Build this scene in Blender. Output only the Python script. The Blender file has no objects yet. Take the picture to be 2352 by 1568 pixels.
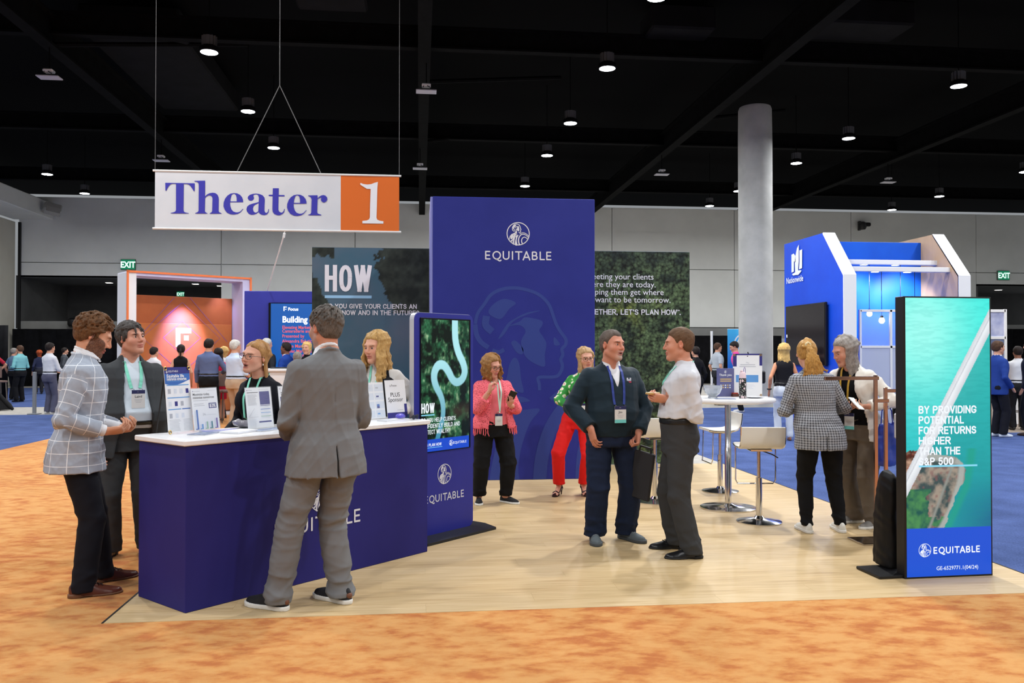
import bpy, bmesh, math, random
import numpy as np
from mathutils import Vector, Matrix
random.seed(4); np.random.seed(4)
SC = bpy.context.scene
# ------------------------------------------------------------------ camera, world, exposure
cam = bpy.data.cameras.new('camera'); cam_o = bpy.data.objects.new('camera', cam); SC.collection.objects.link(cam_o); SC.camera = cam_o
cam.sensor_width = 36.; cam.lens = 36.*1950/2352; cam.clip_end = 200
cam_o.location = (0, 0, 1.6); cam_o.rotation_euler = (math.radians(90+.764), 0, math.radians(-6.2))
world = bpy.data.worlds.new('hall_ambient'); SC.world = world; world.use_nodes = True
world.node_tree.nodes['Background'].inputs[0].default_value = (.9, .95, 1, 1); world.node_tree.nodes['Background'].inputs[1].default_value = .3
SC.view_settings.view_transform = 'Standard'; SC.view_settings.look = 'None'; SC.view_settings.exposure = 0.; SC.view_settings.gamma = 1.
SC.view_settings.use_curve_mapping = False
# ------------------------------------------------------------------ helpers: objects, materials
def srgb(h, a=1.0):
    if isinstance(h, str):
        h = h.lstrip('#'); c = [int(h[i:i+2], 16)/255 for i in (0, 2, 4)]
    else:
        c = list(h)
    return tuple((x/12.92 if x <= .04045 else ((x+.055)/1.055)**2.4) for x in c) + (a,)

MATS = {}
def mat(name, col=None, rough=.6, metal=0., emis=None, estr=1., spec=.5, alpha=1., trans=0., ior=1.45, sheen=0.):
    if name in MATS: return MATS[name]
    m = bpy.data.materials.new(name); m.use_nodes = True
    b = m.node_tree.nodes['Principled BSDF']
    if col is not None: b.inputs['Base Color'].default_value = srgb(col)
    b.inputs['Roughness'].default_value = rough; b.inputs['Metallic'].default_value = metal
    b.inputs['Specular IOR Level'].default_value = spec
    b.inputs['Alpha'].default_value = alpha; b.inputs['Transmission Weight'].default_value = trans
    b.inputs['IOR'].default_value = ior
    if sheen: b.inputs['Sheen Weight'].default_value = sheen
    if emis is not None:
        b.inputs['Emission Color'].default_value = srgb(emis); b.inputs['Emission Strength'].default_value = estr
    MATS[name] = m
    return m

class N:
    """small node-graph helper on one material"""
    def __init__(s, m): s.t = m.node_tree; s.b = s.t.nodes['Principled BSDF']
    def n(s, typ, **kw):
        x = s.t.nodes.new(typ)
        for k, v in kw.items(): setattr(x, k, v)
        return x
    def l(s, a, b): s.t.links.new(a, b)
    def val(s, sock, v):
        if hasattr(v, 'is_linked'): s.l(v, sock)
        else: sock.default_value = v
    def math(s, op, a, b=None, clamp=False):
        x = s.n('ShaderNodeMath', operation=op); x.use_clamp = clamp
        s.val(x.inputs[0], a)
        if b is not None: s.val(x.inputs[1], b)
        return x.outputs[0]
    def mix(s, f, a, b):
        x = s.n('ShaderNodeMix', data_type='RGBA'); s.val(x.inputs[0], f)
        s.val(x.inputs[6], a); s.val(x.inputs[7], b); return x.outputs[2]
    def noise(s, vec, scale, detail=4, rough=.55):
        x = s.n('ShaderNodeTexNoise'); s.val(x.inputs['Vector'], vec)
        x.inputs['Scale'].default_value = scale; x.inputs['Detail'].default_value = detail; x.inputs['Roughness'].default_value = rough
        return x.outputs['Fac']
    def coord(s, which='Object'): return s.n('ShaderNodeTexCoord').outputs[which]
    def mapping(s, vec, scale=(1, 1, 1), rot=(0, 0, 0), loc=(0, 0, 0)):
        x = s.n('ShaderNodeMapping'); s.l(vec, x.inputs[0]); x.inputs['Scale'].default_value = scale
        x.inputs['Rotation'].default_value = rot; x.inputs['Location'].default_value = loc; return x.outputs[0]
    def ramp(s, f, stops):
        x = s.n('ShaderNodeValToRGB'); s.l(f, x.inputs[0]); e = x.color_ramp.elements
        while len(e) < len(stops): e.new(.5)
        for i, (p, c) in enumerate(stops): e[i].position = p; e[i].color = c if len(c) == 4 else (*c, 1)
        return x.outputs[0]
    def bump(s, h, strength=.3, dist=.01):
        x = s.n('ShaderNodeBump'); s.l(h, x.inputs['Height']); x.inputs['Strength'].default_value = strength
        x.inputs['Distance'].default_value = dist; s.l(x.outputs[0], s.b.inputs['Normal'])
    def base(s, c): s.l(c, s.b.inputs['Base Color'])

def link(o):
    bpy.context.scene.collection.objects.link(o); return o
def mk(name, V, Fc, mats, parent=None, loc=None, rotz=0., smooth=False, cols=None, attr=None, midx=None):
    me = bpy.data.meshes.new(name)
    V = np.asarray(V, dtype=np.float32).reshape(-1, 3)
    if isinstance(Fc, np.ndarray) and Fc.ndim == 2:
        nf, k = Fc.shape
        me.vertices.add(len(V)); me.vertices.foreach_set('co', V.ravel())
        me.loops.add(nf*k); me.loops.foreach_set('vertex_index', Fc.astype(np.int32).ravel())
        me.polygons.add(nf); me.polygons.foreach_set('loop_start', np.arange(0, nf*k, k, dtype=np.int32))
        me.update(calc_edges=True)
    else:
        me.from_pydata([tuple(map(float, v)) for v in V], [], Fc); me.update()
    if not isinstance(mats, (list, tuple)): mats = [mats]
    for m in mats: me.materials.append(m)
    if midx is not None: me.polygons.foreach_set('material_index', np.asarray(midx, dtype=np.int32))
    if smooth: me.polygons.foreach_set('use_smooth', np.ones(len(me.polygons), dtype=bool))
    if cols is not None:
        a = me.color_attributes.new('Col', 'FLOAT_COLOR', 'POINT')
        c = np.ones((len(V), 4), np.float32); c[:, :3] = cols; a.data.foreach_set('color', c.ravel())
    if attr is not None:
        a = me.attributes.new('pat', 'FLOAT_VECTOR', 'POINT'); a.data.foreach_set('vector', np.asarray(attr, np.float32).ravel())
    o = link(bpy.data.objects.new(name, me))
    if parent is not None: o.parent = parent
    if loc is not None: o.location = loc
    if rotz: o.rotation_euler = (0, 0, rotz)
    return o
def tag(o, label=None, cat=None, group=None, kind=None):
    for k, v in (('label', label), ('category', cat), ('group', group), ('kind', kind)):
        if v: o[k] = v
    return o
def thing(name, loc, rotz, label, cat, group=None):
    o = link(bpy.data.objects.new(name, None)); o.location = loc; o.rotation_euler = (0, 0, rotz)
    o.empty_display_size = .1
    return tag(o, label, cat, group)
def copy_tree(o, parent=None):
    c = o.copy(); link(c); c.parent = parent
    for ch in o.children: copy_tree(ch, c)
    return c

class MB:
    """collects simple solids into one mesh"""
    def __init__(s): s.V = []; s.F = []; s.M = []
    def add(s, V, Fs, mi=0):
        b = len(s.V); s.V += [tuple(map(float, v)) for v in V]; s.F += [tuple(b+i for i in f) for f in Fs]; s.M += [mi]*len(Fs); return s
    def box(s, c, d, bev=0., mi=0, rot=None):
        x, y, z = [q/2 for q in d]; e = min(bev, x*.49, y*.49, z*.49)
        if e <= 0:
            V = [(i*x, j*y, k*z) for i in (-1, 1) for j in (-1, 1) for k in (-1, 1)]
            Fs = [(0, 1, 3, 2), (4, 6, 7, 5), (0, 4, 5, 1), (2, 3, 7, 6), (0, 2, 6, 4), (1, 5, 7, 3)]
        else:
            V = []; idx = {}
            for i in (-1, 1):
                for j in (-1, 1):
                    for k in (-1, 1):
                        for ax in range(3):
                            p = [i*(x-e), j*(y-e), k*(z-e)]; p[ax] = (i*x, j*y, k*z)[ax]
                            idx[(i, j, k, ax)] = len(V); V.append(tuple(p))
            Fs = []
            for ax in range(3):
                for sg in (-1, 1):
                    o1, o2 = [q for q in range(3) if q != ax]; f = []
                    for a, b in ((-1, -1), (1, -1), (1, 1), (-1, 1)):
                        t = [0, 0, 0]; t[ax] = sg; t[o1] = a; t[o2] = b; f.append(idx[(*t, ax)])
                    flip = (sg > 0) == (ax == 1)
                    Fs.append(tuple(f[::-1]) if flip else tuple(f))
            for ax in range(3):
                o1, o2 = [q for q in range(3) if q != ax]
                for a in (-1, 1):
                    for b in (-1, 1):
                        f = []
                        for sg, w in ((-1, o1), (1, o1), (1, o2), (-1, o2)):
                            t = [0, 0, 0]; t[ax] = sg; t[o1] = a; t[o2] = b; f.append(idx[(*t, w)])
                        Fs.append(tuple(f))
            for i in (-1, 1):
                for j in (-1, 1):
                    for k in (-1, 1): Fs.append(tuple(idx[(i, j, k, ax)] for ax in range(3)))
        if rot is not None: V = [tuple(np.asarray(rot) @ np.array(v)) for v in V]
        return s.add([(v[0]+c[0], v[1]+c[1], v[2]+c[2]) for v in V], Fs, mi)
    def prism(s, P, z0, z1, mi=0, fr=None):
        """polygon P in a plane, extruded z0..z1 ; fr maps (u,v,w)->xyz"""
        n = len(P); fr = fr or (lambda u, v, w: (u, v, w))
        V = [fr(u, v, z0) for u, v in P] + [fr(u, v, z1) for u, v in P]
        Fs = [tuple(range(n))[::-1], tuple(range(n, 2*n))] + [(i, (i+1) % n, n+(i+1) % n, n+i) for i in range(n)]
        return s.add(V, Fs, mi)
    def lathe(s, prof, n=24, c=(0, 0, 0), mi=0):
        V = []; Fs = []
        for r, z in prof:
            for i in range(n):
                a = 2*math.pi*i/n; V.append((c[0]+r*math.cos(a), c[1]+r*math.sin(a), c[2]+z))
        for k in range(len(prof)-1):
            for i in range(n):
                j = (i+1) % n; Fs.append((k*n+i, k*n+j, (k+1)*n+j, (k+1)*n+i))
        Fs.append(tuple(range(n))[::-1]); Fs.append(tuple(range((len(prof)-1)*n, len(prof)*n)))
        return s.add(V, Fs, mi)
    def tube(s, P, r, n=8, mi=0, closed=False, flat=None):
        P = [np.array(p, float) for p in P]; m = len(P); V = []; Fs = []
        R = r if hasattr(r, '__len__') else [r]*m
        prev = None
        for i in range(m):
            a = P[(i-1) % m] if (closed or i > 0) else P[i]; b = P[(i+1) % m] if (closed or i < m-1) else P[i]
            t = b-a; t /= np.linalg.norm(t)+1e-9
            if prev is None:
                h = np.array([0, 0, 1.]) if abs(t[2]) < .9 else np.array([1., 0, 0]); u = np.cross(t, h)
            else: u = prev-t*np.dot(prev, t)
            u /= np.linalg.norm(u)+1e-9; prev = u; w = np.cross(t, u)
            for k in range(n):
                an = 2*math.pi*k/n; V.append(P[i]+R[i]*(u*math.cos(an)+w*math.sin(an)))
        for i in range(m if closed else m-1):
            j = (i+1) % m
            for k in range(n): Fs.append((i*n+k, i*n+(k+1) % n, j*n+(k+1) % n, j*n+k))
        if not closed: Fs.append(tuple(range(n))[::-1]); Fs.append(tuple(range((m-1)*n, m*n)))
        return s.add(V, Fs, mi)
    def grid(s, fn, nu, nv, mi=0):
        V = [fn(i/nu, j/nv) for j in range(nv+1) for i in range(nu+1)]
        Fs = [(j*(nu+1)+i, j*(nu+1)+i+1, (j+1)*(nu+1)+i+1, (j+1)*(nu+1)+i) for j in range(nv) for i in range(nu)]
        return s.add(V, Fs, mi)
    def build(s, name, mats, parent=None, loc=None, rotz=0., smooth=False, fix=True):
        o = mk(name, s.V, s.F, mats, parent, loc, rotz, False, midx=s.M)
        if fix:
            bm = bmesh.new(); bm.from_mesh(o.data); bmesh.ops.recalc_face_normals(bm, faces=bm.faces); bm.to_mesh(o.data); bm.free()
        if smooth:
            o.data.polygons.foreach_set('use_smooth', np.ones(len(o.data.polygons), dtype=bool))
            try: o.data.set_sharp_from_angle(angle=math.radians(35))
            except Exception: pass
        return o

# ------------------------------------------------------------------ flat print: outlines, ribbons, text
def cat_rom(P, sub=4, closed=False):
    P = [np.array(p, float) for p in P]; n = len(P); out = []
    rng = range(n) if closed else range(n-1)
    for i in rng:
        if closed: a, b, c, d = P[(i-1) % n], P[i], P[(i+1) % n], P[(i+2) % n]
        else: a, b, c, d = P[max(i-1, 0)], P[i], P[i+1], P[min(i+2, n-1)]
        for k in range(sub):
            t = k/sub; out.append(.5*((2*b)+(-a+c)*t+(2*a-5*b+4*c-d)*t*t+(-a+3*b-3*c+d)*t**3))
    if not closed: out.append(P[-1])
    return out
def ribbon(P, w, closed=False):
    P = [np.array(p, float) for p in P]; m = len(P); L = []; R = []
    W = w if hasattr(w, '__len__') else [w]*m
    if len(W) != m: W = np.interp(np.linspace(0, 1, m), np.linspace(0, 1, len(W)), W)
    for i in range(m):
        a = P[(i-1) % m] if (closed or i) else P[i]; b = P[(i+1) % m] if (closed or i < m-1) else P[i]
        t = b-a; t /= np.linalg.norm(t)+1e-9; nn = np.array([-t[1], t[0]])
        L.append(P[i]+nn*W[i]/2); R.append(P[i]-nn*W[i]/2)
    quads = []
    for i in range(m if closed else m-1):
        j = (i+1) % m; quads.append([L[i], L[j], R[j], R[i]])
    return quads
def fill(outlines):
    """list of closed outlines (holes by even-odd) -> 2-D verts, faces"""
    cu = bpy.data.curves.new('tmp', 'CURVE'); cu.dimensions = '2D'; cu.fill_mode = 'BOTH'
    for P in outlines:
        sp = cu.splines.new('POLY'); sp.points.add(len(P)-1)
        for q, p in zip(sp.points, P): q.co = (p[0], p[1], 0, 1)
        sp.use_cyclic_u = True
    o = bpy.data.objects.new('tmp', cu); me = bpy.data.meshes.new_from_object(o)
    V = [tuple(v.co[:2]) for v in me.vertices]; Fs = [tuple(p.vertices) for p in me.polygons]
    bpy.data.objects.remove(o); bpy.data.curves.remove(cu); bpy.data.meshes.remove(me)
    return V, Fs
_TX = {}
def text2d(s, size=1., bold=0., sx=1., space=1., align='LEFT', line=1., shear=0., res=3):
    k = (s, size, bold, sx, space, align, line, shear, res)
    if k in _TX: return _TX[k]
    cu = bpy.data.curves.new('tmp', 'FONT'); cu.body = s; cu.size = size; cu.offset = bold*size; cu.space_character = space
    cu.align_x = align; cu.space_line = line; cu.shear = shear; cu.resolution_u = res
    o = bpy.data.objects.new('tmp', cu); me = bpy.data.meshes.new_from_object(o)
    V = [(v.co[0]*sx, v.co[1]) for v in me.vertices]; Fs = [tuple(p.vertices) for p in me.polygons]
    bpy.data.objects.remove(o); bpy.data.curves.remove(cu); bpy.data.meshes.remove(me)
    _TX[k] = (V, Fs); return V, Fs
class Print:
    """flat print on a plane: origin o, axes u,v (unit), lifted along n"""
    def __init__(s, o, u, v, lift=.002):
        s.o = np.array(o, float); s.u = np.array(u, float); s.v = np.array(v, float); s.n = np.cross(s.u, s.v); s.k = lift
        s.V = []; s.F = []; s.M = []
    def P(s, x, y, z=0): return s.o+s.u*x+s.v*y+s.n*(s.k+z)
    def put(s, V, Fs, x=0, y=0, sc=1., mi=0, z=0):
        b = len(s.V); s.V += [s.P(x+sc*a[0], y+sc*a[1], z) for a in V]; s.F += [tuple(b+i for i in f) for f in Fs]; s.M += [mi]*len(Fs)
    def poly(s, P, x=0, y=0, sc=1., mi=0, z=0):
        V, Fs = fill([P]); s.put(V, Fs, x, y, sc, mi, z)
    def rect(s, x0, y0, x1, y1, mi=0, z=0): s.put([(x0, y0), (x1, y0), (x1, y1), (x0, y1)], [(0, 1, 2, 3)], mi=mi, z=z)
    cnt = 0
    def rib(s, P, w, x=0, y=0, sc=1., mi=0, closed=False, z=0):
        s.cnt += 1; z = z+.00025*(s.cnt % 7)*max(s.k/.002, .4)
        for q in ribbon(P, w, closed): s.put(q, [(3, 2, 1, 0)], x, y, sc, mi, z)
    def text(s, t, x, y, size, mi=0, width=None, z=0, **kw):
        V, Fs = text2d(t, size, **kw)
        if width:
            xs = [v[0] for v in V]; w = max(xs)-min(xs); k = width/w; a = kw.get('align', 'LEFT')
            x0 = min(xs) if a == 'LEFT' else (max(xs)+min(xs))/2 if a == 'CENTER' else max(xs)
            V = [((v[0]-x0)*k, v[1]) for v in V]
        s.put(V, Fs, x, y, 1, mi, z)
    def caps(s, t, x, y, h, w, mi=0, width=None, sx=1., gap=.13, align='LEFT', z=0):
        """grotesque capitals drawn with strokes of weight w (fraction of the cap height)"""
        adv = [(CW.get(c, .62)*sx if c != ' ' else .3*sx) for c in t]; tot = sum(adv)+gap*(len(t)-1); k = 1.
        if width: k = (width/h-gap*(len(t)-1))/sum(adv) if True else 1; tot = width/h
        cx = 0. if align == 'LEFT' else -tot if align == 'RIGHT' else -tot/2
        for c, a in zip(t, adv):
            W = a*k
            for pl in CAPS.get(c, []):
                P = [np.array((cx+w/2+q[0]*(W-w), w/2+q[1]*(1-w))) for q in pl]
                if c in "IL'.": P = [np.array((min(q[0], cx+W-w/2), q[1])) for q in P]
                e0 = P[0]-P[1]; e1 = P[-1]-P[-2]; P[0] = P[0]+e0/(np.linalg.norm(e0)+1e-9)*w*.5; P[-1] = P[-1]+e1/(np.linalg.norm(e1)+1e-9)*w*.5
                for a_, b_ in zip(P[:-1], P[1:]):
                    tt = (b_-a_)/(np.linalg.norm(b_-a_)+1e-9)*w*(.5 if len(P) < 6 else .12); first = a_ is P[0]; last = b_ is P[-1]
                    s.rib([a_ if first else a_-tt, b_ if last else b_+tt], w, x, y, h, mi, z=z)
            cx += W+gap
    def build(s, name, mats, parent=None):
        return mk(name, s.V, s.F, mats, parent, midx=s.M)
def _a(cx, cy, rx, ry, d0, d1, n=9): return [(cx+rx*math.cos(math.radians(d)), cy+ry*math.sin(math.radians(d))) for d in np.linspace(d0, d1, n)]
_O = _a(.5, .64, .5, .36, 0, 180)+_a(.5, .36, .5, .36, 180, 360)+[(1, .64)]
_C = _a(.5, .66, .5, .34, 15, 180)+_a(.5, .34, .5, .34, 180, 345)
_P = [(0, 0), (0, 1), (.58, 1)]+_a(.58, .74, .42, .26, 80, -80)+[(.58, .48), (0, .48)]
CAPS = {'A': [[(0, 0), (.5, 1)], [(.5, 1), (1, 0)], [(.2, .3), (.8, .3)]], 'B': [[(0, .53), (.6, .53)]+_a(.6, .765, .34, .235, -80, 80)+[(.6, 1), (0, 1), (0, 0), (.62, 0)]+_a(.62, .265, .38, .265, -80, 80)+[(.6, .53)]],
 'C': [_C], 'D': [[(0, 0), (0, 1), (.5, 1)]+_a(.5, .6, .5, .4, 80, 0)+_a(.5, .4, .5, .4, 0, -80)+[(.5, 0), (0, 0)]], 'E': [[(1, 1), (0, 1), (0, 0), (1, 0)], [(0, .52), (.9, .52)]], 'F': [[(1, 1), (0, 1), (0, 0)], [(0, .5), (.85, .5)]], 'G': [_C+[(1, .42), (.58, .42)]],
 'H': [[(0, 0), (0, 1)], [(1, 0), (1, 1)], [(0, .52), (1, .52)]], 'I': [[(0, 0), (0, 1)]], 'J': [[(1, 1), (1, .3)]+_a(.5, .3, .5, .3, 0, -180)], 'K': [[(0, 0), (0, 1)], [(1, 1), (.0, .4)], [(.3, .58), (1, 0)]], 'L': [[(0, 1), (0, 0), (1, 0)]], 'M': [[(0, 0), (0, 1), (.5, .2), (1, 1), (1, 0)]], 'N': [[(0, 0), (0, 1), (1, 0), (1, 1)]], 'O': [_O],
 'P': [_P], 'R': [_P, [(.5, .46), (1, 0)]], 'S': [_a(.5, .755, .47, .245, 20, 262)+_a(.5, .265, .5, .265, 82, -160)], 'T': [[(0, 1), (1, 1)], [(.5, 1), (.5, 0)]], 'U': [[(0, 1), (0, .36)]+_a(.5, .36, .5, .36, 180, 360)+[(1, .36), (1, 1)]], 'V': [[(0, 1), (.5, 0)], [(.5, 0), (1, 1)]], 'W': [[(0, 1), (.25, 0)], [(.25, 0), (.5, 1)], [(.5, 1), (.75, 0)], [(.75, 0), (1, 1)]], 'Y': [[(0, 1), (.5, .46)], [(1, 1), (.5, .46)], [(.5, .46), (.5, 0)]],
 '0': [_O], '5': [[(.92, 1), (.14, 1), (.08, .52)]+_a(.5, .32, .5, .32, 140, -155)], '&': [[(1, 0), (.22, .68)]+_a(.45, .8, .25, .2, 205, -40)+[(.1, .35)]+_a(.4, .25, .38, .25, 160, 300)+[(.95, .42)]], '?': [_a(.5, .74, .48, .26, 165, -70)+[(.5, .4), (.5, .3)], [(.5, .02), (.5, 0)]], "'": [[(0, 1), (0, .78)]], '.': [[(0, .02), (0, 0)]], ',': [[(0, .03), (-.1, -.12)]]}
CW = {'I': .19, 'W': .98, 'M': .8, "'": .17, '.': .18, ',': .18, 'L': .54, 'E': .58, 'F': .56, 'T': .6, 'O': .7, 'C': .68, 'G': .7, 'D': .68, 'N': .68, 'H': .68, 'U': .67, 'A': .68, 'V': .66, 'Y': .66, 'R': .66, 'B': .66, 'P': .64, 'S': .62, 'K': .66, '&': .7, 'J': .55, '0': .62, '5': .6, '?': .58}

LET = {  # stroked capitals, cap height 1, (polylines, advance)
 'E': ([[(.55, .93), (.07, .93), (.07, .07), (.56, .07)], [(.07, .5), (.5, .5)]], .86),
 'Q': ([[(.5+.43*math.cos(a), .5+.43*math.sin(a)) for a in np.linspace(0, 2*math.pi, 28)], [(.42, .06), (.62, -.02), (.8, -.14), (.93, -.13), (1.0, -.06)]], 1.2),
 'U': ([[(.07, 1), (.07, .4)]+[(.4-.33*math.cos(a), .36-.3*math.sin(a)) for a in np.linspace(0, math.pi, 14)]+[(.73, .4), (.73, 1)]], 1.08),
 'I': ([[(.07, 0), (.07, 1)]], .42),
 'T': ([[(0, .93), (.76, .93)], [(.38, 0), (.38, .9)]], .88),
 'A': ([[(.03, 0), (.42, .97), (.81, 0)], [(.18, .3), (.66, .3)]], 1.05),
 'B': ([[(.07, .5), (.4, .5), (.53, .59), (.56, .72), (.52, .86), (.4, .93), (.07, .93), (.07, .07), (.4, .07), (.58, .14), (.62, .28), (.57, .43), (.4, .5)]], .93),
 'L': ([[(.07, 1), (.07, .07), (.56, .07)]], .78)}
def wordmark(pr, x, y, h, mi=0, w=.15, z=0):
    """EQUITABLE in stroked capitals, centred on x, baseline y, cap height h"""
    adv = sum(LET[c][1] for c in 'EQUITABLE')-.3
    cx = x-adv*h/2
    for c in 'EQUITABLE':
        for pl in LET[c][0]:
            P = []
            for a, b in zip(pl[:-1], pl[1:]): P += [a]
            P += [pl[-1]]
            for a, b in zip(P[:-1], P[1:]):
                a = np.array(a); b = np.array(b); t = (b-a)/(np.linalg.norm(b-a)+1e-9)
                e = .05 if len(P) < 8 else .02
                if c == 'I' or (c in 'TUL' and abs(t[0]) < .01): e = 0
                pr.rib([a-t*e, b+t*e], w, cx, y, h, mi, z=z)
        cx += LET[c][1]*h
def emblem(pr, x, y, r, mi=0, z=0, ring=True):
    q = lambda P: [((a-1175)/340, (595-b)/340) for a, b in P]
    if ring: pr.rib([(.965*math.cos(a), .965*math.sin(a)) for a in np.linspace(0, 2*math.pi, 49)[:-1]], .075, x, y, r, mi, True, z)
    R = lambda P, w: pr.rib(cat_rom(q(P), 4), w, x, y, r, mi, z=z)
    R([(1000, 440), (1015, 390), (1060, 330), (1120, 310), (1190, 325), (1225, 370), (1240, 430), (1260, 465), (1245, 490), (1250, 520), (1238, 550), (1185, 556)], .06)
    R([(1000, 445), (1012, 490), (1045, 520), (1080, 515)], .06)
    R([(1085, 432), (1130, 388), (1190, 375)], .05)
    R([(950, 650), (925, 710), (910, 790)], .06)
    R([(1215, 602), (1280, 570), (1340, 567), (1420, 602), (1490, 668)], .055)
    R([(1218, 925), (1192, 850), (1187, 760), (1212, 680), (1260, 625), (1320, 607), (1400, 632), (1478, 702)], [.11, .09, .07, .06])
    R([(1302, 892), (1276, 820), (1282, 760), (1310, 712), (1360, 692), (1410, 710), (1458, 752)], [.09, .07, .06])
    for P in ([(1012, 440), (1030, 370), (1080, 335), (1122, 360), (1075, 400), (1052, 432)],
              [(1110, 462), (1150, 432), (1142, 402), (1195, 386), (1202, 430), (1210, 470), (1196, 522), (1150, 500)],
              [(1020, 452), (1045, 436), (1060, 452), (1040, 470)], [(1058, 470), (1098, 478), (1085, 495), (1060, 488)],
              [(1105, 500), (1128, 500), (1142, 572), (1100, 590), (1040, 630), (1002, 600), (1080, 560)],
              [(955, 640), (992, 604), (1038, 642), (1010, 722), (975, 760), (948, 722)],
              [(1060, 620), (1100, 598), (1150, 600), (1100, 640), (1082, 720), (1062, 800), (1048, 912), (1010, 885), (1032, 770), (990, 830), (950, 800), (1002, 765), (1030, 680)],
              [(1102, 655), (1182, 630), (1145, 720), (1132, 800), (1150, 932), (1080, 922), (1088, 800), (1110, 720)]):
        pr.poly([tuple(c) for c in cat_rom(q(P), 3, True)], x, y, r, mi, z)
# ------------------------------------------------------------------ implicit surfaces
def smin(a, b, k):
    if k <= 1e-6: return np.minimum(a, b)
    h = np.maximum(k-np.abs(a-b), 0)/k
    return np.minimum(a, b)-h*h*(k*.25)
def smax(a, b, k): return -smin(-a, -b, k)
A_ = lambda *p: np.array(p, dtype=np.float64)
def unit(v):
    v = np.asarray(v, float); return v/(np.linalg.norm(v)+1e-12)
def cone(a, b, ra, rb, fl=None, fs=1.):
    a = np.asarray(a, float); b = np.asarray(b, float); d = b-a; L = float(d@d)+1e-12
    def f(X, Y, Z):
        x = X-a[0]; y = Y-a[1]; z = Z-a[2]
        h = np.clip((x*d[0]+y*d[1]+z*d[2])/L, 0, 1)
        x = x-d[0]*h; y = y-d[1]*h; z = z-d[2]*h
        if fl is None: q = x*x+y*y+z*z
        else:
            c = x*fl[0]+y*fl[1]+z*fl[2]; q = x*x+y*y+z*z+c*c*(fs*fs-1)
        return np.sqrt(q)-(ra+(rb-ra)*h)
    r = max(ra, rb); return f, np.minimum(a, b)-r, np.maximum(a, b)+r
def ell(c, r, R=None):
    c = np.asarray(c, float); r = np.asarray(r, float)
    def f(X, Y, Z):
        x = X-c[0]; y = Y-c[1]; z = Z-c[2]
        if R is not None: x, y, z = R[0, 0]*x+R[1, 0]*y+R[2, 0]*z, R[0, 1]*x+R[1, 1]*y+R[2, 1]*z, R[0, 2]*x+R[1, 2]*y+R[2, 2]*z
        x = x/r[0]; y = y/r[1]; z = z/r[2]
        k0 = np.sqrt(x*x+y*y+z*z); k1 = np.sqrt((x/r[0])**2+(y/r[1])**2+(z/r[2])**2)+1e-9
        return k0*(k0-1)/k1
    m = r if R is None else np.full(3, r.max()); return f, c-m, c+m
def torso(rows, n=2.2):
    """rows (z, cx, cy, a, b) ascending"""
    T = np.array(rows, float)
    def f(X, Y, Z):
        cx, cy, a, b = [np.interp(Z, T[:, 0], T[:, i]) for i in (1, 2, 3, 4)]
        x = X-cx; y = Y-cy
        rho = (np.abs(x/a)**n+np.abs(y/b)**n)**(1/n)+1e-6; r = np.sqrt(x*x+y*y)
        d = np.where(rho < .3, (rho-1)*np.minimum(a, b), (1-1/np.maximum(rho, .3))*r)
        return np.maximum(np.maximum(d, Z-T[-1, 0]), T[0, 0]-Z)
    return f, A_((T[:, 1]-T[:, 3]).min(), (T[:, 2]-T[:, 4]).min(), T[0, 0]), A_((T[:, 1]+T[:, 3]).max(), (T[:, 2]+T[:, 4]).max(), T[-1, 0])
class Sdf:
    def __init__(s): s.it = []; s.cuts = []; s.mods = []
    def u(s, p, k=.01): s.it.append(('u', p[0], p[1], p[2], k)); return s
    def s_(s, p, k=.01): s.it.append(('s', p[0], p[1], p[2], k)); return s
    def cut(s, f): s.cuts.append(f); return s
    def mod(s, f): s.mods.append(f); return s
    def bounds(s):
        L = [i for i in s.it if i[0] == 'u']
        return np.min([i[2] for i in L], 0), np.max([i[3] for i in L], 0)
    def grid(s, xs, ys, zs):
        D = np.full((len(xs), len(ys), len(zs)), .25, np.float32); ax = (xs, ys, zs)
        for op, f, lo, hi, k in s.it:
            pad = k+.03; sl = []
            for i in range(3):
                a = np.searchsorted(ax[i], lo[i]-pad); b = np.searchsorted(ax[i], hi[i]+pad); sl.append(slice(a, b))
            if any(q.start >= q.stop for q in sl): continue
            v = f(xs[sl[0]][:, None, None], ys[sl[1]][None, :, None], zs[sl[2]][None, None, :])
            sl = tuple(sl); D[sl] = smin(D[sl], v, k) if op == 'u' else smax(D[sl], -v, k)
        X, Y, Z = xs[:, None, None], ys[None, :, None], zs[None, None, :]
        if s.mods:
            I, J, K = np.nonzero(np.abs(D) < .05); p = (xs[I], ys[J], zs[K]); d = D[I, J, K]
            for m in s.mods: d = d+m(*p)
            D[I, J, K] = d
        for c in s.cuts: D = np.maximum(D, c(X, Y, Z))
        return D
    def __call__(s, X, Y, Z):
        D = np.full(np.broadcast(X, Y, Z).shape, .25)
        for op, f, lo, hi, k in s.it:
            v = f(X, Y, Z); D = smin(D, v, k) if op == 'u' else smax(D, -v, k)
        for c in s.cuts: D = np.maximum(D, c(X, Y, Z))
        return D
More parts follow.
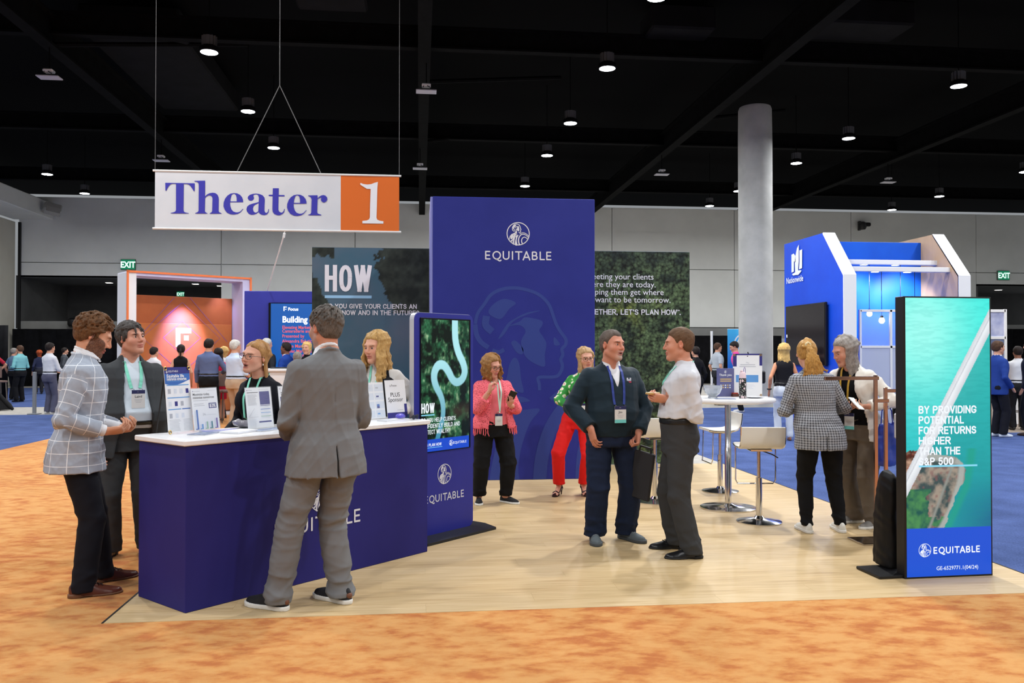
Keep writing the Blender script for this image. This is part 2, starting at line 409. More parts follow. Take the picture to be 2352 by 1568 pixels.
def nets(D, xs, ys, zs):
    S = D < 0
    c = np.zeros(tuple(q-1 for q in D.shape), np.int8)
    for i in (0, 1):
        for j in (0, 1):
            for k in (0, 1): c += S[i:c.shape[0]+i, j:c.shape[1]+j, k:c.shape[2]+k]
    act = (c > 0) & (c < 8); I, J, K = np.nonzero(act); n = len(I)
    vid = np.full(c.shape, -1, np.int32); vid[I, J, K] = np.arange(n)
    acc = np.zeros((n, 3)); cnt = np.zeros(n); ax = (xs, ys, zs); IJK = (I, J, K)
    for axis in range(3):
        o1, o2 = [q for q in range(3) if q != axis]
        for a in (0, 1):
            for b in (0, 1):
                o = [0, 0, 0]; o[o1] = a; o[o2] = b; e = list(o); e[axis] = 1
                d1 = D[I+o[0], J+o[1], K+o[2]]; d2 = D[I+e[0], J+e[1], K+e[2]]
                m = (d1 < 0) != (d2 < 0); t = d1[m]/(d1[m]-d2[m])
                for q in range(3):
                    p1 = ax[q][IJK[q][m]+o[q]]
                    acc[m, q] += p1 if q != axis else p1+(ax[q][IJK[q][m]+1]-p1)*t
                cnt[m] += 1
    V = acc/cnt[:, None]; Q = []
    T = S[:-1, 1:-1, 1:-1] != S[1:, 1:-1, 1:-1]; i, j, k = np.nonzero(T); j += 1; k += 1; ins = S[i, j, k]
    q = np.stack([vid[i, j-1, k-1], vid[i, j, k-1], vid[i, j, k], vid[i, j-1, k]], 1); q[~ins] = q[~ins][:, ::-1]; Q.append(q)
    T = S[1:-1, :-1, 1:-1] != S[1:-1, 1:, 1:-1]; i, j, k = np.nonzero(T); i += 1; k += 1; ins = S[i, j, k]
    q = np.stack([vid[i-1, j, k-1], vid[i-1, j, k], vid[i, j, k], vid[i, j, k-1]], 1); q[~ins] = q[~ins][:, ::-1]; Q.append(q)
    T = S[1:-1, 1:-1, :-1] != S[1:-1, 1:-1, 1:]; i, j, k = np.nonzero(T); i += 1; j += 1; ins = S[i, j, k]
    q = np.stack([vid[i-1, j-1, k], vid[i, j-1, k], vid[i, j, k], vid[i-1, j, k]], 1); q[~ins] = q[~ins][:, ::-1]; Q.append(q)
    Q = np.concatenate(Q)
    # keep only the largest-looking pieces: drop tiny islands
    return V, Q
def islands(V, Q, keep=1):
    n = len(V); lab = np.arange(n)
    while True:
        m = lab[Q].min(1); new = lab.copy()
        for k in range(4): np.minimum.at(new, Q[:, k], m)
        new = new[new]
        if (new == lab).all(): break
        lab = new
    u, cts = np.unique(lab, return_counts=True)
    big = u[np.argsort(-cts)[:keep]]; ok = np.isin(lab, big)
    idx = np.cumsum(ok)-1; f = ok[Q[:, 0]]
    return V[ok], idx[Q[f]]
def cluster(V, Q, mask, cell):
    """merge the masked vertices on a coarse lattice (for surface no one sees), keep the rest"""
    k = np.floor(V/cell).astype(np.int64); key = (k[:, 0]+500)*4000000+(k[:, 1]+500)*2000+(k[:, 2]+500); key = np.where(mask, key, -1-np.arange(len(V)))
    u, inv = np.unique(key, return_inverse=True); inv = inv.ravel(); W = np.zeros((len(u), 3)); c = np.zeros(len(u)); np.add.at(W, inv, V); np.add.at(c, inv, 1)
    T = inv[np.concatenate([Q[:, [0, 1, 2]], Q[:, [0, 2, 3]]])]; T = T[(T[:, 0] != T[:, 1]) & (T[:, 1] != T[:, 2]) & (T[:, 0] != T[:, 2])]
    _, i = np.unique(np.sort(T, 1), axis=0, return_index=True); T = T[np.sort(i)]; used = np.zeros(len(u), bool); used[T] = True; idx = np.cumsum(used)-1
    return (W/c[:, None])[used], idx[T]
def axis(lo, hi, h, fine=()):
    x = lo; out = [lo]
    while x < hi:
        st = h
        for a, b, hf in fine:
            if a-h < x < b: st = min(st, hf)
        x += st; out.append(x)
    return np.array(out)
def sdf_mesh(sd, h, fine=(), keep=1):
    lo, hi = sd.bounds(); lo = lo-.03; hi = hi+.03
    ax = [axis(lo[i], hi[i], h, [(c[i]-r[i], c[i]+r[i], hf) for c, r, hf in fine]) for i in range(3)]
    V, Q = nets(sd.grid(*ax), *ax)
    return islands(V, Q, keep) if keep else (V, Q)
def wob(f, seed, amp, sc=(1, 1, 1), oct=3):
    r = np.random.RandomState(seed); W = [(unit(r.randn(3))*f*(1+.5*i), unit(r.randn(3))*f*.7, r.rand()*6.3, r.rand()*6.3) for i in range(oct)]
    def g(X, Y, Z):
        t = 0.
        for w, v, a, b in W:
            p = X*sc[0]; q = Y*sc[1]; s = Z*sc[2]
            t = t+np.sin(w[0]*p+w[1]*q+w[2]*s+a+1.6*np.sin(v[0]*p+v[1]*q+v[2]*s+b))
        return amp*t/oct
    return g
def crease(f, seed, sc=(1, 1, 1), n=4, pw=2.2):
    r = np.random.RandomState(seed); W = []
    for i in range(n):
        d = r.randn(3)*np.array([1, 1, 1.5]); W.append((unit(d)*f*(1+.35*i), unit(r.randn(3))*f*.45, r.rand()*6.3, r.rand()*6.3))
    def g(X, Y, Z):
        t = 0.
        for w, v, a, b in W:
            p = X*sc[0]; q = Y*sc[1]; s = Z*sc[2]
            t = t+(1-np.abs(np.sin(.5*(w[0]*p+w[1]*q+w[2]*s+a+1.5*np.sin(v[0]*p+v[1]*q+v[2]*s+b)))))**pw
        return .42-t/n*1.25
    return g
def gauss(x, s): return np.exp(-(x/s)**2)

# ------------------------------------------------------------------ people
def rotm(yaw, pitch, roll):
    y, p, r = [math.radians(q) for q in (yaw, pitch, roll)]
    Rz = A_([math.cos(y), -math.sin(y), 0], [math.sin(y), math.cos(y), 0], [0, 0, 1])
    Rx = A_([1, 0, 0], [0, math.cos(p), -math.sin(p)], [0, math.sin(p), math.cos(p)])
    Ry = A_([math.cos(r), 0, math.sin(r)], [0, 1, 0], [-math.sin(r), 0, math.cos(r)])
    return Rz@Rx@Ry
def ik(a, t, l1, l2, pole):
    a = np.asarray(a, float); t = np.asarray(t, float); d = t-a; D = np.linalg.norm(d)
    if D > (l1+l2)*.998: t = a+d/D*(l1+l2)*.998; d = t-a; D = np.linalg.norm(d)
    u = d/D; x = (l1*l1-l2*l2+D*D)/(2*D); h = math.sqrt(max(l1*l1-x*x, 0))
    p = np.asarray(pole, float); p = p-u*(p@u); p = unit(p)
    return a+u*x+p*h, t
HEAD_CACHE = {}
def head_prims(sex, q):
    """list of (op, prim, k) in head coordinates: x right, y forward, z up, origin at the middle of the head, metres for a 23 cm head"""
    f = sex == 'f'; L = []
    u = lambda p, k: L.append(('u', *p, k)); s = lambda p, k: L.append(('s', *p, k))
    fat = q.get('fat', 0.)
    u(ell((0, -.014, .036), (.0765, .097, .083)), .0)
    u(ell((0, .03, -.03), (.061+fat*.5, .063, .083)), .035)
    u(cone((-.047-fat, .0, -.058), (-.012, .066, -.1), .02+fat*.5, .017), .03); u(cone((.047+fat, .0, -.058), (.012, .066, -.1), .02+fat*.5, .017), .03)
    u(ell((0, .073, -.1), (.019 if f else .024, .019, .015)), .02)
    u(ell((0, .077, .026), (.052, .017, .012)), .02)
    for sx in (-1, 1):
        s(ell((sx*.032, .1, .004), (.019, .02, .0135)), .018)
        u(ell((sx*.043, .058, -.028), (.022+fat*.3, .02, .02)), .03)
        u(ell((sx*.0315, .0765, .003), (.0155, .0135, .0125)), .005)
        s(ell((sx*.0318, .0915, .0018), (.0125, .008, .0036)), .003)
        u(ell((sx*.0315, .0955, .0225), (.0165, .005, .0028)), .006)
        R = rotm(sx*-25, 8, 0)
        u(ell((sx*.0775, -.012, .0), (.009, .019, .032), R), .006); s(ell((sx*.087, -.008, .003), (.007, .01, .018), R), .006)
    nz = .95 if f else 1.05
    u(cone((0, .088, .02), (0, .104+.005*nz, -.026), .0075, .0105*nz), .014)
    for sx in (-1, 1): u(ell((sx*.0125*nz, .096, -.031), (.0085, .0105, .0075)), .008)
    op = q.get('open', 0.)
    u(ell((0, .0905, -.0575), (.024, .0115, .0068)), .008)
    u(ell((0, .0885, -.0715-op), (.0205, .0115, .0075)), .008)
    s(ell((0, .1, -.0645-op*.5), (.023, .0125, .0013+op*.6)), .003)
    s(ell((0, .103, -.046), (.004, .006, .008)), .006)
    return L
def head_fn(sex, q, H, R, sc):
    L = head_prims(sex, q)
    def f(X, Y, Z):
        x = (X-H[0])/sc; y = (Y-H[1])/sc; z = (Z-H[2])/sc
        x, y, z = R[0, 0]*x+R[1, 0]*y+R[2, 0]*z, R[0, 1]*x+R[1, 1]*y+R[2, 1]*z, R[0, 2]*x+R[1, 2]*y+R[2, 2]*z
        D = None
        for op, p, lo, hi, k in L:
            v = p(x, y, z)
            D = v if D is None else (smin(D, v, k) if op == 'u' else smax(D, -v, k))
        return D*sc
    return f
FING = [(.031, (.046, .027, .022), .0092), (.0105, (.05, .031, .023), .0095), (-.0105, (.046, .029, .022), .009), (-.03, (.036, .022, .02), .0078)]
HANDP = {  # per finger (knuckle, middle, end) bends in degrees, thumb closing 0..1
 'relax': ([(18, 28, 18), (22, 32, 20), (26, 36, 22), (30, 40, 24)], .35),
 'grip': ([(62, 75, 45), (66, 78, 45), (68, 80, 45), (70, 80, 45)], .9),
 'hold': ([(30, 45, 30), (35, 50, 30), (38, 52, 30), (42, 55, 30)], .75),
 'pinch': ([(52, 55, 30), (55, 60, 35), (60, 70, 40), (62, 75, 40)], .9),
 'point': ([(8, 8, 5), (60, 80, 50), (65, 85, 50), (68, 85, 50)], .8),
 'flat': ([(6, 8, 6), (6, 8, 6), (8, 10, 6), (10, 12, 8)], .15),
 'fold': ([(40, 40, 25), (45, 45, 25), (48, 48, 25), (50, 50, 25)], .6)}
def add_hand(sd, W, d, n, right, pose, hs):
    """W wrist, d towards the fingers, n out of the palm, hs scale (1 = 19 cm)"""
    d = unit(d); n = unit(np.asarray(n, float)-d*np.dot(n, d)); s = np.cross(n, d) if right else np.cross(d, n)
    P, th = HANDP[pose] if isinstance(pose, str) else pose
    tips = []
    for i, (off, ln, r) in enumerate(FING):
        k0 = W+s*off*.6*hs+d*.012*hs; k1 = W+(d*(.093-abs(i-1)*.004)+s*off)*hs
        sd.u(cone(k0, k1, .0135*hs, .0112*hs, n, 1.05), .014*hs)
        a = 0.; p = k1
        for j in range(3):
            a += math.radians(P[i][j]); v = d*math.cos(a)+n*math.sin(a)+s*off*1.2*math.cos(a)
            e = p+unit(v)*ln[j]*hs; rr = r*hs*(1-.09*j)
            sd.u(cone(p, e, rr, rr*.9), .0035*hs); p = e
        tips.append(p)
    sd.u(ell(W+(d*.045-n*.002)*hs, A_(.036, .05, .015)*hs, np.stack([s, d, n], 1)), .014*hs)
    sd.u(ell(W+(d*.04+s*.025+n*.008)*hs, A_(.014, .032, .014)*hs, np.stack([s, d, n], 1)), .012*hs)
    t0 = W+(d*.02+s*.024+n*.006)*hs
    t1 = t0+unit(d*.7+s*(.75-.35*th)+n*(.2+.5*th))*.042*hs
    t2 = t1+unit(d*.9+s*(.45-.6*th)+n*(.15+.35*th))*.032*hs
    t3 = t2+unit(d*.95+s*(.25-.7*th)+n*(.1+.3*th))*.026*hs
    sd.u(cone(t0, t1, .0135*hs, .0115*hs), .01*hs); sd.u(cone(t1, t2, .011*hs, .0098*hs), .004*hs); sd.u(cone(t2, t3, .0098*hs, .0085*hs), .003*hs)
    return tips
SHOE_W = A_([-.072, .004], [-.066, .018], [-.05, .029], [-.02, .033], [.05, .035], [.11, .045], [.15, .044], [.18, .033], [.198, .017], [.206, .004])
def shoe_fns(fx, fy, yaw, sc, style='oxford', z0=0.):
    c, s = math.cos(math.radians(yaw)), math.sin(math.radians(yaw)); T = SHOE_W*1.0
    top = {'oxford': A_([-.075, .055], [-.05, .085], [0, .092], [.04, .082], [.08, .062], [.14, .045], [.19, .034], [.21, .018]),
           'sneaker': A_([-.075, .06], [-.05, .085], [0, .085], [.05, .08], [.1, .066], [.15, .055], [.19, .044], [.21, .024])}[style]
    def loc(X, Y, Z): x = (X-fx)/sc; y = (Y-fy)/sc; return x*c+y*s, -x*s+y*c, (Z-z0)/sc
    def upper(X, Y, Z):
        u, v, w = loc(X, Y, Z); a = np.interp(v, T[:, 0], T[:, 1]); h = np.interp(v, top[:, 0], top[:, 1])
        d = ((np.abs(u/a)**2.3+np.abs(np.maximum(w, 0)/h)**2.3)**(1/2.3)-1)*np.minimum(a, h)
        return np.maximum(np.maximum(np.maximum(d, v-.204), -.07-v), .004-w)*sc
    def sole(X, Y, Z):
        u, v, w = loc(X, Y, Z); th = .026 if style == 'sneaker' else .015
        a = np.interp(v/1.03, T[:, 0], T[:, 1])+.0035
        if style == 'oxford': th = np.where(v < -.005, .024, np.where(v < .02, .013, .013)); 
        d = np.maximum(np.maximum(np.abs(u)-a, w-th), -w)
        if style == 'oxford': d = np.maximum(d, np.where((v > -.005) & (v < .05), .006-w, -1))
        return np.maximum(np.maximum(d, v-.211), -.076-v)*sc
    lo = A_(fx-.25*sc, fy-.25*sc, z0); hi = A_(fx+.25*sc, fy+.25*sc, z0+.1*sc)
    return (upper, lo, hi), (sole, lo, hi), loc

def base_rows(sex, q, grow=0., shoulder=1.):
    """torso outline for height 1: z, a, b, cy"""
    w = q.get('w', 1.); be = q.get('belly', 0.)
    if sex == 'm':
        R = [(.455, .085, .07, -.004), (.5, .1, .075, -.006), (.54, .102, .072, -.006), (.58, .096, .067, -.002), (.62, .093, .065, 0), (.67, .097, .068, .001),
             (.72, .105, .072, .002), (.76, .108, .07, -.002), (.789, .106, .06, -.008), (.806, .096, .052, -.01), (.823, .07, .044, -.012), (.84, .046, .039, -.012), (.862, .038, .037, -.008)]
    else:
        R = [(.455, .085, .072, -.006), (.5, .104, .08, -.008), (.54, .102, .076, -.008), (.58, .09, .066, -.002), (.625, .078, .058, .002), (.67, .084, .061, .002),
             (.72, .092, .064, 0), (.76, .095, .062, -.004), (.789, .09, .053, -.009), (.806, .08, .045, -.011), (.823, .058, .038, -.012), (.84, .04, .034, -.011), (.862, .032, .032, -.007)]
    out = []
    for z, a, b, cy in R:
        bl = be*math.exp(-((z-.605)/.07)**2); t = min(max((.86-z)/.05, 0), 1)
        out.append([z, (a*(1+(w-1)*t)+grow*t+bl*.5)*(shoulder if .775 < z < .815 else 1), b*(1+(w-1)*t)+grow*t+bl*.6, cy+bl*.55])
    return out
class Person:
    def __init__(s, name_label, loc, rotz, ht, sex='m', q=None, lean=(0, 0), twist=0., pelvis=(0, 0), head=(0, 0, 0), headoff=(0, 0, 0), feet=((-.11, 0, 6), (.11, 0, -6)),
                 hands=(None, None), poles=(None, None), skin='#c98f72', h=.009, bg=False, heel=0., label=None, group=None, shw=1.):
        q = q or {}; s.q = q; s.ht = ht; s.sex = sex; s.h = h; s.bg = bg; s.loc = loc; s.rz = math.radians(rotz); s.skin = srgb(skin)[:3]; s.label = name_label; s.group = group
        s.feet = feet; s.heel = heel; s.lean = lean
        f = sex == 'f'; S = ht; s.S = S; w = q.get('w', 1.)
        s.cx = lambda z: np.interp(z, [.5*S, .82*S, S], [pelvis[0], lean[0], lean[0]*1.25-pelvis[0]*.25])
        s.cy = lambda z: np.interp(z, [.5*S, .82*S, S], [pelvis[1], lean[1], lean[1]*1.2-pelvis[1]*.2])
        z = .797*S; sw = (.096 if not f else .083)*S*(1+(w-1)*.7)*shw; t = math.radians(twist)
        s.sh = [A_(s.cx(z)+sg*sw*math.cos(t), s.cy(z)-.012*S+sg*sw*math.sin(t), z-.012*S) for sg in (-1, 1)]
        s.tw = t
        s.el = []; s.wr = []; s.hd = []
        for i, sg in enumerate((-1, 1)):
            H = hands[i] or {}
            tgt = A_(*H.get('at', (sg*(sw+.05*S+.03*(w-1)), .03, .495*S)))
            e, wv = ik(s.sh[i], tgt, .172*S, .148*S, H.get('pole', (sg*.5, -1, -.15)))
            s.el.append(e); s.wr.append(wv)
            d = unit(H.get('dir', wv-e)); s.hd.append((d, A_(*H.get('n', (-sg, .15, 0))), H.get('pose', 'relax')))
        s.hip = [A_(s.cx(.5*S)+sg*.052*S*(1+(w-1)*.8), s.cy(.5*S)-.005*S, .505*S) for sg in (-1, 1)]
        s.kn = []; s.an = []
        for i in (0, 1):
            fx, fy, fa = feet[i][:3]; a = math.radians(fa); fz = feet[i][3] if len(feet[i]) > 3 else 0.
            k, an = ik(s.hip[i], A_(fx, fy, .048*S+heel+fz), .245*S, .222*S, (-math.sin(a)+.0*i, math.cos(a), 0)); s.kn.append(k); s.an.append(an)
        s.R = rotm(*head); s.hs = S*.142/.236*(1. if not f else 1.01)*q.get('hs', 1.)
        s.neck0 = A_(s.cx(.83*S), s.cy(.83*S)-.012*S, .821*S)
        s.Hd = A_(s.cx(.93*S)+headoff[0], s.cy(.93*S)+.004*S+headoff[1], .9385*S-.118*s.hs+.06*S+headoff[2])
        s.Hd[2] = S-(.119*s.hs)+headoff[2]
        s.root = None; s.cloth = []
        s.body()
    def rows(s, grow=0., z0=None, z1=None, sh=1., flare=(), bust=True):
        S = s.S; R = base_rows(s.sex, s.q, grow/S, sh)
        if z0 is not None and z0 < R[0][0]: R = [[z0, R[1][1], R[1][2], R[1][3]]]+R[1:]
        Z = np.array([r[0] for r in R]); zz = sorted(set([z for z in Z if (z0 is None or z > z0) and (z1 is None or z < z1)]+[z for z in (z0, z1) if z is not None]))
        out = []
        for z in zz:
            a, b, cy = [np.interp(z, Z, [r[i] for r in R]) for i in (1, 2, 3)]
            for fz, fa in flare:
                if z < fz: a += fa*(fz-z); b += fa*(fz-z)*.8
            out.append((z*S, s.cx(z*S), s.cy(z*S)+cy*S, a*S, b*S))
        return out
    def head_pt(s, x, y, z): return s.Hd+s.R@(A_(x, y, z)*s.hs)
    def body(s):
        S = s.S; B = Sdf(); f = s.sex == 'f'
        B.u(torso(s.rows(-.016)), .0)
        hf = (head_fn(s.sex, s.q, s.Hd, s.R, s.hs), s.Hd-.15*s.hs, s.Hd+.15*s.hs)
        nr = (.0315 if not f else .0265)*S*(1+(s.q.get('w', 1)-1)*.5)
        B.u(cone(s.neck0-A_(0, 0, .02*S), s.Hd+s.R@A_(0, -.022, -.045)*s.hs, nr*1.1, nr), .02)
        B.u(hf, .02)
        for i in (0, 1):
            ar = (1 if not f else .86)*(1+(s.q.get('w', 1)-1)*.6)*s.q.get('arm', 1.)
            B.u(cone(s.sh[i], s.el[i], .029*S*ar, .0225*S*ar), .02); B.u(cone(s.el[i], s.el[i]*.65+s.wr[i]*.35, .0225*S*ar, .0225*S*ar), .012); B.u(cone(s.el[i]*.65+s.wr[i]*.35, s.wr[i], .0225*S*ar, .0155*S*ar), .012)
            d, n, po = s.hd[i]
            if s.bg: B.u(ell(s.wr[i]+d*.08, A_(.03, .02, .085), np.stack([unit(np.cross(d, n)), unit(np.cross(unit(np.cross(d, n)), d)), d], 1)), .02)
            else: add_hand(B, s.wr[i], d, n, i == 1, po, S/1.78*(1.0 if not f else .93))
            B.u(cone(s.hip[i], s.kn[i], .045*S, .03*S), .02); B.u(cone(s.kn[i], s.an[i], .03*S, .02*S), .02)
            fx, fy, fa = s.feet[i][:3]; a = math.radians(fa); v = A_(-math.sin(a), math.cos(a), 0)
            if s.heel: 
                ball = A_(fx, fy, .032)+v*.085; B.u(cone(s.an[i]-v*.02-A_(0, 0, .035), ball, .026, .026), .03)
                for k in range(5):
                    sd_ = np.cross(v, (0, 0, 1))*(.032-.016*k)*(1 if i == 0 else -1); B.u(cone(ball+sd_, ball+sd_*1.05+v*(.05-.006*k)-A_(0, 0, .008), .0095, .0085 if k else .01), .008)
            else: B.u(cone(s.an[i], A_(fx, fy, .035)+v*.09, .022*S, .02), .02)
        B.cut(lambda X, Y, Z: .006-Z+0*X)
        s.B = B
        fine = [(s.Hd, A_(.12, .13, .14)*s.hs, .0052 if not s.bg else .011)]
        if not s.bg:
            for i in (0, 1): fine.append((s.wr[i]+s.hd[i][0]*.08, A_(.09, .09, .09), .0045))
        V, Q = sdf_mesh(B, .014 if not s.bg else .018, fine)
        see = np.linalg.norm((V-s.Hd)/A_(1, 1, 1.25), axis=1) < .155*s.hs
        for i in (0, 1):
            c = s.wr[i]+s.hd[i][0]*.07; see |= np.linalg.norm(V-c, axis=1) < .135
            if s.heel: see |= V[:, 2] < .2
        V, Q = cluster(V, Q, ~see, .022 if not s.bg else .026)
        # colours: skin, lips, brows, beard
        L = (V-s.Hd)@s.R/s.hs; x, y, z = L.T; ax = np.abs(x); q = s.q
        C = np.tile(np.array(s.skin), (len(V), 1)); r = np.random.RandomState(7)
        def blend(m, c):
            nonlocal C
            m = np.clip(m, 0, 1)[:, None]; C = C*(1-m)+np.array(c)*m
        hm = np.clip((.16-np.sqrt(x*x+y*y+z*z))/.02, 0, 1)
        red = A_(*s.skin)*A_(1.05, .72, .68)
        blend(hm*gauss(ax-.045, .02)*gauss(z+.03, .022)*(y > .03)*.5, red); blend(hm*gauss(x, .016)*gauss(z+.028, .016)*(y > .09)*.5, red); blend(hm*(ax > .076)*.5, red)
        if q.get('beard'):
            bc = srgb(q['beard'])[:3]; k = q.get('beardk', .8)
            if q.get('goatee'): m = (y > .055)*(gauss(x, .03)*(z < -.043)*(z > -.13))
            else: m = ((z < np.interp(ax, [0, .03, .05, .08], [-.043, -.046, -.03, .02]))*(z > -.14)*(y > np.interp(z, [-.12, -.08, 0], [.0, -.01, -.006])))
            blend(hm*m*k*(.85+.3*r.rand(len(V))), bc)
        lip = srgb(q.get('lip', '#b5655c'))[:3]
        op = q.get('open', 0)
        blend(hm*(y > .07)*(gauss(x, .021)**.5)*np.maximum(gauss(z+.0575, .0062), gauss(z+.0715+op, .007))*(ax < .025)*1.1, lip)
        if op: blend(hm*(y > .06)*(gauss(x, .02)*gauss(z+.0645+op*.5, .004+op*.5)*(ax < .02))*1.2, srgb('#3a1512')[:3])
        blend(hm*(y > .06)*gauss(ax-.032, .016)**.6*gauss(z-.0235+.1*np.maximum(ax-.03, 0), .0048)*(ax > .012)*(ax < .052)*1.1, srgb(q.get('brow', '#4a3526'))[:3])
        blend(hm*(y > .06)*gauss(ax-.0318, .0135)*gauss(z-.0068, .0025)*.75, srgb('#2a1a14')[:3])
        m = skin_mat()
        o = mk('person', V, Q, m, smooth=True, cols=C); o.location = s.loc; o.rotation_euler = (0, 0, s.rz)
        tag(o, s.label, 'person', s.group); s.root = o
        if not s.bg:
            for sx in (-1, 1):
                Ve = []; n1, n2 = 10, 14
                for a in range(n1+1):
                    for b in range(n2):
                        t = math.pi*a/n1; Ve.append((.0118*math.sin(t)*math.cos(2*math.pi*b/n2), .0118*math.cos(t), .0118*math.sin(t)*math.sin(2*math.pi*b/n2)))
                Fe = [(a*n2+b, a*n2+(b+1) % n2, (a+1)*n2+(b+1) % n2, (a+1)*n2+b) for a in range(n1) for b in range(n2)]
                ce = [srgb('#14100e')[:3] if v[1] > .0106 else srgb(q.get('iris', '#4a382a'))[:3] if v[1] > .0088 else srgb('#e9e2dc')[:3] for v in Ve]
                g = s.R@rotm(q.get('gaze', (0, 0))[0], q.get('gaze', (0, 0))[1], 0); c = s.head_pt(sx*.0315, .0775, .0025)
                mk('eye', [c+g@A_(*v)*s.hs for v in Ve], Fe, eye_mat(), o, smooth=True, cols=ce)
    # ---- garments
    def part(s, name, sd, m, h=None, fine=(), keep=1, cols=None, pat=False, smooth=True, parent=None, label=None, coarse=None):
        V, Q = sdf_mesh(sd, h or (s.h if not s.bg else .018), fine, keep)
        if coarse:
            mk_ = V[:, 2] < coarse*s.S
            for w_ in s.wr: mk_ &= np.linalg.norm(V-w_, axis=1) > .11
            V, Q = cluster(V, Q, mk_, .022)
        at = s.pattern(V) if pat else None
        o = mk(name, V, Q, m, parent or s.root, smooth=smooth, attr=at, cols=cols(V) if cols else None)
        if label: o['label'] = label
        return o
    def pattern(s, V):
        S = s.S; out = np.zeros_like(V); cx = s.cx(V[:, 2]); cy = s.cy(V[:, 2])
        ang = np.arctan2(V[:, 0]-cx, -(V[:, 1]-cy)); out[:, 0] = ang*.14*S/1.78*1.25; out[:, 1] = V[:, 2]
        dt = s.cloth[-1].it[0][1](V[:, 0], V[:, 1], V[:, 2]) if s.cloth else np.zeros(len(V)); best = np.full(len(V), 9.)
        for i in (0, 1):
            e1 = None; l0 = 0.
            for a, b, r0, r1 in ((s.sh[i], s.el[i], .033*S, .029*S), (s.el[i], s.wr[i], .029*S, .025*S)):
                d = b-a; L = np.linalg.norm(d); u = d/L; t = (V-a)@u; tc = np.clip(t, 0, L); w = V-(tc[:, None]*u+a); dist = np.linalg.norm(w, axis=1)-(r0+(r1-r0)*tc/L)
                e1 = unit(np.cross(u, (0, 1, .01))) if e1 is None else unit(e1-u*(e1@u)); e2 = np.cross(u, e1); an = np.arctan2(w@e1, w@e2)
                m = ((dist < dt-.002) | ((dist < .014) & ((t > .35*L) | (l0 > 0)))) & (dist < best) & ((t > .035) | (l0 > 0))
                best[m] = dist[m]; out[m, 0] = an[m]*.055; out[m, 1] = (1.0-l0-t[m]); out[m, 2] = 1
                l0 += L
        return out
    def sleeves(s, D, grow, upto=1., r0=.0315, r1=.0265, r2=.0225, k=.012, cuff=None):
        S = s.S; f = .9 if s.sex == 'f' else 1.; g = grow; ar = s.q.get('arm', 1.)*(1+(s.q.get('w', 1)-1)*.5)*f
        for i in (0, 1):
            D.u(cone(s.sh[i]-A_(0, 0, .002*S), s.sh[i]*.7+s.el[i]*.3, r0*S*ar+g, (r0*.7+r1*.3)*S*ar+g), .03)
            if upto > .5:
                D.u(cone(s.sh[i]*.7+s.el[i]*.3, s.el[i], (r0*.7+r1*.3)*S*ar+g, r1*S*ar+g), k)
                t = (upto-.5)*2; D.u(cone(s.el[i], s.el[i]*(1-t)+s.wr[i]*t, r1*S*ar+g, (r1+(r2-r1)*t)*S*ar+g), k)
            else:
                t = upto*2; D.u(cone(s.sh[i]*.7+s.el[i]*.3, s.sh[i]*(1-t)+s.el[i]*t, (r0*.7+r1*.3)*S*ar+g, (r0*.9+r1*.1)*S*ar+g), k)
        # open ends: slice the rounded sleeve end flat
        for i in (0, 1):
            if upto > .5: t = (upto-.5)*2; e = s.el[i]*(1-t)+s.wr[i]*t; d = unit(s.wr[i]-s.el[i])
            else: t = upto*2; e = s.sh[i]*(1-t)+s.el[i]*t; d = unit(s.el[i]-s.sh[i])
            def fn(X, Y, Z, e=e, d=d):
                x = X-e[0]; y = Y-e[1]; z = Z-e[2]; a = x*d[0]+y*d[1]+z*d[2]
                return np.maximum(-a, np.sqrt(np.maximum(x*x+y*y+z*z-a*a, 0))-.06)-0.
            D.s_((fn, e-.08, e+.08), .003)
        return D
    def folds(s, D, amp=.004, seed=1, f=32):
        """creases: elbows, armpits, and long soft drag lines on the trunk"""
        S = s.S; g1 = crease(f*1.15, seed); g2 = wob(f*1.3, seed+5, .7, (1, 1, 1.2))
        def m(X, Y, Z):
            k = .45+0*X
            for i in (0, 1):
                k = k+1.1*np.exp(-(((X-s.el[i][0])**2+(Y-s.el[i][1])**2+(Z-s.el[i][2])**2)/(.085**2)))+.7*np.exp(-(((X-s.sh[i][0]*.9)**2+(Y-s.sh[i][1])**2+(Z-s.sh[i][2]+.08)**2)/(.08**2)))
            return amp*k*(3.*g1(X, Y, Z)+.7*g2(X, Y, Z))
        D.mod(m); return D
    def top(s, name, m, grow=.01, hem=.5, sleeve=1., neck=None, open_=None, collar=None, amp=.004, seed=1, flare=(), sh=1., pat=False, mods=(), cuts=(), r=(.0315, .0265, .0225), bust=None, h=None, k=.012, zmax=None, label=None, hemw=0., coarse=None):
        S = s.S; D = Sdf(); D.u(torso(s.rows(grow, hem, zmax, sh, flare)), 0)
        if s.sex == 'f' and bust != 0:
            for sx in (-1, 1): D.u(ell((s.cx(.72*S)+sx*.042*S, s.cy(.72*S)+.052*S, .725*S), (.042*S+grow, .034*S+grow*.6, .045*S+grow)), .03)
        if sleeve: s.sleeves(D, grow*.42, sleeve, *r, k=k)
        if collar: s.collar(D, **collar)
        s.folds(D, amp, seed)
        for q in mods: D.mod(q)
        if neck:
            zc, yc, ra = neck; D.s_(ell((s.cx(zc*S), s.cy(zc*S)+yc*S, zc*S), A_(*ra)*S), .004)
        if open_:
            T = np.array(open_, float)
            def oc(X, Y, Z):
                w = np.interp(Z/S, T[:, 0], T[:, 1])*S; c = np.interp(Z/S, T[:, 0], T[:, 2] if T.shape[1] > 2 else 0*T[:, 0])*S
                return np.minimum(w-np.abs(X-s.cx(Z)-c), Y-s.cy(Z)-.0*S)
            D.cut(oc)
        for q in cuts: D.cut(q)
        hz = hem*S
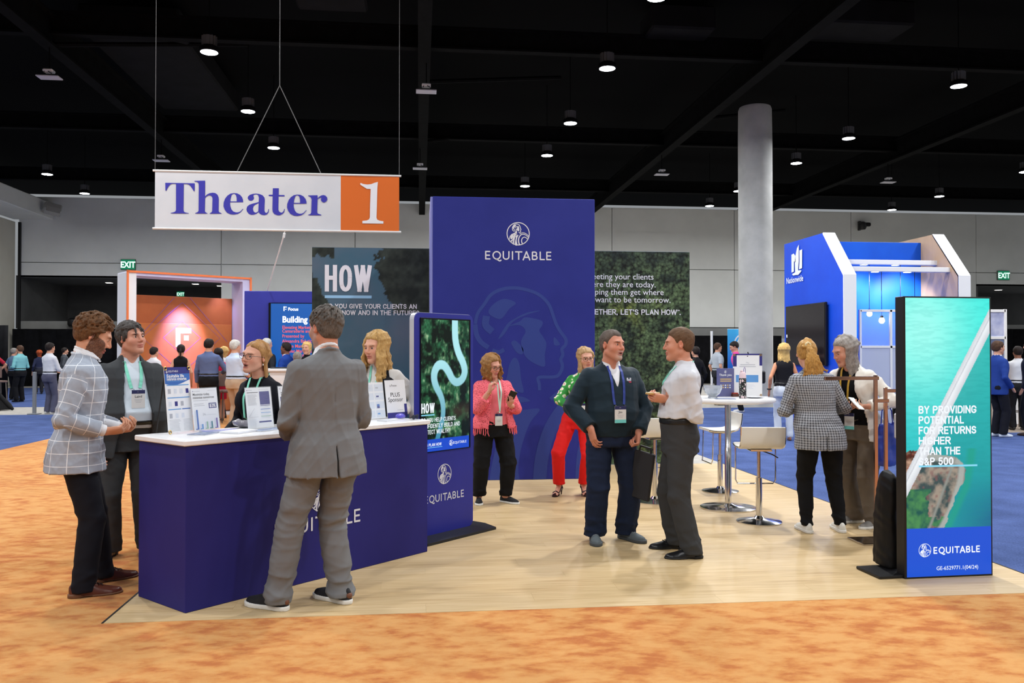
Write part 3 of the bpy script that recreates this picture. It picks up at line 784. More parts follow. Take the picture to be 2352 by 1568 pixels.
        if hemw: D.cut(lambda X, Y, Z: hz+hemw*np.sin(9*np.arctan2(X, Y))-Z)
        s.cloth.append(D)
        return s.part(name, D, m, h, pat=pat, label=label, coarse=coarse)
    def collar(s, D, r=.0095, rad=(.05, .05), zb=.868, zf=.838, yo=0., n=14, gap=25, hgt=1):
        S = s.S; c = s.neck0; P = []
        for i in range(n+1):
            a = math.radians(90+gap+(360-2*gap)*i/n); t = (1+math.sin(a))/2
            z = (zb+(zf-zb)*t-.0135)*S; P.append(A_(c[0]+(s.cx(z)-s.cx(.84*S))+rad[0]*S/1.78*1.18*math.cos(a), s.cy(z)-.012*S+yo+(rad[1]*S/1.78*1.18)*math.sin(a)+.012*t, z))
        for a, b in zip(P[:-1], P[1:]): D.u(cone(a, b, r, r), .006)
        if hgt > 1:
            P2 = [p+A_((p[0]-c[0])*.12, (p[1]-c[1])*.12, -.02) for p in P]
            for a, b in zip(P2[:-1], P2[1:]): D.u(cone(a, b, r, r), .008)
            for e, sg in ((P[0], 1), (P[-1], -1)): D.u(cone(e, e+A_(sg*.022, .014, -.034), r*1.15, r*.7), .008); D.u(cone(e+A_(sg*.016, -.006, -.004), e+A_(sg*.036, .004, -.03), r*1.15, r*.7), .008)
    def trousers(s, m, grow=.006, waist=.6, hem=.03, r=(.054, .041, .036), amp=.0035, seed=3, k=.006, name='trousers', mods=(), brk=.006, h=None, label=None, pat=False):
        S = s.S; D = Sdf(); D.u(torso(s.rows(grow, .45, waist)), 0); w = 1+(s.q.get('w', 1)-1)*.8
        for i in (0, 1):
            g = grow
            D.u(cone(s.hip[i]+A_(0, 0, .0), s.hip[i]*.5+s.kn[i]*.5, r[0]*S*w+g, (r[0]*.55+r[1]*.45)*S*w+g), .03 if i == 0 else k)
            D.u(cone(s.hip[i]*.5+s.kn[i]*.5, s.kn[i], (r[0]*.55+r[1]*.45)*S*w+g, r[1]*S*w+g), k)
            e = s.an[i]+A_(0, 0, -.03*S+0.); D.u(cone(s.kn[i], e, r[1]*S*w+g, r[2]*S*w+g), k)
        for sx in (-1, 1): D.u(ell((s.cx(.5*S)+sx*.045*S*w, s.cy(.5*S)-.035*S, .515*S), (.055*S*w, .05*S*w, .055*S*w)), .03)
        g1 = crease(34, seed); g2 = wob(40, seed+3, .6, (1, 1, 1.4))
        def md(X, Y, Z):
            z = Z/S; kf = gauss(z-.28, .06)*.8+gauss(z-.47, .05)*.9+gauss(z-.07, .05)*1.5+.45
            return amp*kf*(2.6*g1(X, Y, Z)+.8*g2(X, Y, Z))+0*X
        D.mod(md)
        for q in mods: D.mod(q)
        lift = [f[3] if len(f) > 3 else 0 for f in s.feet]
        D.cut(lambda X, Y, Z: hem*S+s.heel-Z+0*X)
        s.cloth.append(D); return s.part(name, D, m, h or (.0105 if not s.bg else .02), label=label, pat=pat)
    def belt(s, m, z=.59, grow=.012, hgt=.02):
        D = Sdf(); D.u(torso(s.rows(grow, z-hgt/2, z+hgt/2)), 0); return s.part('belt', D, m, .009 if not s.bg else .018)
    def shoes(s, m, ms, style='oxford', sc=None, name='shoe', lace=None):
        sc = sc or s.S/1.78*(1.0 if s.sex == 'm' else .93)
        for i in (0, 1):
            fx, fy, fa = s.feet[i][:3]; fz = s.feet[i][3] if len(s.feet[i]) > 3 else 0.; up, so, loc = shoe_fns(fx, fy, fa, sc, style, fz)
            D = Sdf(); D.u(up, 0); o = s.part(name, D, m, .0065 if not s.bg else .016)
            D2 = Sdf(); D2.u(so, 0)
            if not s.bg: s.part('sole', D2, ms, .008, parent=o, keep=0)
            if lace and not s.bg:
                mb = MB(); a = math.radians(fa); c, sn = math.cos(a), math.sin(a)
                W = lambda u, v, w: (fx+sc*(u*c-v*sn), fy+sc*(u*sn+v*c), sc*w+fz)
                for j in range(4):
                    v = .045+.017*j; hz = np.interp(v, [.04, .08, .14], [.083, .07, .056] if style == 'sneaker' else [.084, .064, .047])
                    mb.tube([W(u, v+.006*math.sin(u*90), hz+.002-(u/.03)**2*.012) for u in np.linspace(-.02, .02, 6)], .0028*sc, 5)
                mb.build('laces', lace, o, smooth=True)
    # ---- hair
    def cran(s, t, zup=0., k=.02):
        """distance to the skull grown by t, in head coordinates"""
        e1 = ell((0, -.014, .036+zup*.5), (.0765+t, .097+t, .083+t+zup*.5))[0]; e2 = ell((0, -.03, -.01), (.067+t, .07+t, .075+t))[0]
        return lambda x, y, z: smin(e1(x, y, z), e2(x, y, z), .03)
    def hair_short(s, m, t=.012, line=((-.11, -.062), (-.05, -.06), (-.03, -.035), (.0, .022), (.018, -.012), (.03, .02), (.05, .045), (.075, .066), (.1, .075)), amp=.0025, f=150, zup=0., recede=.0, seed=2, cols=None, h=None, extra=(), sc=(1, .35, 1), name='hair', sides=None):
        D = Sdf(); Ln = np.array(line, float); cf = s.cran(t, zup); g = wob(f, seed, amp, sc); g2 = wob(f*.35, seed+4, amp*1.2)
        def fn(X, Y, Z):
            x = (X-s.Hd[0])/s.hs; y = (Y-s.Hd[1])/s.hs; z = (Z-s.Hd[2])/s.hs; R = s.R
            x, y, z = R[0, 0]*x+R[1, 0]*y+R[2, 0]*z, R[0, 1]*x+R[1, 1]*y+R[2, 1]*z, R[0, 2]*x+R[1, 2]*y+R[2, 2]*z
            d = cf(x, y, z)
            if sides is not None: d = d+sides*np.clip((.07-z)/.08, 0, 1)
            d = d+g(x, y, z)+g2(x, y, z)
            for c, r in extra: d = smin(d, ell(c, r)[0](x, y, z)+g(x, y, z)*1.5, .02)
            lim = np.interp(y, Ln[:, 0], Ln[:, 1])+recede*np.clip((np.abs(x)-.015)/.03, 0, 1)*np.clip((y-.02)/.05, 0, 1)
            d = d+.85*t*np.clip(1-(z-lim)/.03, 0, 1)**1.5
            return smax(d, (lim-z)*.8, .008)*s.hs
        D.u((fn, s.Hd-.2*s.hs, s.Hd+.2*s.hs), 0)
        return s.part(name, D, m, h or (.0048 if not s.bg else .012), pat=False)
    def hair_locks(s, m, n=260, t=.014, L=.035, r=.006, line=((-.11, -.066), (-.05, -.062), (-.03, -.035), (.0, .024), (.018, -.008), (.03, .022), (.05, .047), (.075, .066), (.1, .075)), flow='crown', wave=.0, seed=2, base=.5, h=.0048, jit=.3, top=0., name='hair', k=.003, sides=1.):
        """short hair of many tapered locks lying over a thin cap"""
        D = Sdf(); Ln = np.array(line, float); cf = s.cran(t*base, 0.); g = wob(120, seed, .0015, (1, .5, 1)); hs = s.hs
        def fn(X, Y, Z):
            x = (X-s.Hd[0])/hs; y = (Y-s.Hd[1])/hs; z = (Z-s.Hd[2])/hs; R = s.R
            x, y, z = R[0, 0]*x+R[1, 0]*y+R[2, 0]*z, R[0, 1]*x+R[1, 1]*y+R[2, 1]*z, R[0, 2]*x+R[1, 2]*y+R[2, 2]*z
            lim = np.interp(y, Ln[:, 0], Ln[:, 1]); d = cf(x, y, z)+g(x, y, z)+.8*t*base*np.clip(1-(z-lim)/.02, 0, 1)
            return smax(d, (lim-z)*.8, .006)*hs
        D.u((fn, s.Hd-.17*hs, s.Hd+.17*hs), 0)
        rs = np.random.RandomState(seed); c = A_(0, -.014, .036); rad = A_(.0765, .097, .083)
        def proj(p, off):
            q = (p-c)/rad; u = unit(q); lo = max(0, -(p[2]-.0)/.06)
            w = c+u*rad; return w+unit(u/rad)*off
        cnt = 0; i = 0
        while cnt < n and i < n*6:
            i += 1; u = unit(rs.randn(3)); p = c+u*rad
            if p[2] < .0:
                f = min(-p[2]/.07, 1); p = A_(p[0]*(1-.02*f), min(p[1], .02)*(1-.12*f) if p[1] < 0 else p[1], p[2])
            if p[2] < np.interp(p[1], Ln[:, 0], Ln[:, 1])+.002: continue
            cnt += 1
            F = p-A_(.012, -.055, .115)
            if flow == 'side': F = A_(.9, -.25, 0) if p[2] > .07 else F*A_(.4, .2, 1)+A_(0, -.03, -.03)
            if flow == 'back': F = A_(.15*np.sign(p[0]), -1, .1) if p[2] > .05 else A_(0, -.5, -.8)
            if flow == 'quiff': F = (A_(.35, .25, .5) if p[1] > .035 and p[2] > .05 else F*A_(.6, .2, .6)+A_(.02, -.05, 0)) if p[2] > .03 else F*A_(.3, .3, 1)+A_(0, -.03, 0)
            F = unit(F+rs.randn(3)*jit*np.linalg.norm(F)); sd = np.cross(F, u); ph = rs.rand()*6; tt = t*(.75+.45*rs.rand())*(1+top*max(0, u[2]))*(1 if p[2] > .02 else sides); ll = L*(.7+.6*rs.rand()); P = []
            nn = 5 if wave else 4
            for j in range(nn):
                f = j/(nn-1); q = p+F*ll*f+sd*wave*math.sin(5.5*f+ph); P.append(s.Hd+s.R@(proj(q, tt*(.35+.65*math.sin(math.pi*min(.15+f*.75, 1))))*hs))
            for j in range(nn-1): D.u(cone(P[j], P[j+1], r*hs*(1-.45*j/(nn-1)), r*hs*(1-.45*(j+1)/(nn-1))), k)
        return s.part(name, D, m, h)
    def hair_long(s, m, end, n=46, part=0., gapf=42, wave=.0, wf=20, r=(.013, .007), vol=.014, front=.0, seed=3, cap=True, capline=None, h=.0063, back=True, spread=1., mid=None, jit=.012, name='hair', fall=.03, sidey=-.01):
        """curtain of tapered locks from the parting over the skull, falling to height `end` (metres above the floor)"""
        D = Sdf(); rs = np.random.RandomState(seed)
        if cap:
            Ln = np.array(capline or ((-.11, -.075), (-.03, -.06), (.01, .0), (.03, .035), (.06, .062), (.1, .078)), float); cf = s.cran(vol*.75); g = wob(120, seed, .002, (1, .3, 1)); g2 = wob(45, seed+2, .002)
            def fn(X, Y, Z):
                x = (X-s.Hd[0])/s.hs; y = (Y-s.Hd[1])/s.hs; z = (Z-s.Hd[2])/s.hs; R = s.R
                x, y, z = R[0, 0]*x+R[1, 0]*y+R[2, 0]*z, R[0, 1]*x+R[1, 1]*y+R[2, 1]*z, R[0, 2]*x+R[1, 2]*y+R[2, 2]*z
                d = cf(x, y, z)+g(x, y, z)+g2(x, y, z)+.006*gauss(x-part, .006)*(z > .05)
                lim = np.interp(y, Ln[:, 0], Ln[:, 1]); d = d+.55*vol*np.clip(1-(z-lim)/.03, 0, 1)**1.5*(y > 0)
                return smax(d, (lim-z)*.8, .01)*s.hs
            D.u((fn, s.Hd-.17*s.hs, s.Hd+.17*s.hs), 0)
        hi = 180 if back else 120
        for i in range(n):
            sg = 1 if i % 2 else -1; a = math.radians(gapf+(hi-gapf)*((i//2)+.5)/(n/2))*sg  # 0 = straight ahead
            dx, dy = math.sin(a), math.cos(a); P = []
            for t in (15, 45, 75, 95):
                tt = math.radians(t); rr = vol+.004*rs.randn()
                P.append(s.head_pt((.0765+rr)*math.sin(tt)*dx+part*math.cos(tt), -.014+(.097+rr)*math.sin(tt)*dy, .036+(.083+rr)*math.cos(tt)))
            zc = P[-1][2]; e = end+rs.randn()*.015+(.03 if abs(a) < 1.2 else 0)
            u = unit(A_(P[-1][0]-s.Hd[0], P[-1][1]-s.Hd[1]+.02, 0)); ph = rs.rand()*6
            for j in range(1, 8):
                f = j/7; z = zc+(e-zc)*f
                nk = s.neck0; ctr = s.Hd*(1-f)+A_(s.cx(z), s.cy(z)-.01, 0)*f
                rad = (.082+(mid or .0)*math.sin(math.pi*min(f*1.1, 1)))*(1-f)+(.085*spread+fall)*f
                wv = wave*math.sin(wf*(zc-z)+ph)*min(f*3, 1)
                px = ctr[0]+u[0]*(rad+wv)+rs.randn()*jit*f; py = ctr[1]+u[1]*(rad*(.85 if u[1] < 0 else 1.0)+wv)+rs.randn()*jit*f+sidey*f+(front*f if abs(a) < 1.7 else 0)
                P.append(A_(px, py, z))
            R = np.interp(np.linspace(0, 1, len(P)), [0, .35, .8, 1], [r[0]*.5, r[0], r[0]*.85, r[1]])
            for j in range(len(P)-1): D.u(cone(P[j], P[j+1], R[j]*s.hs, R[j+1]*s.hs), .006)
        s.hairD = D
        return s.part(name, D, m, h if not s.bg else .013)
    def front_y(s, x, z, y0=.45):
        ys = np.linspace(y0, -.25, 280); X = np.full_like(ys, x); Z = np.full_like(ys, z)
        D = np.full_like(ys, 1.)
        for d in s.cloth+[s.B]: D = np.minimum(D, d(X, ys, Z))
        i = np.nonzero(D < 0)[0]
        return ys[i[0]] if len(i) else 0.
    def lanyard(s, m, zb=.66, w=.018, dx=.0, half=.055, badge=None, top=.832, lift=.006, spread=.012, name='lanyard', bsize=(.1, .135), sag=0.):
        """two ribbons from the neck down the chest and the badge they carry"""
        S = s.S; mb = MB(); zt = top*S; ends = []
        for sg in (-1, 1):
            n = 14; L = []
            for i in range(n+1):
                t = i/n; z = zt+(zb*S-zt)*t; x = s.cx(z)+dx*t+sg*(half*(1-t)**.8+spread*t)
                y = s.front_y(x, z)+lift; L.append(A_(x, y, z))
            ymax = L[-1][1]
            for i in range(1, n):
                L[i][1] = max(L[i][1], L[i-1][1]+(ymax-L[i-1][1])/(n-i+1)*.0)
            q = S/1.78; L = [A_(s.neck0[0], s.neck0[1]-.071*q, zt+.033*q), A_(s.neck0[0]+sg*.045*q, s.neck0[1]-.055*q, zt+.03*q), A_(s.neck0[0]+sg*.066*q, s.neck0[1]-.01, zt+.018*q)]+L
            b = len(mb.V); V = []; Fs = []
            for i, p in enumerate(L):
                q = L[min(i+1, len(L)-1)]-L[max(i-1, 0)]; t = unit(q); sd_ = unit(np.cross(t, (0, 1, .0))); nn = unit(np.cross(sd_, t))
                if nn[1] < 0: nn = -nn
                for a, c in ((-1, 0), (1, 0), (1, -.0018), (-1, -.0018)): V.append(p+sd_*a*w/2+nn*c)
            for i in range(len(L)-1):
                for k in range(4): Fs.append((i*4+k, i*4+(k+1) % 4, (i+1)*4+(k+1) % 4, (i+1)*4+k))
            mb.add(V, Fs); ends.append(L[-1])
        o = mb.build(name, m, s.root)
        if badge is not None:
            c = (ends[0]+ends[1])/2; x, z = c[0], c[2]-.012; bw, bh = bsize
            y = max(s.front_y(x, z-bh*t)+.008 for t in (.05, .5, .95)); y = max(y, c[1])
            k = MB()
            for e in ends: k.tube([e, A_(e[0], y+.002, z+.004)], .003, 6)
            ck = k.build('clip', mat('clip_metal', '#b8b8ba', .25, 1.), o)
            k = MB(); k.box((x, y, z-bh/2), (bw, .003, bh), .001); b = k.build('badge', mat('badge_paper', '#dfe0df', .35), s.root)
            pr = Print(A_(x-bw/2, y+.0016, z-bh)+A_(bw, 0, 0), A_(-1, 0, 0), A_(0, 0, 1), .0006)
            pr.rect(0, bh*.8, bw, bh, 0)
            if badge.get('foot'): pr.rect(0, 0, bw, bh*.2, 2)
            if badge.get('text'): pr.text(badge['text'], bw/2, bh*.58, .026, 1, align='CENTER', bold=.012)
            for j in range(3): pr.rect(bw*(.2+.05*j), bh*(.46-.07*j), bw*(.8-.05*j), bh*(.475-.07*j), 3)
            for j in range(3): pr.rect(bw*(.42+.05*j), bh*.88, bw*(.45+.05*j), bh*.92, 4)
            pr.build('print', [mat('badge_navy', '#23285a', .5), mat('ink', '#2a2a30', .6), mat('badge_teal', '#74d3cf', .5), mat('ink_grey', '#8c8f98', .6), mat('paper_white', '#eeeeee', .6)], b)
        return o
    def glasses(s, m, w=.027, hgt=.019):
        mb = MB()
        for sx in (-1, 1):
            mb.tube([s.head_pt(sx*.033+w*math.copysign(abs(math.cos(a))**.7, math.cos(a)), .108-.008*abs(sx*.033+w*math.cos(a))/.06, .001+hgt*math.copysign(abs(math.sin(a))**.8, math.sin(a))) for a in np.linspace(0, 2*math.pi, 22)[:-1]], .0017, 6, closed=True)
            mb.tube([s.head_pt(sx*.061, .099, .006), s.head_pt(sx*.079, .06, .008), s.head_pt(sx*.083, -.005, .006), s.head_pt(sx*.08, -.03, -.012)], .0018, 6)
        mb.tube([s.head_pt(-.0075, .108, .004), s.head_pt(0, .111, .006), s.head_pt(.0075, .108, .004)], .0016, 6)
        o = mb.build('glasses', m, s.root, smooth=True); return o
    def world(s, p):
        c, q = math.cos(s.rz), math.sin(s.rz); p = np.asarray(p, float)
        return A_(s.loc[0]+c*p[0]-q*p[1], s.loc[1]+q*p[0]+c*p[1], s.loc[2]+p[2])

def skin_mat():
    if 'skin' in MATS: return MATS['skin']
    m = mat('skin', '#c98f72', .5, spec=.35); n = N(m); a = n.n('ShaderNodeAttribute', attribute_name='Col')
    f = n.noise(n.coord(), 90, 3); n.base(n.mix(n.math('MULTIPLY', f, .16), a.outputs['Color'], (.35, .12, .08, 1)))
    m.node_tree.nodes['Principled BSDF'].inputs['Subsurface Weight'].default_value = .0
    return m
def eye_mat():
    if 'eye' in MATS: return MATS['eye']
    m = mat('eye', '#ffffff', .15); n = N(m); a = n.n('ShaderNodeAttribute', attribute_name='Col'); n.base(a.outputs['Color']); return m
def cloth_mat(name, col, rough=.85, var=.12, sc=60, bump=.15, sheen=.0, col2=None, weave=900):
    if name in MATS: return MATS[name]
    m = mat(name, col, rough, spec=.25, sheen=sheen); n = N(m); c = n.coord()
    f = n.noise(c, sc, 5); g = n.noise(c, weave, 2)
    a = srgb(col); b = srgb(col2) if col2 else tuple(x*.6 for x in a[:3])+(1,)
    n.base(n.mix(n.math('MULTIPLY', n.math('ADD', n.math('MULTIPLY', f, .6), n.math('MULTIPLY', g, .6)), var*1.6), a, b))
    n.bump(g, bump, .002); return m
def hair_mat(name, c1, c2, rough=.62, sc=(260, 260, 24)):
    if name in MATS: return MATS[name]
    m = mat(name, c1, rough, spec=.2); n = N(m); v = n.mapping(n.coord(), scale=sc); f = n.noise(v, 1., 3, .6); f2 = n.noise(n.coord(), 22, 3)
    n.base(n.ramp(n.math('ADD', n.math('MULTIPLY', f, .6), n.math('MULTIPLY', f2, .4)), [(.3, srgb(c2)), (.6, srgb(c1))])); n.bump(f, .3, .004); return m
def lines_mat(name, base, line, pu, pv, wu, wv, rough=.85, base2=None, var=.25, soft=1.):
    """window-pane or tweed check from the garment's own cloth coordinates"""
    m = mat(name, base, rough, spec=.2); n = N(m); a = n.n('ShaderNodeAttribute', attribute_name='pat'); sp = n.n('ShaderNodeSeparateXYZ'); n.l(a.outputs['Vector'], sp.inputs[0])
    def ln(sock, p, w):
        d = n.math('ABSOLUTE', n.math('SUBTRACT', n.math('FRACT', n.math('ADD', n.math('DIVIDE', sock, p), 50.)), .5))
        return n.math('LESS_THAN', d, w/p/2)
    c = n.coord(); g = n.noise(c, 700, 2); f = n.noise(n.mapping(c, scale=(40, 40, 40)), 1, 4)
    b = n.mix(n.math('MULTIPLY', n.math('ADD', g, f), var), srgb(base), srgb(base2 or base))
    l1, l2 = ln(sp.outputs[0], pu, wu), ln(sp.outputs[1], pv, wv)
    return m, n, b, l1, l2, g
# ------------------------------------------------------------------ materials of the hall
def noisy(name, c1, c2, sc=3., rough=.8, detail=5, stops=(.35, .65), bump=0., bsc=200, scale=(1, 1, 1), spec=.4):
    if name in MATS: return MATS[name]
    m = mat(name, c1, rough, spec=spec); n = N(m); v = n.mapping(n.coord(), scale=scale)
    n.base(n.ramp(n.noise(v, sc, detail), [(stops[0], srgb(c1)), (stops[1], srgb(c2))]))
    if bump: n.bump(n.noise(v, bsc, 3), bump, .004)
    return m
M_concrete = noisy('concrete', '#a2a3a2', '#bcbdbc', 1.4, .85, 6, (.3, .7), .1, 60)
M_floor = noisy('hall_floor', '#a19c94', '#b3aea6', 6., .7)
M_wall = noisy('wall_paint', '#e2e3df', '#eaebe7', .6, .9)
M_black = mat('ceiling_black', '#060607', .9, spec=.05)
M_steel_d = noisy('steel_dark', '#090909', '#0f0f10', 4, .8, spec=.05)
M_white = mat('white_paint', '#e6e6e8', .5)
M_chrome = mat('chrome', '#d6d6d8', .12, 1.)
M_blackp = mat('black_plastic', '#101012', .45)
M_screenb = mat('screen_black', '#08080a', .12)
def glow(name, strength=1.):
    m = mat(name, '#050505', .25, spec=.3); n = N(m); a = n.n('ShaderNodeAttribute', attribute_name='Col'); n.l(a.outputs['Color'], m.node_tree.nodes['Principled BSDF'].inputs['Emission Color'])
    m.node_tree.nodes['Principled BSDF'].inputs['Emission Strength'].default_value = strength; return m
def vcol(name, rough=.5, spec=.3):
    m = mat(name, '#888888', rough, spec=spec); n = N(m); a = n.n('ShaderNodeAttribute', attribute_name='Col'); n.base(a.outputs['Color']); return m
def vnoise(x, y, seed, f):
    r = np.random.RandomState(seed); n = 64; G = r.rand(n, n); X = x*f; Y = y*f; i = np.floor(X).astype(int); j = np.floor(Y).astype(int); u = X-i; v = Y-j
    u = u*u*(3-2*u); v = v*v*(3-2*v); g = lambda a, b: G[a % n, b % n]
    return (g(i, j)*(1-u)+g(i+1, j)*u)*(1-v)+(g(i, j+1)*(1-u)+g(i+1, j+1)*u)*v
def fbm(x, y, seed, f, o=4):
    s = 0; a = 1; t = 0
    for k in range(o): s = s+a*vnoise(x, y, seed+k, f*2**k); t += a; a *= .55
    return s/t
def picture(name, org, u, v, w, h, nx, ny, fn, m, parent):
    """a flat printed or lit picture: a fine sheet whose points carry the colours"""
    xs, ys = np.meshgrid(np.linspace(0, w, nx+1), np.linspace(0, h, ny+1)); P = np.array(org)+xs.ravel()[:, None]*np.array(u)+ys.ravel()[:, None]*np.array(v)
    i = np.arange((nx+1)*(ny+1)).reshape(ny+1, nx+1); Fq = np.stack([i[:-1, :-1], i[:-1, 1:], i[1:, 1:], i[1:, :-1]], -1).reshape(-1, 4)
    return mk(name, P, Fq, m, parent, cols=fn(xs.ravel(), ys.ravel()))
def lerpc(a, b, t): t = np.clip(t, 0, 1)[:, None]; return np.asarray(a)*(1-t)+np.asarray(b)*t
def L3(h): return np.array(srgb(h)[:3])
def dist_path(x, y, P):
    d = np.full(x.shape, 9.)
    for a, b in zip(P[:-1], P[1:]):
        a = np.array(a); b = np.array(b); e = b-a; t = np.clip(((x-a[0])*e[0]+(y-a[1])*e[1])/(e@e), 0, 1); d = np.minimum(d, np.hypot(x-a[0]-e[0]*t, y-a[1]-e[1]*t))
    return d
# ------------------------------------------------------------------ setting: floor, walls, ceiling
def struct(o): o['kind'] = 'structure'; return o
struct(MB().box((4, 17, -.044), (70, 66, .08)).build('floor', M_floor))
def carpet(name, P, z0, z1, m, label):
    return tag(MB().prism(P, z0, z1).build(name, m), label, 'carpet')
mo = mat('orange_carpet', '#efae6c', .95, spec=.1, sheen=.15); n = N(mo); c = n.coord()
f1 = n.noise(n.mapping(c, scale=(1.3, 2.1, 1), rot=(0, 0, .5)), 4.2, 5, .6); f2 = n.noise(c, 1.4, 3); pile = n.noise(c, 320, 2, .7)
fm = n.math('ADD', n.math('ADD', n.math('MULTIPLY', f1, .74), n.math('MULTIPLY', f2, .26)), n.math('MULTIPLY', n.math('SUBTRACT', pile, .5), .26))
n.base(n.ramp(fm, [(.39, srgb('#ba6828')), (.47, srgb('#cd863f')), (.57, srgb('#d79a55'))])); n.bump(pile, .5, .012)
mb_ = mat('blue_carpet', '#4a62a8', .95, spec=.1); n = N(mb_); c = n.coord(); f = n.noise(c, 60, 4, .7); g = n.noise(c, 2.2, 3)
n.base(n.ramp(n.math('ADD', n.math('MULTIPLY', f, .6), n.math('MULTIPLY', g, .4)), [(.34, srgb('#35446c')), (.66, srgb('#5669a0'))])); n.bump(f, .4, .008)
carpet('carpet', [(-14, -4), (15, -4), (15, 5.275), (-1.875, 5.275), (-1.875, 22.6), (-6.86, 22.6), (-6.86, 5.275), (-14, 5.275)], -.02, 0., mo, 'orange mottled carpet running along the front and left of the wooden platform')
carpet('carpet', [(-26, 5.28), (-6.865, 5.28), (-6.865, 23.2), (-26, 23.2)], -.02, -.001, mb_, 'blue carpet left of the orange aisle, behind the plaid-jacket man')
carpet('carpet', [(4.365, 5.28), (18, 5.28), (18, 15.9), (11.3, 15.9), (11.3, 24), (4.365, 24)], -.02, -.001, mb_, 'blue carpet right of the wooden platform, reaching the concrete pillar')
carpet('carpet', [(-26, 26.5), (-8.5, 26.5), (-8.5, 41), (-26, 41)], -.02, -.001, mb_, 'far strip of blue carpet under the group by the black curtain')
carpet('carpet', [(11.32, 15.92), (20, 15.92), (20, 24), (11.32, 24)], -.02, -.001, noisy('taupe_vinyl', '#8d7f72', '#a09184', 3., .6, scale=(.5, 6, 1)), 'taupe flooring strip beyond the blue carpet by the white planter')
# wall at the back, in big panels with recessed joints
wb = link(bpy.data.objects.new('wall_back', None)); struct(wb)
def wpanel(x0, x1, z0, z1, m=M_wall): MB().box(((x0+x1)/2, 44.1, (z0+z1)/2), (x1-x0-.03, .2, z1-z0-.03), .01).build('panel', m, wb)
xs_ = [-19.6, -9.95, -3.3, 3.4, 10.1, 16.8, 23.4, 30.7, 39]
for a, b in zip(xs_[:-1], xs_[1:]):
    wpanel(a, b, 6.05, 9.3); wpanel(a, b, 5.3, 6.05) if (a < -19 or a > 30) else wpanel(a, b, 2.95, 6.05)
MB().box((10, 44.3, 4.7), (62, .1, 9.4)).build('backing', mat('joint_grey', '#77787a', .9), wb) if False else None
g_ = mat('joint_grey', '#6d6e70', .9)
MB().box((10.3, 44.22, 6.1), (40.5, .04, 6.4)).box((-14.8, 44.22, 7.3), (9.6, .04, 4)).box((34.8, 44.22, 7.3), (8.3, .04, 4)).build('joint', g_, wb)
M_band = noisy('band_grey', '#8b8b88', '#959592', 1., .9)
for a, b in zip(xs_[1:7], xs_[2:8]): MB().box(((a+b)/2, 44.1, 2.66), (b-a-.03, .2, .54), .01).build('panel', M_band, wb)
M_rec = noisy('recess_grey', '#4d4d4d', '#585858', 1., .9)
for i, (x0, x1) in enumerate(((-19.6, -9.95), (30.7, 39))):      # the two dark recesses
    k = MB(); k.box(((x0+x1)/2, 50, 4.1), (x1-x0, .2, 2.6)).box((x0-.05 if i == 0 else x0+.05, 47, 4.1), (.1, 6, 2.6)).box(((x0+x1)/2, 47, 5.36), (x1-x0, 6, .1))
    struct(k.build('trim_%d' % (i+1), M_rec)); struct(MB().box(((x0+x1)/2, 44.1, 2.85), (x1-x0, .25, .62), .02).build('trim_%d' % (i+3), M_band))
wl = link(bpy.data.objects.new('wall_left', None)); struct(wl)
M_cream = noisy('cream_panel', '#c6c2b4', '#cdc9bb', .8, .8)
for y0, y1 in ((29, 32.7), (32.7, 36.4), (36.4, 40.1), (40.1, 43.8)): MB().box((-19.75, (y0+y1)/2, 4.0), (.2, y1-y0-.04, 8.), .02).build('panel', M_cream, wl)
MB().box((-18.9, 36.5, 8.55), (1.9, 15, .8), .03).build('beam', M_wall, wl)
MB().box((-19.5, 43.9, 4.), (.12, .1, 8.)).build('post', M_blackp, wl)
struct(MB().box((4, 16, 10.35), (70, 66, .1)).build('ceiling', M_black))
bm_ = link(bpy.data.objects.new('ceiling_grid', None)); struct(bm_)
for x in (-8.6, .1, 8.7, 17.5):
    MB().box((x, 20, 9.45), (.3, 50, .06)).box((x, 20, 8.75), (.3, 50, .06)).box((x, 20, 9.1), (.07, 50, .7)).build('beam', M_steel_d, bm_)
for y in (12., 20.8, 29.6, 38.4):
    MB().box((4, y, 9.55), (60, .24, .05)).box((4, y, 9.05), (60, .24, .05)).box((4, y, 9.3), (60, .05, .5)).build('beam', M_steel_d, bm_)
for x0, x1, y in ((-8.6, -4.6, 20.8), (.1, 4.2, 22.6), (.1, 3.8, 29.), (8.7, 12.4, 25.2)):
    MB().tube([(x0, y, 8.8), (x1, y+2.6, 9.9)], .06, 6).build('brace', M_steel_d, bm_)
M_duct = noisy('duct_grey', '#0f0f10', '#151517', 2., .85, spec=.1)
for x, y, w, d in ((-9.5, 15.2, 9, 3.2), (-2.0, 19.3, 1.6, 1.2), (6.4, 20.6, 1.6, 1.2), (10.8, 19.8, 2.2, 1.2), (-7.1, 25, 2.4, 7)):
    MB().box((x, y, 9.8), (w, d, .6), .05).build('duct', M_duct, bm_)
struct(MB().lathe([(.5, -.02), (.5, 8.0), (.49, 8.9), (.46, 8.98)], 40, (10.03, 24.55, 0)).build('pillar', M_concrete, smooth=True))
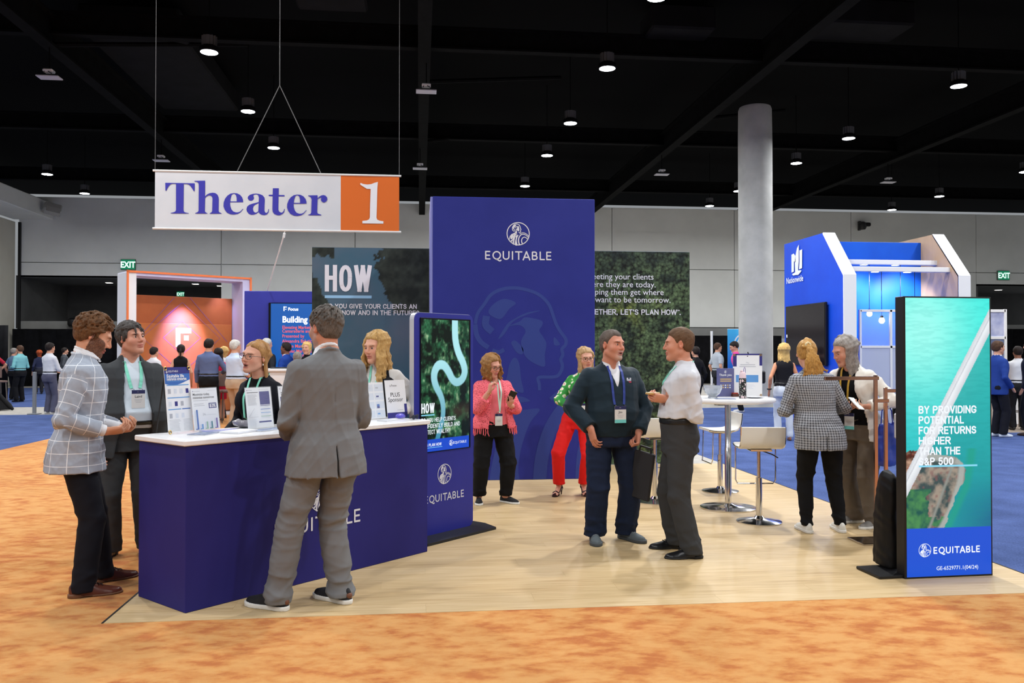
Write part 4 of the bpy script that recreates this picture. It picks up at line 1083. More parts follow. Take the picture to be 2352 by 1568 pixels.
# ------------------------------------------------------------------ ceiling lamps
M_lens = mat('lamp_lens', '#ffffff', .5, emis='#f2f7ff', estr=30.)
LAMP_W = 225.
def lamp_light(x, y, z=7.99, k=1.):
    l = bpy.data.lights.new('lamp_glow', 'AREA'); l.shape = 'DISK'; l.size = .34; l.energy = LAMP_W*k; l.color = (.97, .985, 1.)
    o = link(bpy.data.objects.new('lamp_glow', l)); o.location = (x, y, z); return o
lamps = [(-13.3, 32.0), (-13.4, 35.7), (-4.47, 18.6), (-4.54, 23.07), (-4.55, 27.1), (4.24, 14.86), (4.19, 18.7), (4.17, 23.3), (4.1, 27.2), (4.01, 32.3), (12.86, 19.03), (12.73, 24.05), (12.64, 27.4), (12.54, 32.4), (12.56, 35.8), (21.3, 27.85), (21.15, 32.6), (21.02, 35.9)]
places = {(-13.3, 32.0): 'by the left wall, nearer of two', (-13.4, 35.7): 'by the left wall, farther of two', (-4.47, 18.6): 'high above and left of the theater banner, nearest of its row', (-4.54, 23.07): 'above the theater banner, middle of three in line', (-4.55, 27.1): 'just over the theater banner between its cables',
  (4.24, 14.86): 'cut off by the top of the picture', (4.19, 18.7): 'second in the row leading to the blue tower', (4.17, 23.3): 'third in the row leading to the blue tower', (4.1, 27.2): 'fourth in the row leading to the blue tower', (4.01, 32.3): 'right above the top edge of the blue tower',
  (12.86, 19.03): 'nearest in the row right of the pillar', (12.73, 24.05): 'second in the row right of the pillar', (12.64, 27.4): 'third in the row right of the pillar', (12.54, 32.4): 'close beside the left edge of the pillar', (12.56, 35.8): 'lowest, left of the pillar near the wall top', (21.3, 27.85): 'at the right edge of the picture', (21.15, 32.6): 'far right above the bright blue booth', (21.02, 35.9): 'low over the bright blue booth near the wall'}
proto = None
for x, y in lamps:
    lab = 'white high-bay lamp '+places[(x, y)]
    if proto is None:
        t = thing('ceiling_lamp', (x, y, 0), 0, lab, 'lamp', 'high-bay lamps under the black ceiling'); proto = t
        MB().lathe([(.2, 8.0), (.21, 8.03), (.2, 8.1), (.12, 8.12), (.11, 8.34), (.05, 8.36)], 20).build('housing', M_steel_d, t, smooth=True)
        k = MB()
        for i in range(12): a = i*math.pi/6; k.box((.125*math.cos(a), .125*math.sin(a), 8.24), (.07, .012, .2), rot=None)
        k.build('fins', mat('fin_grey', '#4c4d50', .6), t)
        MB().lathe([(.175, 8.005), (.178, 7.995), (.001, 7.992)], 24).build('lens', M_lens, t)
        MB().tube([(0, 0, 8.36), (0, 0, 10.3)], .012, 6).build('hanger', M_steel_d, t)
    else:
        t = copy_tree(proto); t.location = (x, y, 0); t['label'] = lab
    lamp_light(x, y, 7.985, 1.7 if (x, y) == (4.24, 14.86) else 1.)
for x in (-13.3, -4.5, 4.2, 12.7, 21.2):
    for y in (-6.6, -2.3, 1.9, 6.2, 10.5): lamp_light(x, y, k=1.7 if (x, y) == (4.2, 10.5) else .85 if y < 7 else 1.)
for x, y in ((-13.3, 14.8), (-13.3, 18.7), (-13.3, 23.2), (-13.3, 27.3), (-4.5, 14.8), (-4.5, 32.2), (-4.5, 35.7), (4.1, 36), (12.8, 14.8), (21.2, 14.8), (21.2, 18.7), (21.2, 23.2)): lamp_light(x, y)
# wireless antenna boxes hung on the grid
M_box = mat('antenna_grey', '#b9b9c2', .6)
wproto = None
for x, y, w in ((-8.6, 20.77, 'highest, at the far left'), (.15, 20.9, 'on the centre beam above the banner end'), (-8.6, 29.4, 'above the left corner of the theater banner'), (0., 29.7, 'between the theater banner and the blue tower'), (8.66, 29.75, 'left of the pillar'), (17.54, 30.2, 'right of the pillar, above the bright blue booth')):
    lab = 'white antenna box under the ceiling, '+w
    if wproto is None:
        t = thing('antenna_box', (x, y, 0), 0, lab, 'antenna', 'antenna boxes on the ceiling beams'); wproto = t
        MB().box((0, 0, 8.02), (.5, .3, .03), .01).build('tray', M_box, t); MB().box((0, -.02, 8.16), (.22, .2, .07), .03).build('access_point', M_white, t)
        MB().tube([(.02, -.12, 8.13), (.1, -.13, 8.08), (.08, -.12, 8.03)], .01, 5).tube([(-.06, -.12, 8.13), (-.08, -.13, 8.08)], .008, 5).build('cable', M_blackp, t); MB().tube([(0, 0, 8.18), (0, 0, 8.75)], .015, 6).build('hanger', M_steel_d, t)
    else: t = copy_tree(wproto); t.location = (x, y, 0); t['label'] = lab
# ------------------------------------------------------------------ exit signs, wall cameras, loudspeaker
def exit_sign(x, z, label, w=.66, h=.48, y=43.885):
    t = thing('exit_sign', (x, y, z), 0, label, 'sign', 'exit signs on the back wall')
    MB().box((0, .06, 0), (w+.05, .1, h+.05), .01).build('housing', mat('exit_case', '#5d6a63', .6), t)
    MB().box((0, 0, 0), (w, .03, h), .005).build('face', mat('exit_green', '#0c6b4c', .4, emis='#0d8f62', estr=.55), t)
    p = Print((0, -.016, 0), (1, 0, 0), (0, 0, 1), .004); p.text('EXIT', 0, -.15*h/.48, .42*h/.48, align='CENTER', bold=.03, sx=.82); p.build('lettering', mat('exit_white', '#eafff4', .4, emis='#d9fff0', estr=1.1), t)
exit_sign(-14.4, 5.98, 'green lit exit sign on the grey wall above the orange booth'); exit_sign(32.25, 5.9, 'green lit exit sign on the wall at the far right')
exit_sign(-13.5, 4.93, 'small green exit sign deep inside the dark left recess', .4, .28, 49.885)
for x, y, z, lab in ((-16.9, 43.6, 3.0, 'small dark security camera on the grey band at the left'), (23.83, 43.6, 8.4, 'dark security camera high on the wall above the bright blue booth')):
    t = thing('security_camera', (x, y, z), 0, lab, 'camera'); MB().box((0, .3, .12), (.12, .2, .5), .02).build('bracket', M_blackp, t); MB().lathe([(.16, -.22), (.22, -.1), (.22, .12), (.1, .2)], 14, (0, 0, .1)).build('housing', M_blackp, t, smooth=True); MB().box((.2, -.08, .14), (.44, .2, .2), .05).build('lens', M_blackp, t)
t = thing('loudspeaker', (-17.45, 42.6, 8.45), .5, 'grey wall loudspeaker tilted down at the upper left corner', 'loudspeaker'); MB().box((0, 0, 0), (.75, .5, .42), .05, rot=rotm(0, -28, 12)).build('cabinet', mat('speaker_grey', '#b4b3ae', .6), t); MB().box((0, -.3, -.06), (.6, .03, .3), .01, rot=rotm(0, -28, 12)).build('grille', mat('speaker_grille', '#c2c1bc', .7), t)
for i, (x, y, zz) in enumerate(((-16.2, 46.5, 5.28), (-11.9, 46.8, 5.28), (-10.9, 48, 5.28), (33.6, 46.2, 5.28))):
    t = thing('downlight', (x, y, zz), 0, 'small recessed downlight in the dark '+('left' if i < 3 else 'right')+' recess, '+('first', 'second', 'third', 'only')[i]+' one seen', 'lamp', 'downlights in the recesses')
    MB().box((0, 0, 0), (.34, .34, .03), .01).build('trim', M_white, t); MB().box((0, 0, -.02), (.28, .28, .01)).build('lens', mat('downlight_lens', '#ffffff', .5, emis='#fff6e6', estr=6.), t)
# black pleated curtains along the back
def curtain(x0, x1, y, z1, label, m=None):
    nu = int((x1-x0)*9); k = MB(); k.grid(lambda u, v: (x0+(x1-x0)*u, y+.07*math.sin(u*(x1-x0)*7.3)+.03*math.sin(u*(x1-x0)*17), z1*v), nu, 1)
    o = tag(k.build('curtain', m or noisy('black_drape', '#0b0b0d', '#131316', 4, .9, spec=.15), smooth=True, fix=False), label, 'curtain'); s = o.modifiers.new('thick', 'SOLIDIFY'); s.thickness = .01; return o
curtain(-19.4, -9.5, 43, 2.75, 'long black pleated curtain under the left recess'); curtain(9.2, 19, 43, 2.5, 'black pleated curtain behind the round bar table'); curtain(29.5, 38, 43, 2.9, 'black pleated curtain at the far right behind the suited men')
curtain(-14.85, -14.1, 31, 2.55, 'narrow black curtain at the far left beside the camera crew')
# hanging banner: Theater 1
bn = thing('hanging_banner', (-2.1, 13, 0), 0, 'long white and orange hanging banner reading Theater 1', 'banner')
BX0, BX1, BZ0, BZ1 = -1.79, 1.785, 3.435, 4.29; BS = 2.71/3.57
k = MB(); k.grid(lambda u, v: (BX0+2.7*u, .0025*math.sin(9*u)*math.sin(3.1*v)+.03*max(0, .06-u)*0, BZ0+(BZ1-BZ0)*v), 40, 12); o = k.build('cloth', noisy('banner_white', '#ccd0d7', '#d3d6dc', 2, .75), bn, smooth=True, fix=False)
k = MB(); k.grid(lambda u, v: (BX0+2.7+.875*u, .0025*math.sin(5*u), BZ0+(BZ1-BZ0)*v), 10, 8); k.build('cloth', mat('banner_orange', '#d8681f', .75), bn, smooth=True, fix=False)
for z in (BZ0, BZ1): MB().tube([(BX0-.03, .0, z), (BX1+.03, .0, z)], .016, 8).build('pole', mat('pole_white', '#e0e0e0', .5), bn, smooth=True)
for x in (-.62, .62): MB().tube([(x, 0, BZ1), (.0, .02, 5.62)], .007, 5).build('cable', mat('cable_grey', '#5d5d5d', .6), bn)
for x in (BX0, BX1): MB().tube([(x, 0, BZ1), (x, .02, 9.0)], .004, 5).build('cable', mat('cable_grey', '#5d5d5d', .6), bn)
MB().tube([(0, .02, 5.62), (0, .02, 9.1)], .006, 5).build('cable', mat('cable_grey', '#5d5d5d', .6), bn)
gl = {
 'T': [[(130, 232), (905, 245), (903, 455), (880, 455), (840, 385), (800, 330), (770, 295), (735, 272), (690, 263), (615, 262), (612, 960), (622, 995), (650, 1018), (700, 1030), (750, 1037), (750, 1050), (275, 1045), (275, 1032), (330, 1022), (380, 1005), (405, 985), (415, 955), (412, 258), (330, 256), (290, 262), (255, 285), (220, 325), (185, 385), (160, 440), (135, 440)]],
 'h': [[(895, 180), (1180, 175), (1178, 600), (1230, 545), (1300, 510), (1380, 497), (1450, 508), (1510, 550), (1535, 610), (1545, 680), (1540, 985), (1560, 1020), (1620, 1048), (1620, 1060), (1305, 1058), (1305, 1045), (1355, 1020), (1370, 985), (1378, 650), (1360, 600), (1320, 568), (1270, 568), (1215, 600), (1180, 640), (1175, 990), (1195, 1020), (1245, 1045), (1245, 1055), (920, 1052), (920, 1040), (985, 1015), (1010, 980), (1012, 300), (1003, 245), (970, 210), (895, 195)]],
 'e': [[(2195, 755), (2190, 690), (2165, 620), (2110, 555), (2030, 515), (1940, 507), (1850, 525), (1770, 580), (1710, 660), (1675, 760), (1670, 860), (1700, 950), (1760, 1030), (1850, 1075), (1950, 1085), (2050, 1070), (2130, 1020), (2200, 935), (2185, 930), (2120, 1000), (2060, 1025), (2000, 1025), (1930, 1000), (1880, 940), (1850, 850), (1845, 755)], [(1850, 730), (1860, 650), (1885, 565), (1920, 530), (1960, 528), (2000, 565), (2020, 640), (2022, 732)]],
 'a': [[(375, 750), (380, 640), (365, 580), (335, 550), (290, 545), (240, 560), (235, 590), (250, 640), (240, 680), (200, 710), (160, 718), (110, 700), (80, 650), (90, 600), (140, 555), (220, 530), (300, 522), (400, 535), (480, 570), (530, 630), (540, 700), (535, 800), (530, 980), (550, 1030), (590, 1045), (625, 1010), (640, 940), (655, 940), (640, 1030), (600, 1085), (530, 1105), (460, 1095), (410, 1070), (370, 1020), (320, 1065), (250, 1090), (180, 1095), (110, 1065), (60, 1000), (48, 940), (70, 870), (130, 820), (220, 790), (300, 770)], [(375, 780), (290, 820), (240, 860), (222, 930), (235, 990), (270, 1030), (310, 1035), (365, 1000)]],
 't': [[(755, 380), (915, 380), (912, 560), (1070, 565), (1068, 600), (910, 598), (905, 960), (930, 1010), (980, 1040), (1020, 1030), (1055, 980), (1062, 940), (1080, 940), (1060, 1030), (1010, 1080), (940, 1110), (880, 1108), (800, 1080), (755, 1020), (745, 950), (750, 595), (645, 590), (645, 555), (752, 552)]],
 'r': [[(1710, 575), (1965, 570), (1965, 665), (2010, 610), (2060, 580), (2120, 565), (2180, 580), (2225, 630), (2230, 690), (2200, 745), (2140, 770), (2080, 745), (2055, 690), (2075, 635), (2030, 635), (1985, 670), (1965, 690), (1955, 1030), (1975, 1065), (2070, 1100), (2070, 1115), (1710, 1110), (1710, 1098), (1770, 1080), (1795, 1040), (1805, 690), (1790, 640), (1755, 605), (1710, 590)]]}
px2b = lambda X, Y: (BX0+(X-358)*3.575/560., BZ1-(Y-392.-(X-358)*.0214)*(BZ1-BZ0)/130.5)
pr = Print((0, -.0035, 0), (1, 0, 0), (0, 0, 1), .002)
def put_glyph(outl, ox, oy, k, dx=0, dy=0, mi=0):
    V, Fs = fill([[px2b(ox+(a+dx)/k, oy+(b+dy)/k) for a, b in P] for P in outl]); pr.put(V, Fs, mi=mi)
for g in 'The': put_glyph(gl[g], 370, 400, 11.76)
for g in 'atr': put_glyph(gl[g], 560, 400, 11.76)
put_glyph(gl['e'], 560, 400, 11.76, -530, 43)
pr.build('lettering', mat('banner_ink', '#3533a8', .7), bn)
pr = Print((0, -.0035, 0), (1, 0, 0), (0, 0, 1), .002)
put_glyph([[(300, 225), (380, 255), (480, 268), (580, 258), (680, 220), (760, 200), (745, 380), (735, 800), (725, 1130), (745, 1180), (800, 1205), (910, 1225), (905, 1285), (355, 1275), (355, 1210), (470, 1200), (530, 1170), (550, 1120), (555, 800), (570, 385), (470, 380), (390, 330), (295, 270)]], 800, 400, 11.2)
pr.build('numeral', mat('banner_print_white', '#e6e6ea', .7), bn)
# telescopic pole leaning behind the banner
t = thing('telescopic_pole', (0, 0, 0), 0, 'thin white telescopic pole slanting from the banner down to the navy wall', 'pole')
MB().tube([(-3.5, 20.06, 3.035), (-2.93, 18.8, 4.15)], .016, 8).build('lower_section', mat('pole_white', '#e0e0e0', .5), t, smooth=True); MB().tube([(-2.93, 18.8, 4.15), (-2.86, 18.7, 4.42)], .01, 8).build('upper_section', mat('pole_white', '#e0e0e0', .5), t, smooth=True); MB().tube([(-2.94, 18.82, 4.1), (-2.92, 18.79, 4.19)], .026, 8).build('collar', mat('pole_white', '#e0e0e0', .5), t)
# ------------------------------------------------------------------ orange portal booth and navy screen wall, left background
M_or = noisy('portal_orange', '#a4552a', '#ab5b2e', 3, .6); M_navy = noisy('booth_navy', '#2a2f8f', '#2d3296', 2, .6)
fa = math.atan2(1.9, 2.65); bt = thing('portal_booth', (-7.25, 22., 0), fa, 'white portal frame with orange edge around an orange wall bearing a white F emblem', 'booth'); BW = 3.26
MB().box((.12, .36, 1.81), (.24, .72, 3.62), .01).build('post', M_white, bt); MB().box((BW-.12, .36, 1.81), (.24, .72, 3.62), .01).build('post', mat('portal_lilac_lit', '#c9c6e6', .6), bt); MB().box((BW/2, .36, 3.58), (BW-.01, .71, .1), .01).build('lintel', mat('portal_lilac_lit', '#c9c6e6', .6), bt)  # lilac light on right post and lintel is painted into their colour
k = MB(); k.box((.02, -.02, 1.832), (.05, .03, 3.66)).box((BW-.02, -.02, 1.832), (.05, .03, 3.66)).box((BW/2, -.02, 3.63), (BW, .03, .05)).build('edge_trim', mat('portal_edge', '#e4743a', .5), bt)
MB().box((BW/2, .7, 1.55), (BW-.5, .08, 3.1), .01).build('panel', M_or, bt); MB().box((BW/2+.1, .645, 1.2), (BW-.75, .03, 2.35), .005).build('panel', noisy('portal_orange_light', '#b0622f', '#b86a35', 3, .5), bt)
p = Print((0, .628, 0), (1, 0, 0), (0, 0, 1), .004)
cx, cz = 1.62, 2.0
p.rect(cx-.17, cz-.24, cx-.05, cz+.26); p.rect(cx-.05, cz+.12, cx+.24, cz+.26); p.rect(cx+.05, cz-.07, cx+.17, cz+.06); p.build('emblem', mat('emblem_white', '#ffffff', .4, emis='#fff0f4', estr=1.2), bt)
p = Print((0, .628, 0), (1, 0, 0), (0, 0, 1), .002)
for dx in (-1.2, -.6, 0, .6):
    for sg in (-1, 1):
        a = [(cx+dx+sg*1.0, cz-1.2), (cx+dx-sg*.9, cz+1.0)]; a = [(min(max(q[0], .4), BW-.35), q[1]) for q in a]
for r_ in (.55, 1.15):
    p.rib([(cx-r_*.9, cz), (cx, cz+r_*.82), (cx+r_*.9, cz), (cx, cz-r_*.82)], .012, closed=True)
p.rib([(.42, cz-.1), (cx-.2, cz+1.08)], .012); p.rib([(BW-.4, cz-.1), (cx+.2, cz+1.08)], .012); p.build('line_print', mat('portal_line', '#6a4a8a', .6), bt)
for k_, (x, e, col) in enumerate(((cx-.05, 1900, (.16, .16, 1.)), (cx+.05, 500, (1., .7, 1.)), (BW-.6, 60, (.55, .55, 1.)))):
    l = bpy.data.lights.new('portal_spot', 'SPOT'); l.energy = e; l.spot_size = math.radians(50 if k_ < 2 else 70); l.spot_blend = .9; l.color = col; l.shadow_soft_size = .06
    o = link(bpy.data.objects.new('portal_spot', l)); o.parent = bt; o.location = (x, -.1 if k_ < 2 else .2, 3.45); d = Vector((x, .65, 1.9 if k_ < 2 else 2.6))-o.location; o.rotation_euler = d.to_track_quat('-Z', 'Y').to_euler()
t = thing('screen_wall', (-4., 20., 0), 0, 'navy wall with a blue presentation screen titled Building Bonds', 'wall')
MB().box((1.8, .1, 1.51), (3.6, .2, 3.02), .01).build('panel', M_navy, t); MB().box((1.55, -.03, 1.75), (2.0, .06, 2.0), .01).build('bezel', M_screenb, t)
M_scr = mat('screen_blue', '#06224d', .3, emis='#1a62b8', estr=.8); MB().box((1.58, -.065, 1.75), (1.95, .01, 1.96)).build('screen', M_scr, t)
p = Print((.62, -.071, 0), (1, 0, 0), (0, 0, 1), .003); wt, rd = 0, 1
p.rect(.27, 2.56, .29, 2.66); p.rect(.27, 2.64, .34, 2.66); p.rect(.31, 2.59, .33, 2.61); p.text('Focus', .37, 2.57, .1, wt, bold=.02); p.text('Building Bonds', .24, 2.3, .2, wt, bold=.025, sx=.9)
for i, s_ in enumerate(('Elevating Marketing through', 'Camaraderie and Expertise', 'Presented by', 'Alexandra Baluticoia', 'Alyson Martin', 'Jennifer Markowski', 'Laura Starr Ramos', '', 'May 3, 2024')):
    if s_: p.text(s_, .24, 2.15-.085*i-(.03 if i > 1 else 0)-.03*max(0, i-2), .105, rd, bold=.012, sx=.9)
p.build('lettering', [mat('screen_white', '#ffffff', .4, emis='#f4f8ff', estr=1.), mat('screen_red', '#400d0d', .4, emis='#ff6a66', estr=.9)], t)
t = thing('reception_counter', (-3.25, 18.55, 0), 0, 'white reception counter in front of the navy screen wall', 'counter'); MB().box((.6, .3, .6), (1.2, .5, 1.2), .01).build('body', M_white, t); MB().box((.6, .3, 1.23), (1.3, .6, .06), .01).build('worktop', mat('worktop_white', '#f0f0f2', .3), t)
for x in (-.0, .42): tag(MB().box((-3.0+x*1.1, 18.85, 1.275), (.4, .25, .03), .005).build('tablet', M_blackp), ('black tablet lying on the white reception counter, '+('left one' if x < .1 else 'right one')), 'tablet')
# ------------------------------------------------------------------ booth: platform of planks
M_oak = mat('maple', '#e6cfa5', .42, spec=.35); n = N(M_oak); c = n.coord(); oi = n.n('ShaderNodeObjectInfo')
g1 = n.noise(n.mapping(c, scale=(1.2, 26, 1)), 1.6, 5, .6); rnd = oi.outputs['Random']; loc = n.n('ShaderNodeVectorMath', operation='ADD'); 
n.base(n.ramp(n.math('ADD', n.math('MULTIPLY', g1, .88), n.math('MULTIPLY', rnd, .12)), [(.3, srgb('#b6986c')), (.48, srgb('#c9ad80')), (.68, srgb('#d5bb92'))]))
pf = thing('plank_floor', (0, 0, 0), 0, 'light maple plank platform the blue booth stands on', 'floor'); PX0, PX1, PY0, PY1 = -1.86, 4.35, 5.28, 11.93
rw = (PY1-PY0)/36; rs = np.random.RandomState(5); cache = {}
for r_ in range(36):
    x = PX0; first = [1.9, .7, 1.3, 1.6, 1.0][r_ % 5]
    while x < PX1-.01:
        ln = min(first if x == PX0 else 1.9, PX1-x); key = round(ln, 2)
        if key not in cache: cache[key] = MB().box((ln/2, rw/2, -.009), (ln-.0006, rw-.0006, .018), .0003).build('plank', M_oak, pf); o = cache[key]
        else: o = cache[key].copy(); link(o)
        o.location = (x, PY0+rw*r_, 0); x += ln
M_edge = mat('edge_black', '#1a1512', .7)
struct(MB().box((PX0-.006, (PY0+PY1)/2, -.008), (.012, PY1-PY0, .02)).build('trim_5', M_edge)); struct(MB().box((PX1+.006, (PY0+PY1)/2, -.008), (.012, PY1-PY0, .02)).build('trim_6', M_edge))
M_eq = noisy('booth_blue', '#232b84', '#28308c', 1.5, .55, spec=.3); M_ewh = mat('print_white', '#dfe0ea', .5); M_eq2 = mat('print_blue', '#263b8c', .55)
# tower
tw = thing('booth_tower', (0, 0, 0), 0, 'tall royal blue tower with white emblem and lettering above a giant tonal portrait', 'tower')
MB().box((1.19, 11.3, 1.78), (2.06, 1.3, 3.56), .006).build('body', M_eq, tw)
MB().box((.145, 11.3, 1.78), (.03, 1.29, 3.55), .004).build('side_panel', mat('tower_side', '#7f86cf', .5), tw)
p = Print((0, 10.65, 0), (1, 0, 0), (0, 0, 1), .003); emblem(p, 1.235, 3.105, .147); p.build('emblem', M_ewh, tw); p = Print((0, 10.65, 0), (1, 0, 0), (0, 0, 1), .003); wordmark(p, 1.235, 2.775, .108); p.build('lettering', M_ewh, tw)
p = Print((0, 10.65, 0), (1, 0, 0), (0, 0, 1), .002)
big = lambda P: [(.2+(a*.2999+1000-1001)*.00553, 2.53-(b*.2999)*.00554+.0) for a, b in P]
Rb = lambda P, w: p.rib(cat_rom(big(P), 5), w)
Rb([(300, 340), (320, 260), (370, 190), (420, 120), (500, 78), (600, 66), (700, 82), (790, 118), (860, 185), (892, 260), (920, 340), (955, 400), (995, 455), (992, 500), (965, 530), (972, 575), (955, 610), (968, 650), (962, 690), (935, 732), (890, 745), (785, 748), (790, 800), (792, 845)], .042)
Rb([(300, 345), (310, 420), (345, 480), (400, 520)], .06); Rb([(430, 540), (480, 555), (520, 535)], .05); Rb([(385, 280), (380, 350), (430, 400)], .09)
for P in ([(400, 250), (440, 190), (520, 150), (610, 180), (560, 225), (500, 300), (440, 290)],
          [(475, 452), (540, 345), (600, 300), (700, 252), (800, 238), (700, 268), (590, 322), (520, 420)],
          [(560, 355), (640, 320), (680, 290), (760, 300), (812, 318), (812, 350), (790, 390), (820, 440), (845, 490), (832, 580), (828, 665), (720, 622), (668, 560), (650, 470), (685, 395), (640, 350)],
          [(575, 482), (600, 465), (635, 490), (665, 530), (660, 570), (620, 560), (590, 520)], [(905, 440), (950, 495), (905, 500)],
          [(540, 745), (560, 650), (600, 595), (635, 640), (650, 760), (665, 865), (560, 832), (430, 900), (500, 830)],
          [(560, 915), (640, 890), (720, 925), (640, 940), (560, 960)],
          [(420, 1567), (450, 1300), (520, 1100), (590, 1010), (690, 990), (795, 990), (720, 1090), (660, 1250), (628, 1420), (622, 1567)],
          [(330, 1100), (400, 1010), (470, 1000), (420, 1100), (380, 1250), (330, 1400)]): p.poly([tuple(c) for c in cat_rom(big(P), 4, True)])
Rb([(875, 915), (930, 870), (1010, 840), (1060, 835)], .05)
Rb([(1100, 890), (1010, 950), (920, 1060), (850, 1200), (805, 1380), (790, 1567)], .17); Rb([(1240, 1030), (1170, 1130), (1120, 1280), (1100, 1420), (1095, 1567)], .09)
o = p.build('portrait_print', M_eq2, tw)
o.data.transform(Matrix.Identity(4))
for v in o.data.vertices: v.co.x = min(max(v.co.x, .17), 2.215); v.co.z = max(v.co.z, .004)
# graphic wall behind
gw = thing('graphic_wall', (0, 0, 0), 0, 'wide backdrop wall with printed lake and forest and white slogans', 'wall')
MB().box((1.21, 12.08, 1.535), (5.4, .14, 3.07), .005).build('panel', mat('wall_core', '#3d4a55', .7), gw)
def tree_n(x, y, s): return fbm(x, y, s, 9, 4)
def lake(x, y):
    f = fbm(x, y, 11, 1.6, 4); c = lerpc(L3('#566578'), L3('#3b6075'), f*1.8-.4); c = lerpc(c, L3('#22536a'), (1.9-y)*.5)
    cl = fbm(x+9, y, 31, 3.2, 4); c = lerpc(c, L3('#62788a'), np.clip((cl-.6)*4, 0, 1)*np.clip((1.9-y)*1.5, 0, .8))
    e = fbm(x, y, 21, 7, 4); m = ((x-(1.28+.42*np.clip((1.0-np.abs(y-2.75)*1.15), -1, 1)*-1+ (e-.5)*.35)) > .0)*(y > 2.15)
    m = m | (x < .06+.13*np.sin(y*6)*(y > 1.5)+(e-.5)*.22); m = m | ((y > 2.95+(e-.5)*.2) & (x < .3))
    d = tree_n(x, y, 5); return np.where(m[:, None], lerpc(L3('#1a211f'), L3('#3d4740'), d*1.7-.5), c)
picture('print', (-1.488, 12.008, .004), (1, 0, 0), (0, 0, 1), 2.6, 3.06, 150, 170, lake, vcol('wall_print', .55), gw)
M_for = vcol('wall_print_forest', .55); n = N(M_for); a_ = n.t.nodes['Principled BSDF'].inputs['Base Color'].links[0].from_socket; vv = n.n('ShaderNodeTexVoronoi'); vv.inputs['Scale'].default_value = 22; c_ = n.coord(); nz_ = n.noise(c_, 48, 5, .75); n.l(n.mapping(c_, scale=(1, 1, 1)), vv.inputs['Vector'])
k_ = n.math('ADD', n.math('MULTIPLY', n.math('SUBTRACT', .62, vv.outputs['Distance']), 1.1), n.math('MULTIPLY', nz_, 1.5)); hs_ = n.n('ShaderNodeVectorMath', operation='SCALE'); n.l(a_, hs_.inputs[0]); n.l(n.math('MULTIPLY', n.math('SUBTRACT', k_, .4), 1.45), hs_.inputs['Scale']); n.base(hs_.outputs[0])
def forest(x, y):
    d = fbm(x, y, 3, 5, 5); cl = fbm(x, y, 8, 2.2, 3); vor = fbm(x, y, 15, 14, 3); c = lerpc(L3('#1d2a24'), L3('#5d7350'), (d*.5+vor*.6)*2.8-1.05)
    c = lerpc(c, L3('#74803c'), np.clip((cl-.55)*4, 0, 1)*np.clip(vor*2-.6, 0, .9)*(y < 2.4)); return lerpc(c, L3('#1b2426'), np.clip((y-2.5)*1.2, 0, .7))
picture('print', (1.15, 12.008, .004), (1, 0, 0), (0, 0, 1), 2.757, 3.06, 150, 170, forest, M_for, gw)
p = Print((0, 12.008, 0), (1, 0, 0), (0, 0, 1), .004)
p.caps('HOW', -1.315, 2.452, .372, .155, 0, width=.645, gap=.08)
p.rect(-1.315, 2.36, -.67, 2.4, 1)
p.caps('DO YOU GIVE YOUR CLIENTS AN', -1.318, 2.217, .066, .165, 0, width=1.275, gap=.1); p.caps('EDGE NOW AND IN THE FUTURE?', -1.318, 2.127, .066, .165, 0, width=1.31, gap=.1)
for s_, x1, z in (('Meeting your clients', 3.373, 2.66), ('where they are today.', 3.405, 2.548), ('Helping them get where', 3.522, 2.437), ('they want to be tomorrow.', 3.625, 2.327)): 
    p.text(s_, x1, z, .122, 0, align='RIGHT')
p.caps("TOGETHER, LET'S PLAN HOW", 3.715, 2.15, .078, .165, 0, width=1.42, gap=.1, align='RIGHT'); p.text('SM', 3.72, 2.205, .03, 0, bold=.01); p.rect(3.756, 2.15, 3.772, 2.166, 0)
p.build('lettering', [M_ewh, mat('print_sky', '#8fbfe4', .5)], gw)
# ------------------------------------------------------------------ counter
CA = math.radians(44.6); cu_ = np.array([math.cos(CA), math.sin(CA), 0]); cv_ = np.array([-math.sin(CA), math.cos(CA), 0]); CO = np.array([-1.43, 5.42, 0])
ct = thing('booth_counter', CO, CA, 'royal blue counter with a white top and white lettering', 'counter')
M_cn = noisy('counter_blue', '#22206c', '#262474', 1.5, .6, spec=.3)
MB().box((1.05, .29, .512), (2.1, .58, 1.024), .004).build('body', M_cn, ct); MB().box((1.05, .295, 1.042), (2.14, .62, .035), .006).build('worktop', mat('counter_top', '#ececee', .25), ct)
p = Print((0, 0, 0), (1, 0, 0), (0, 0, 1), .003); emblem(p, 1.032, .575, .098); p.build('emblem', M_ewh, ct); p = Print((0, 0, 0), (1, 0, 0), (0, 0, 1), .003); wordmark(p, 1.015, .352, .0955); p.build('lettering', M_ewh, ct)
# kiosk
ka = math.radians(45); kt = thing('digital_kiosk', (-.045, 7.265, 0), ka, 'blue upright digital kiosk showing a river through forest', 'kiosk')
def rrect(w, h, r, n=6, x0=0, z0=0): return [(x0+w-r+r*math.cos(a), z0+h-r+r*math.sin(a)) for a in np.linspace(0, math.pi/2, n)]+[(x0+r+r*math.cos(a), z0+h-r+r*math.sin(a)) for a in np.linspace(math.pi/2, math.pi, n)]+[(x0+r+r*math.cos(a), z0+r+r*math.sin(a)) for a in np.linspace(math.pi, 1.5*math.pi, n)]+[(x0+w-r+r*math.cos(a), z0+r+r*math.sin(a)) for a in np.linspace(1.5*math.pi, 2*math.pi, n)]
xz = lambda u, v, w: (u, w, v)
MB().prism(rrect(.755, 1.93, .06, z0=.018), .008, .06, fr=xz).build('housing', mat('kiosk_silver', '#c9cbd4', .35, .3), kt)
MB().prism(rrect(.749, 1.924, .058, x0=.003, z0=.021), 0, .01, fr=xz).build('face', mat('kiosk_blue', '#2b2f92', .4, spec=.4), kt)
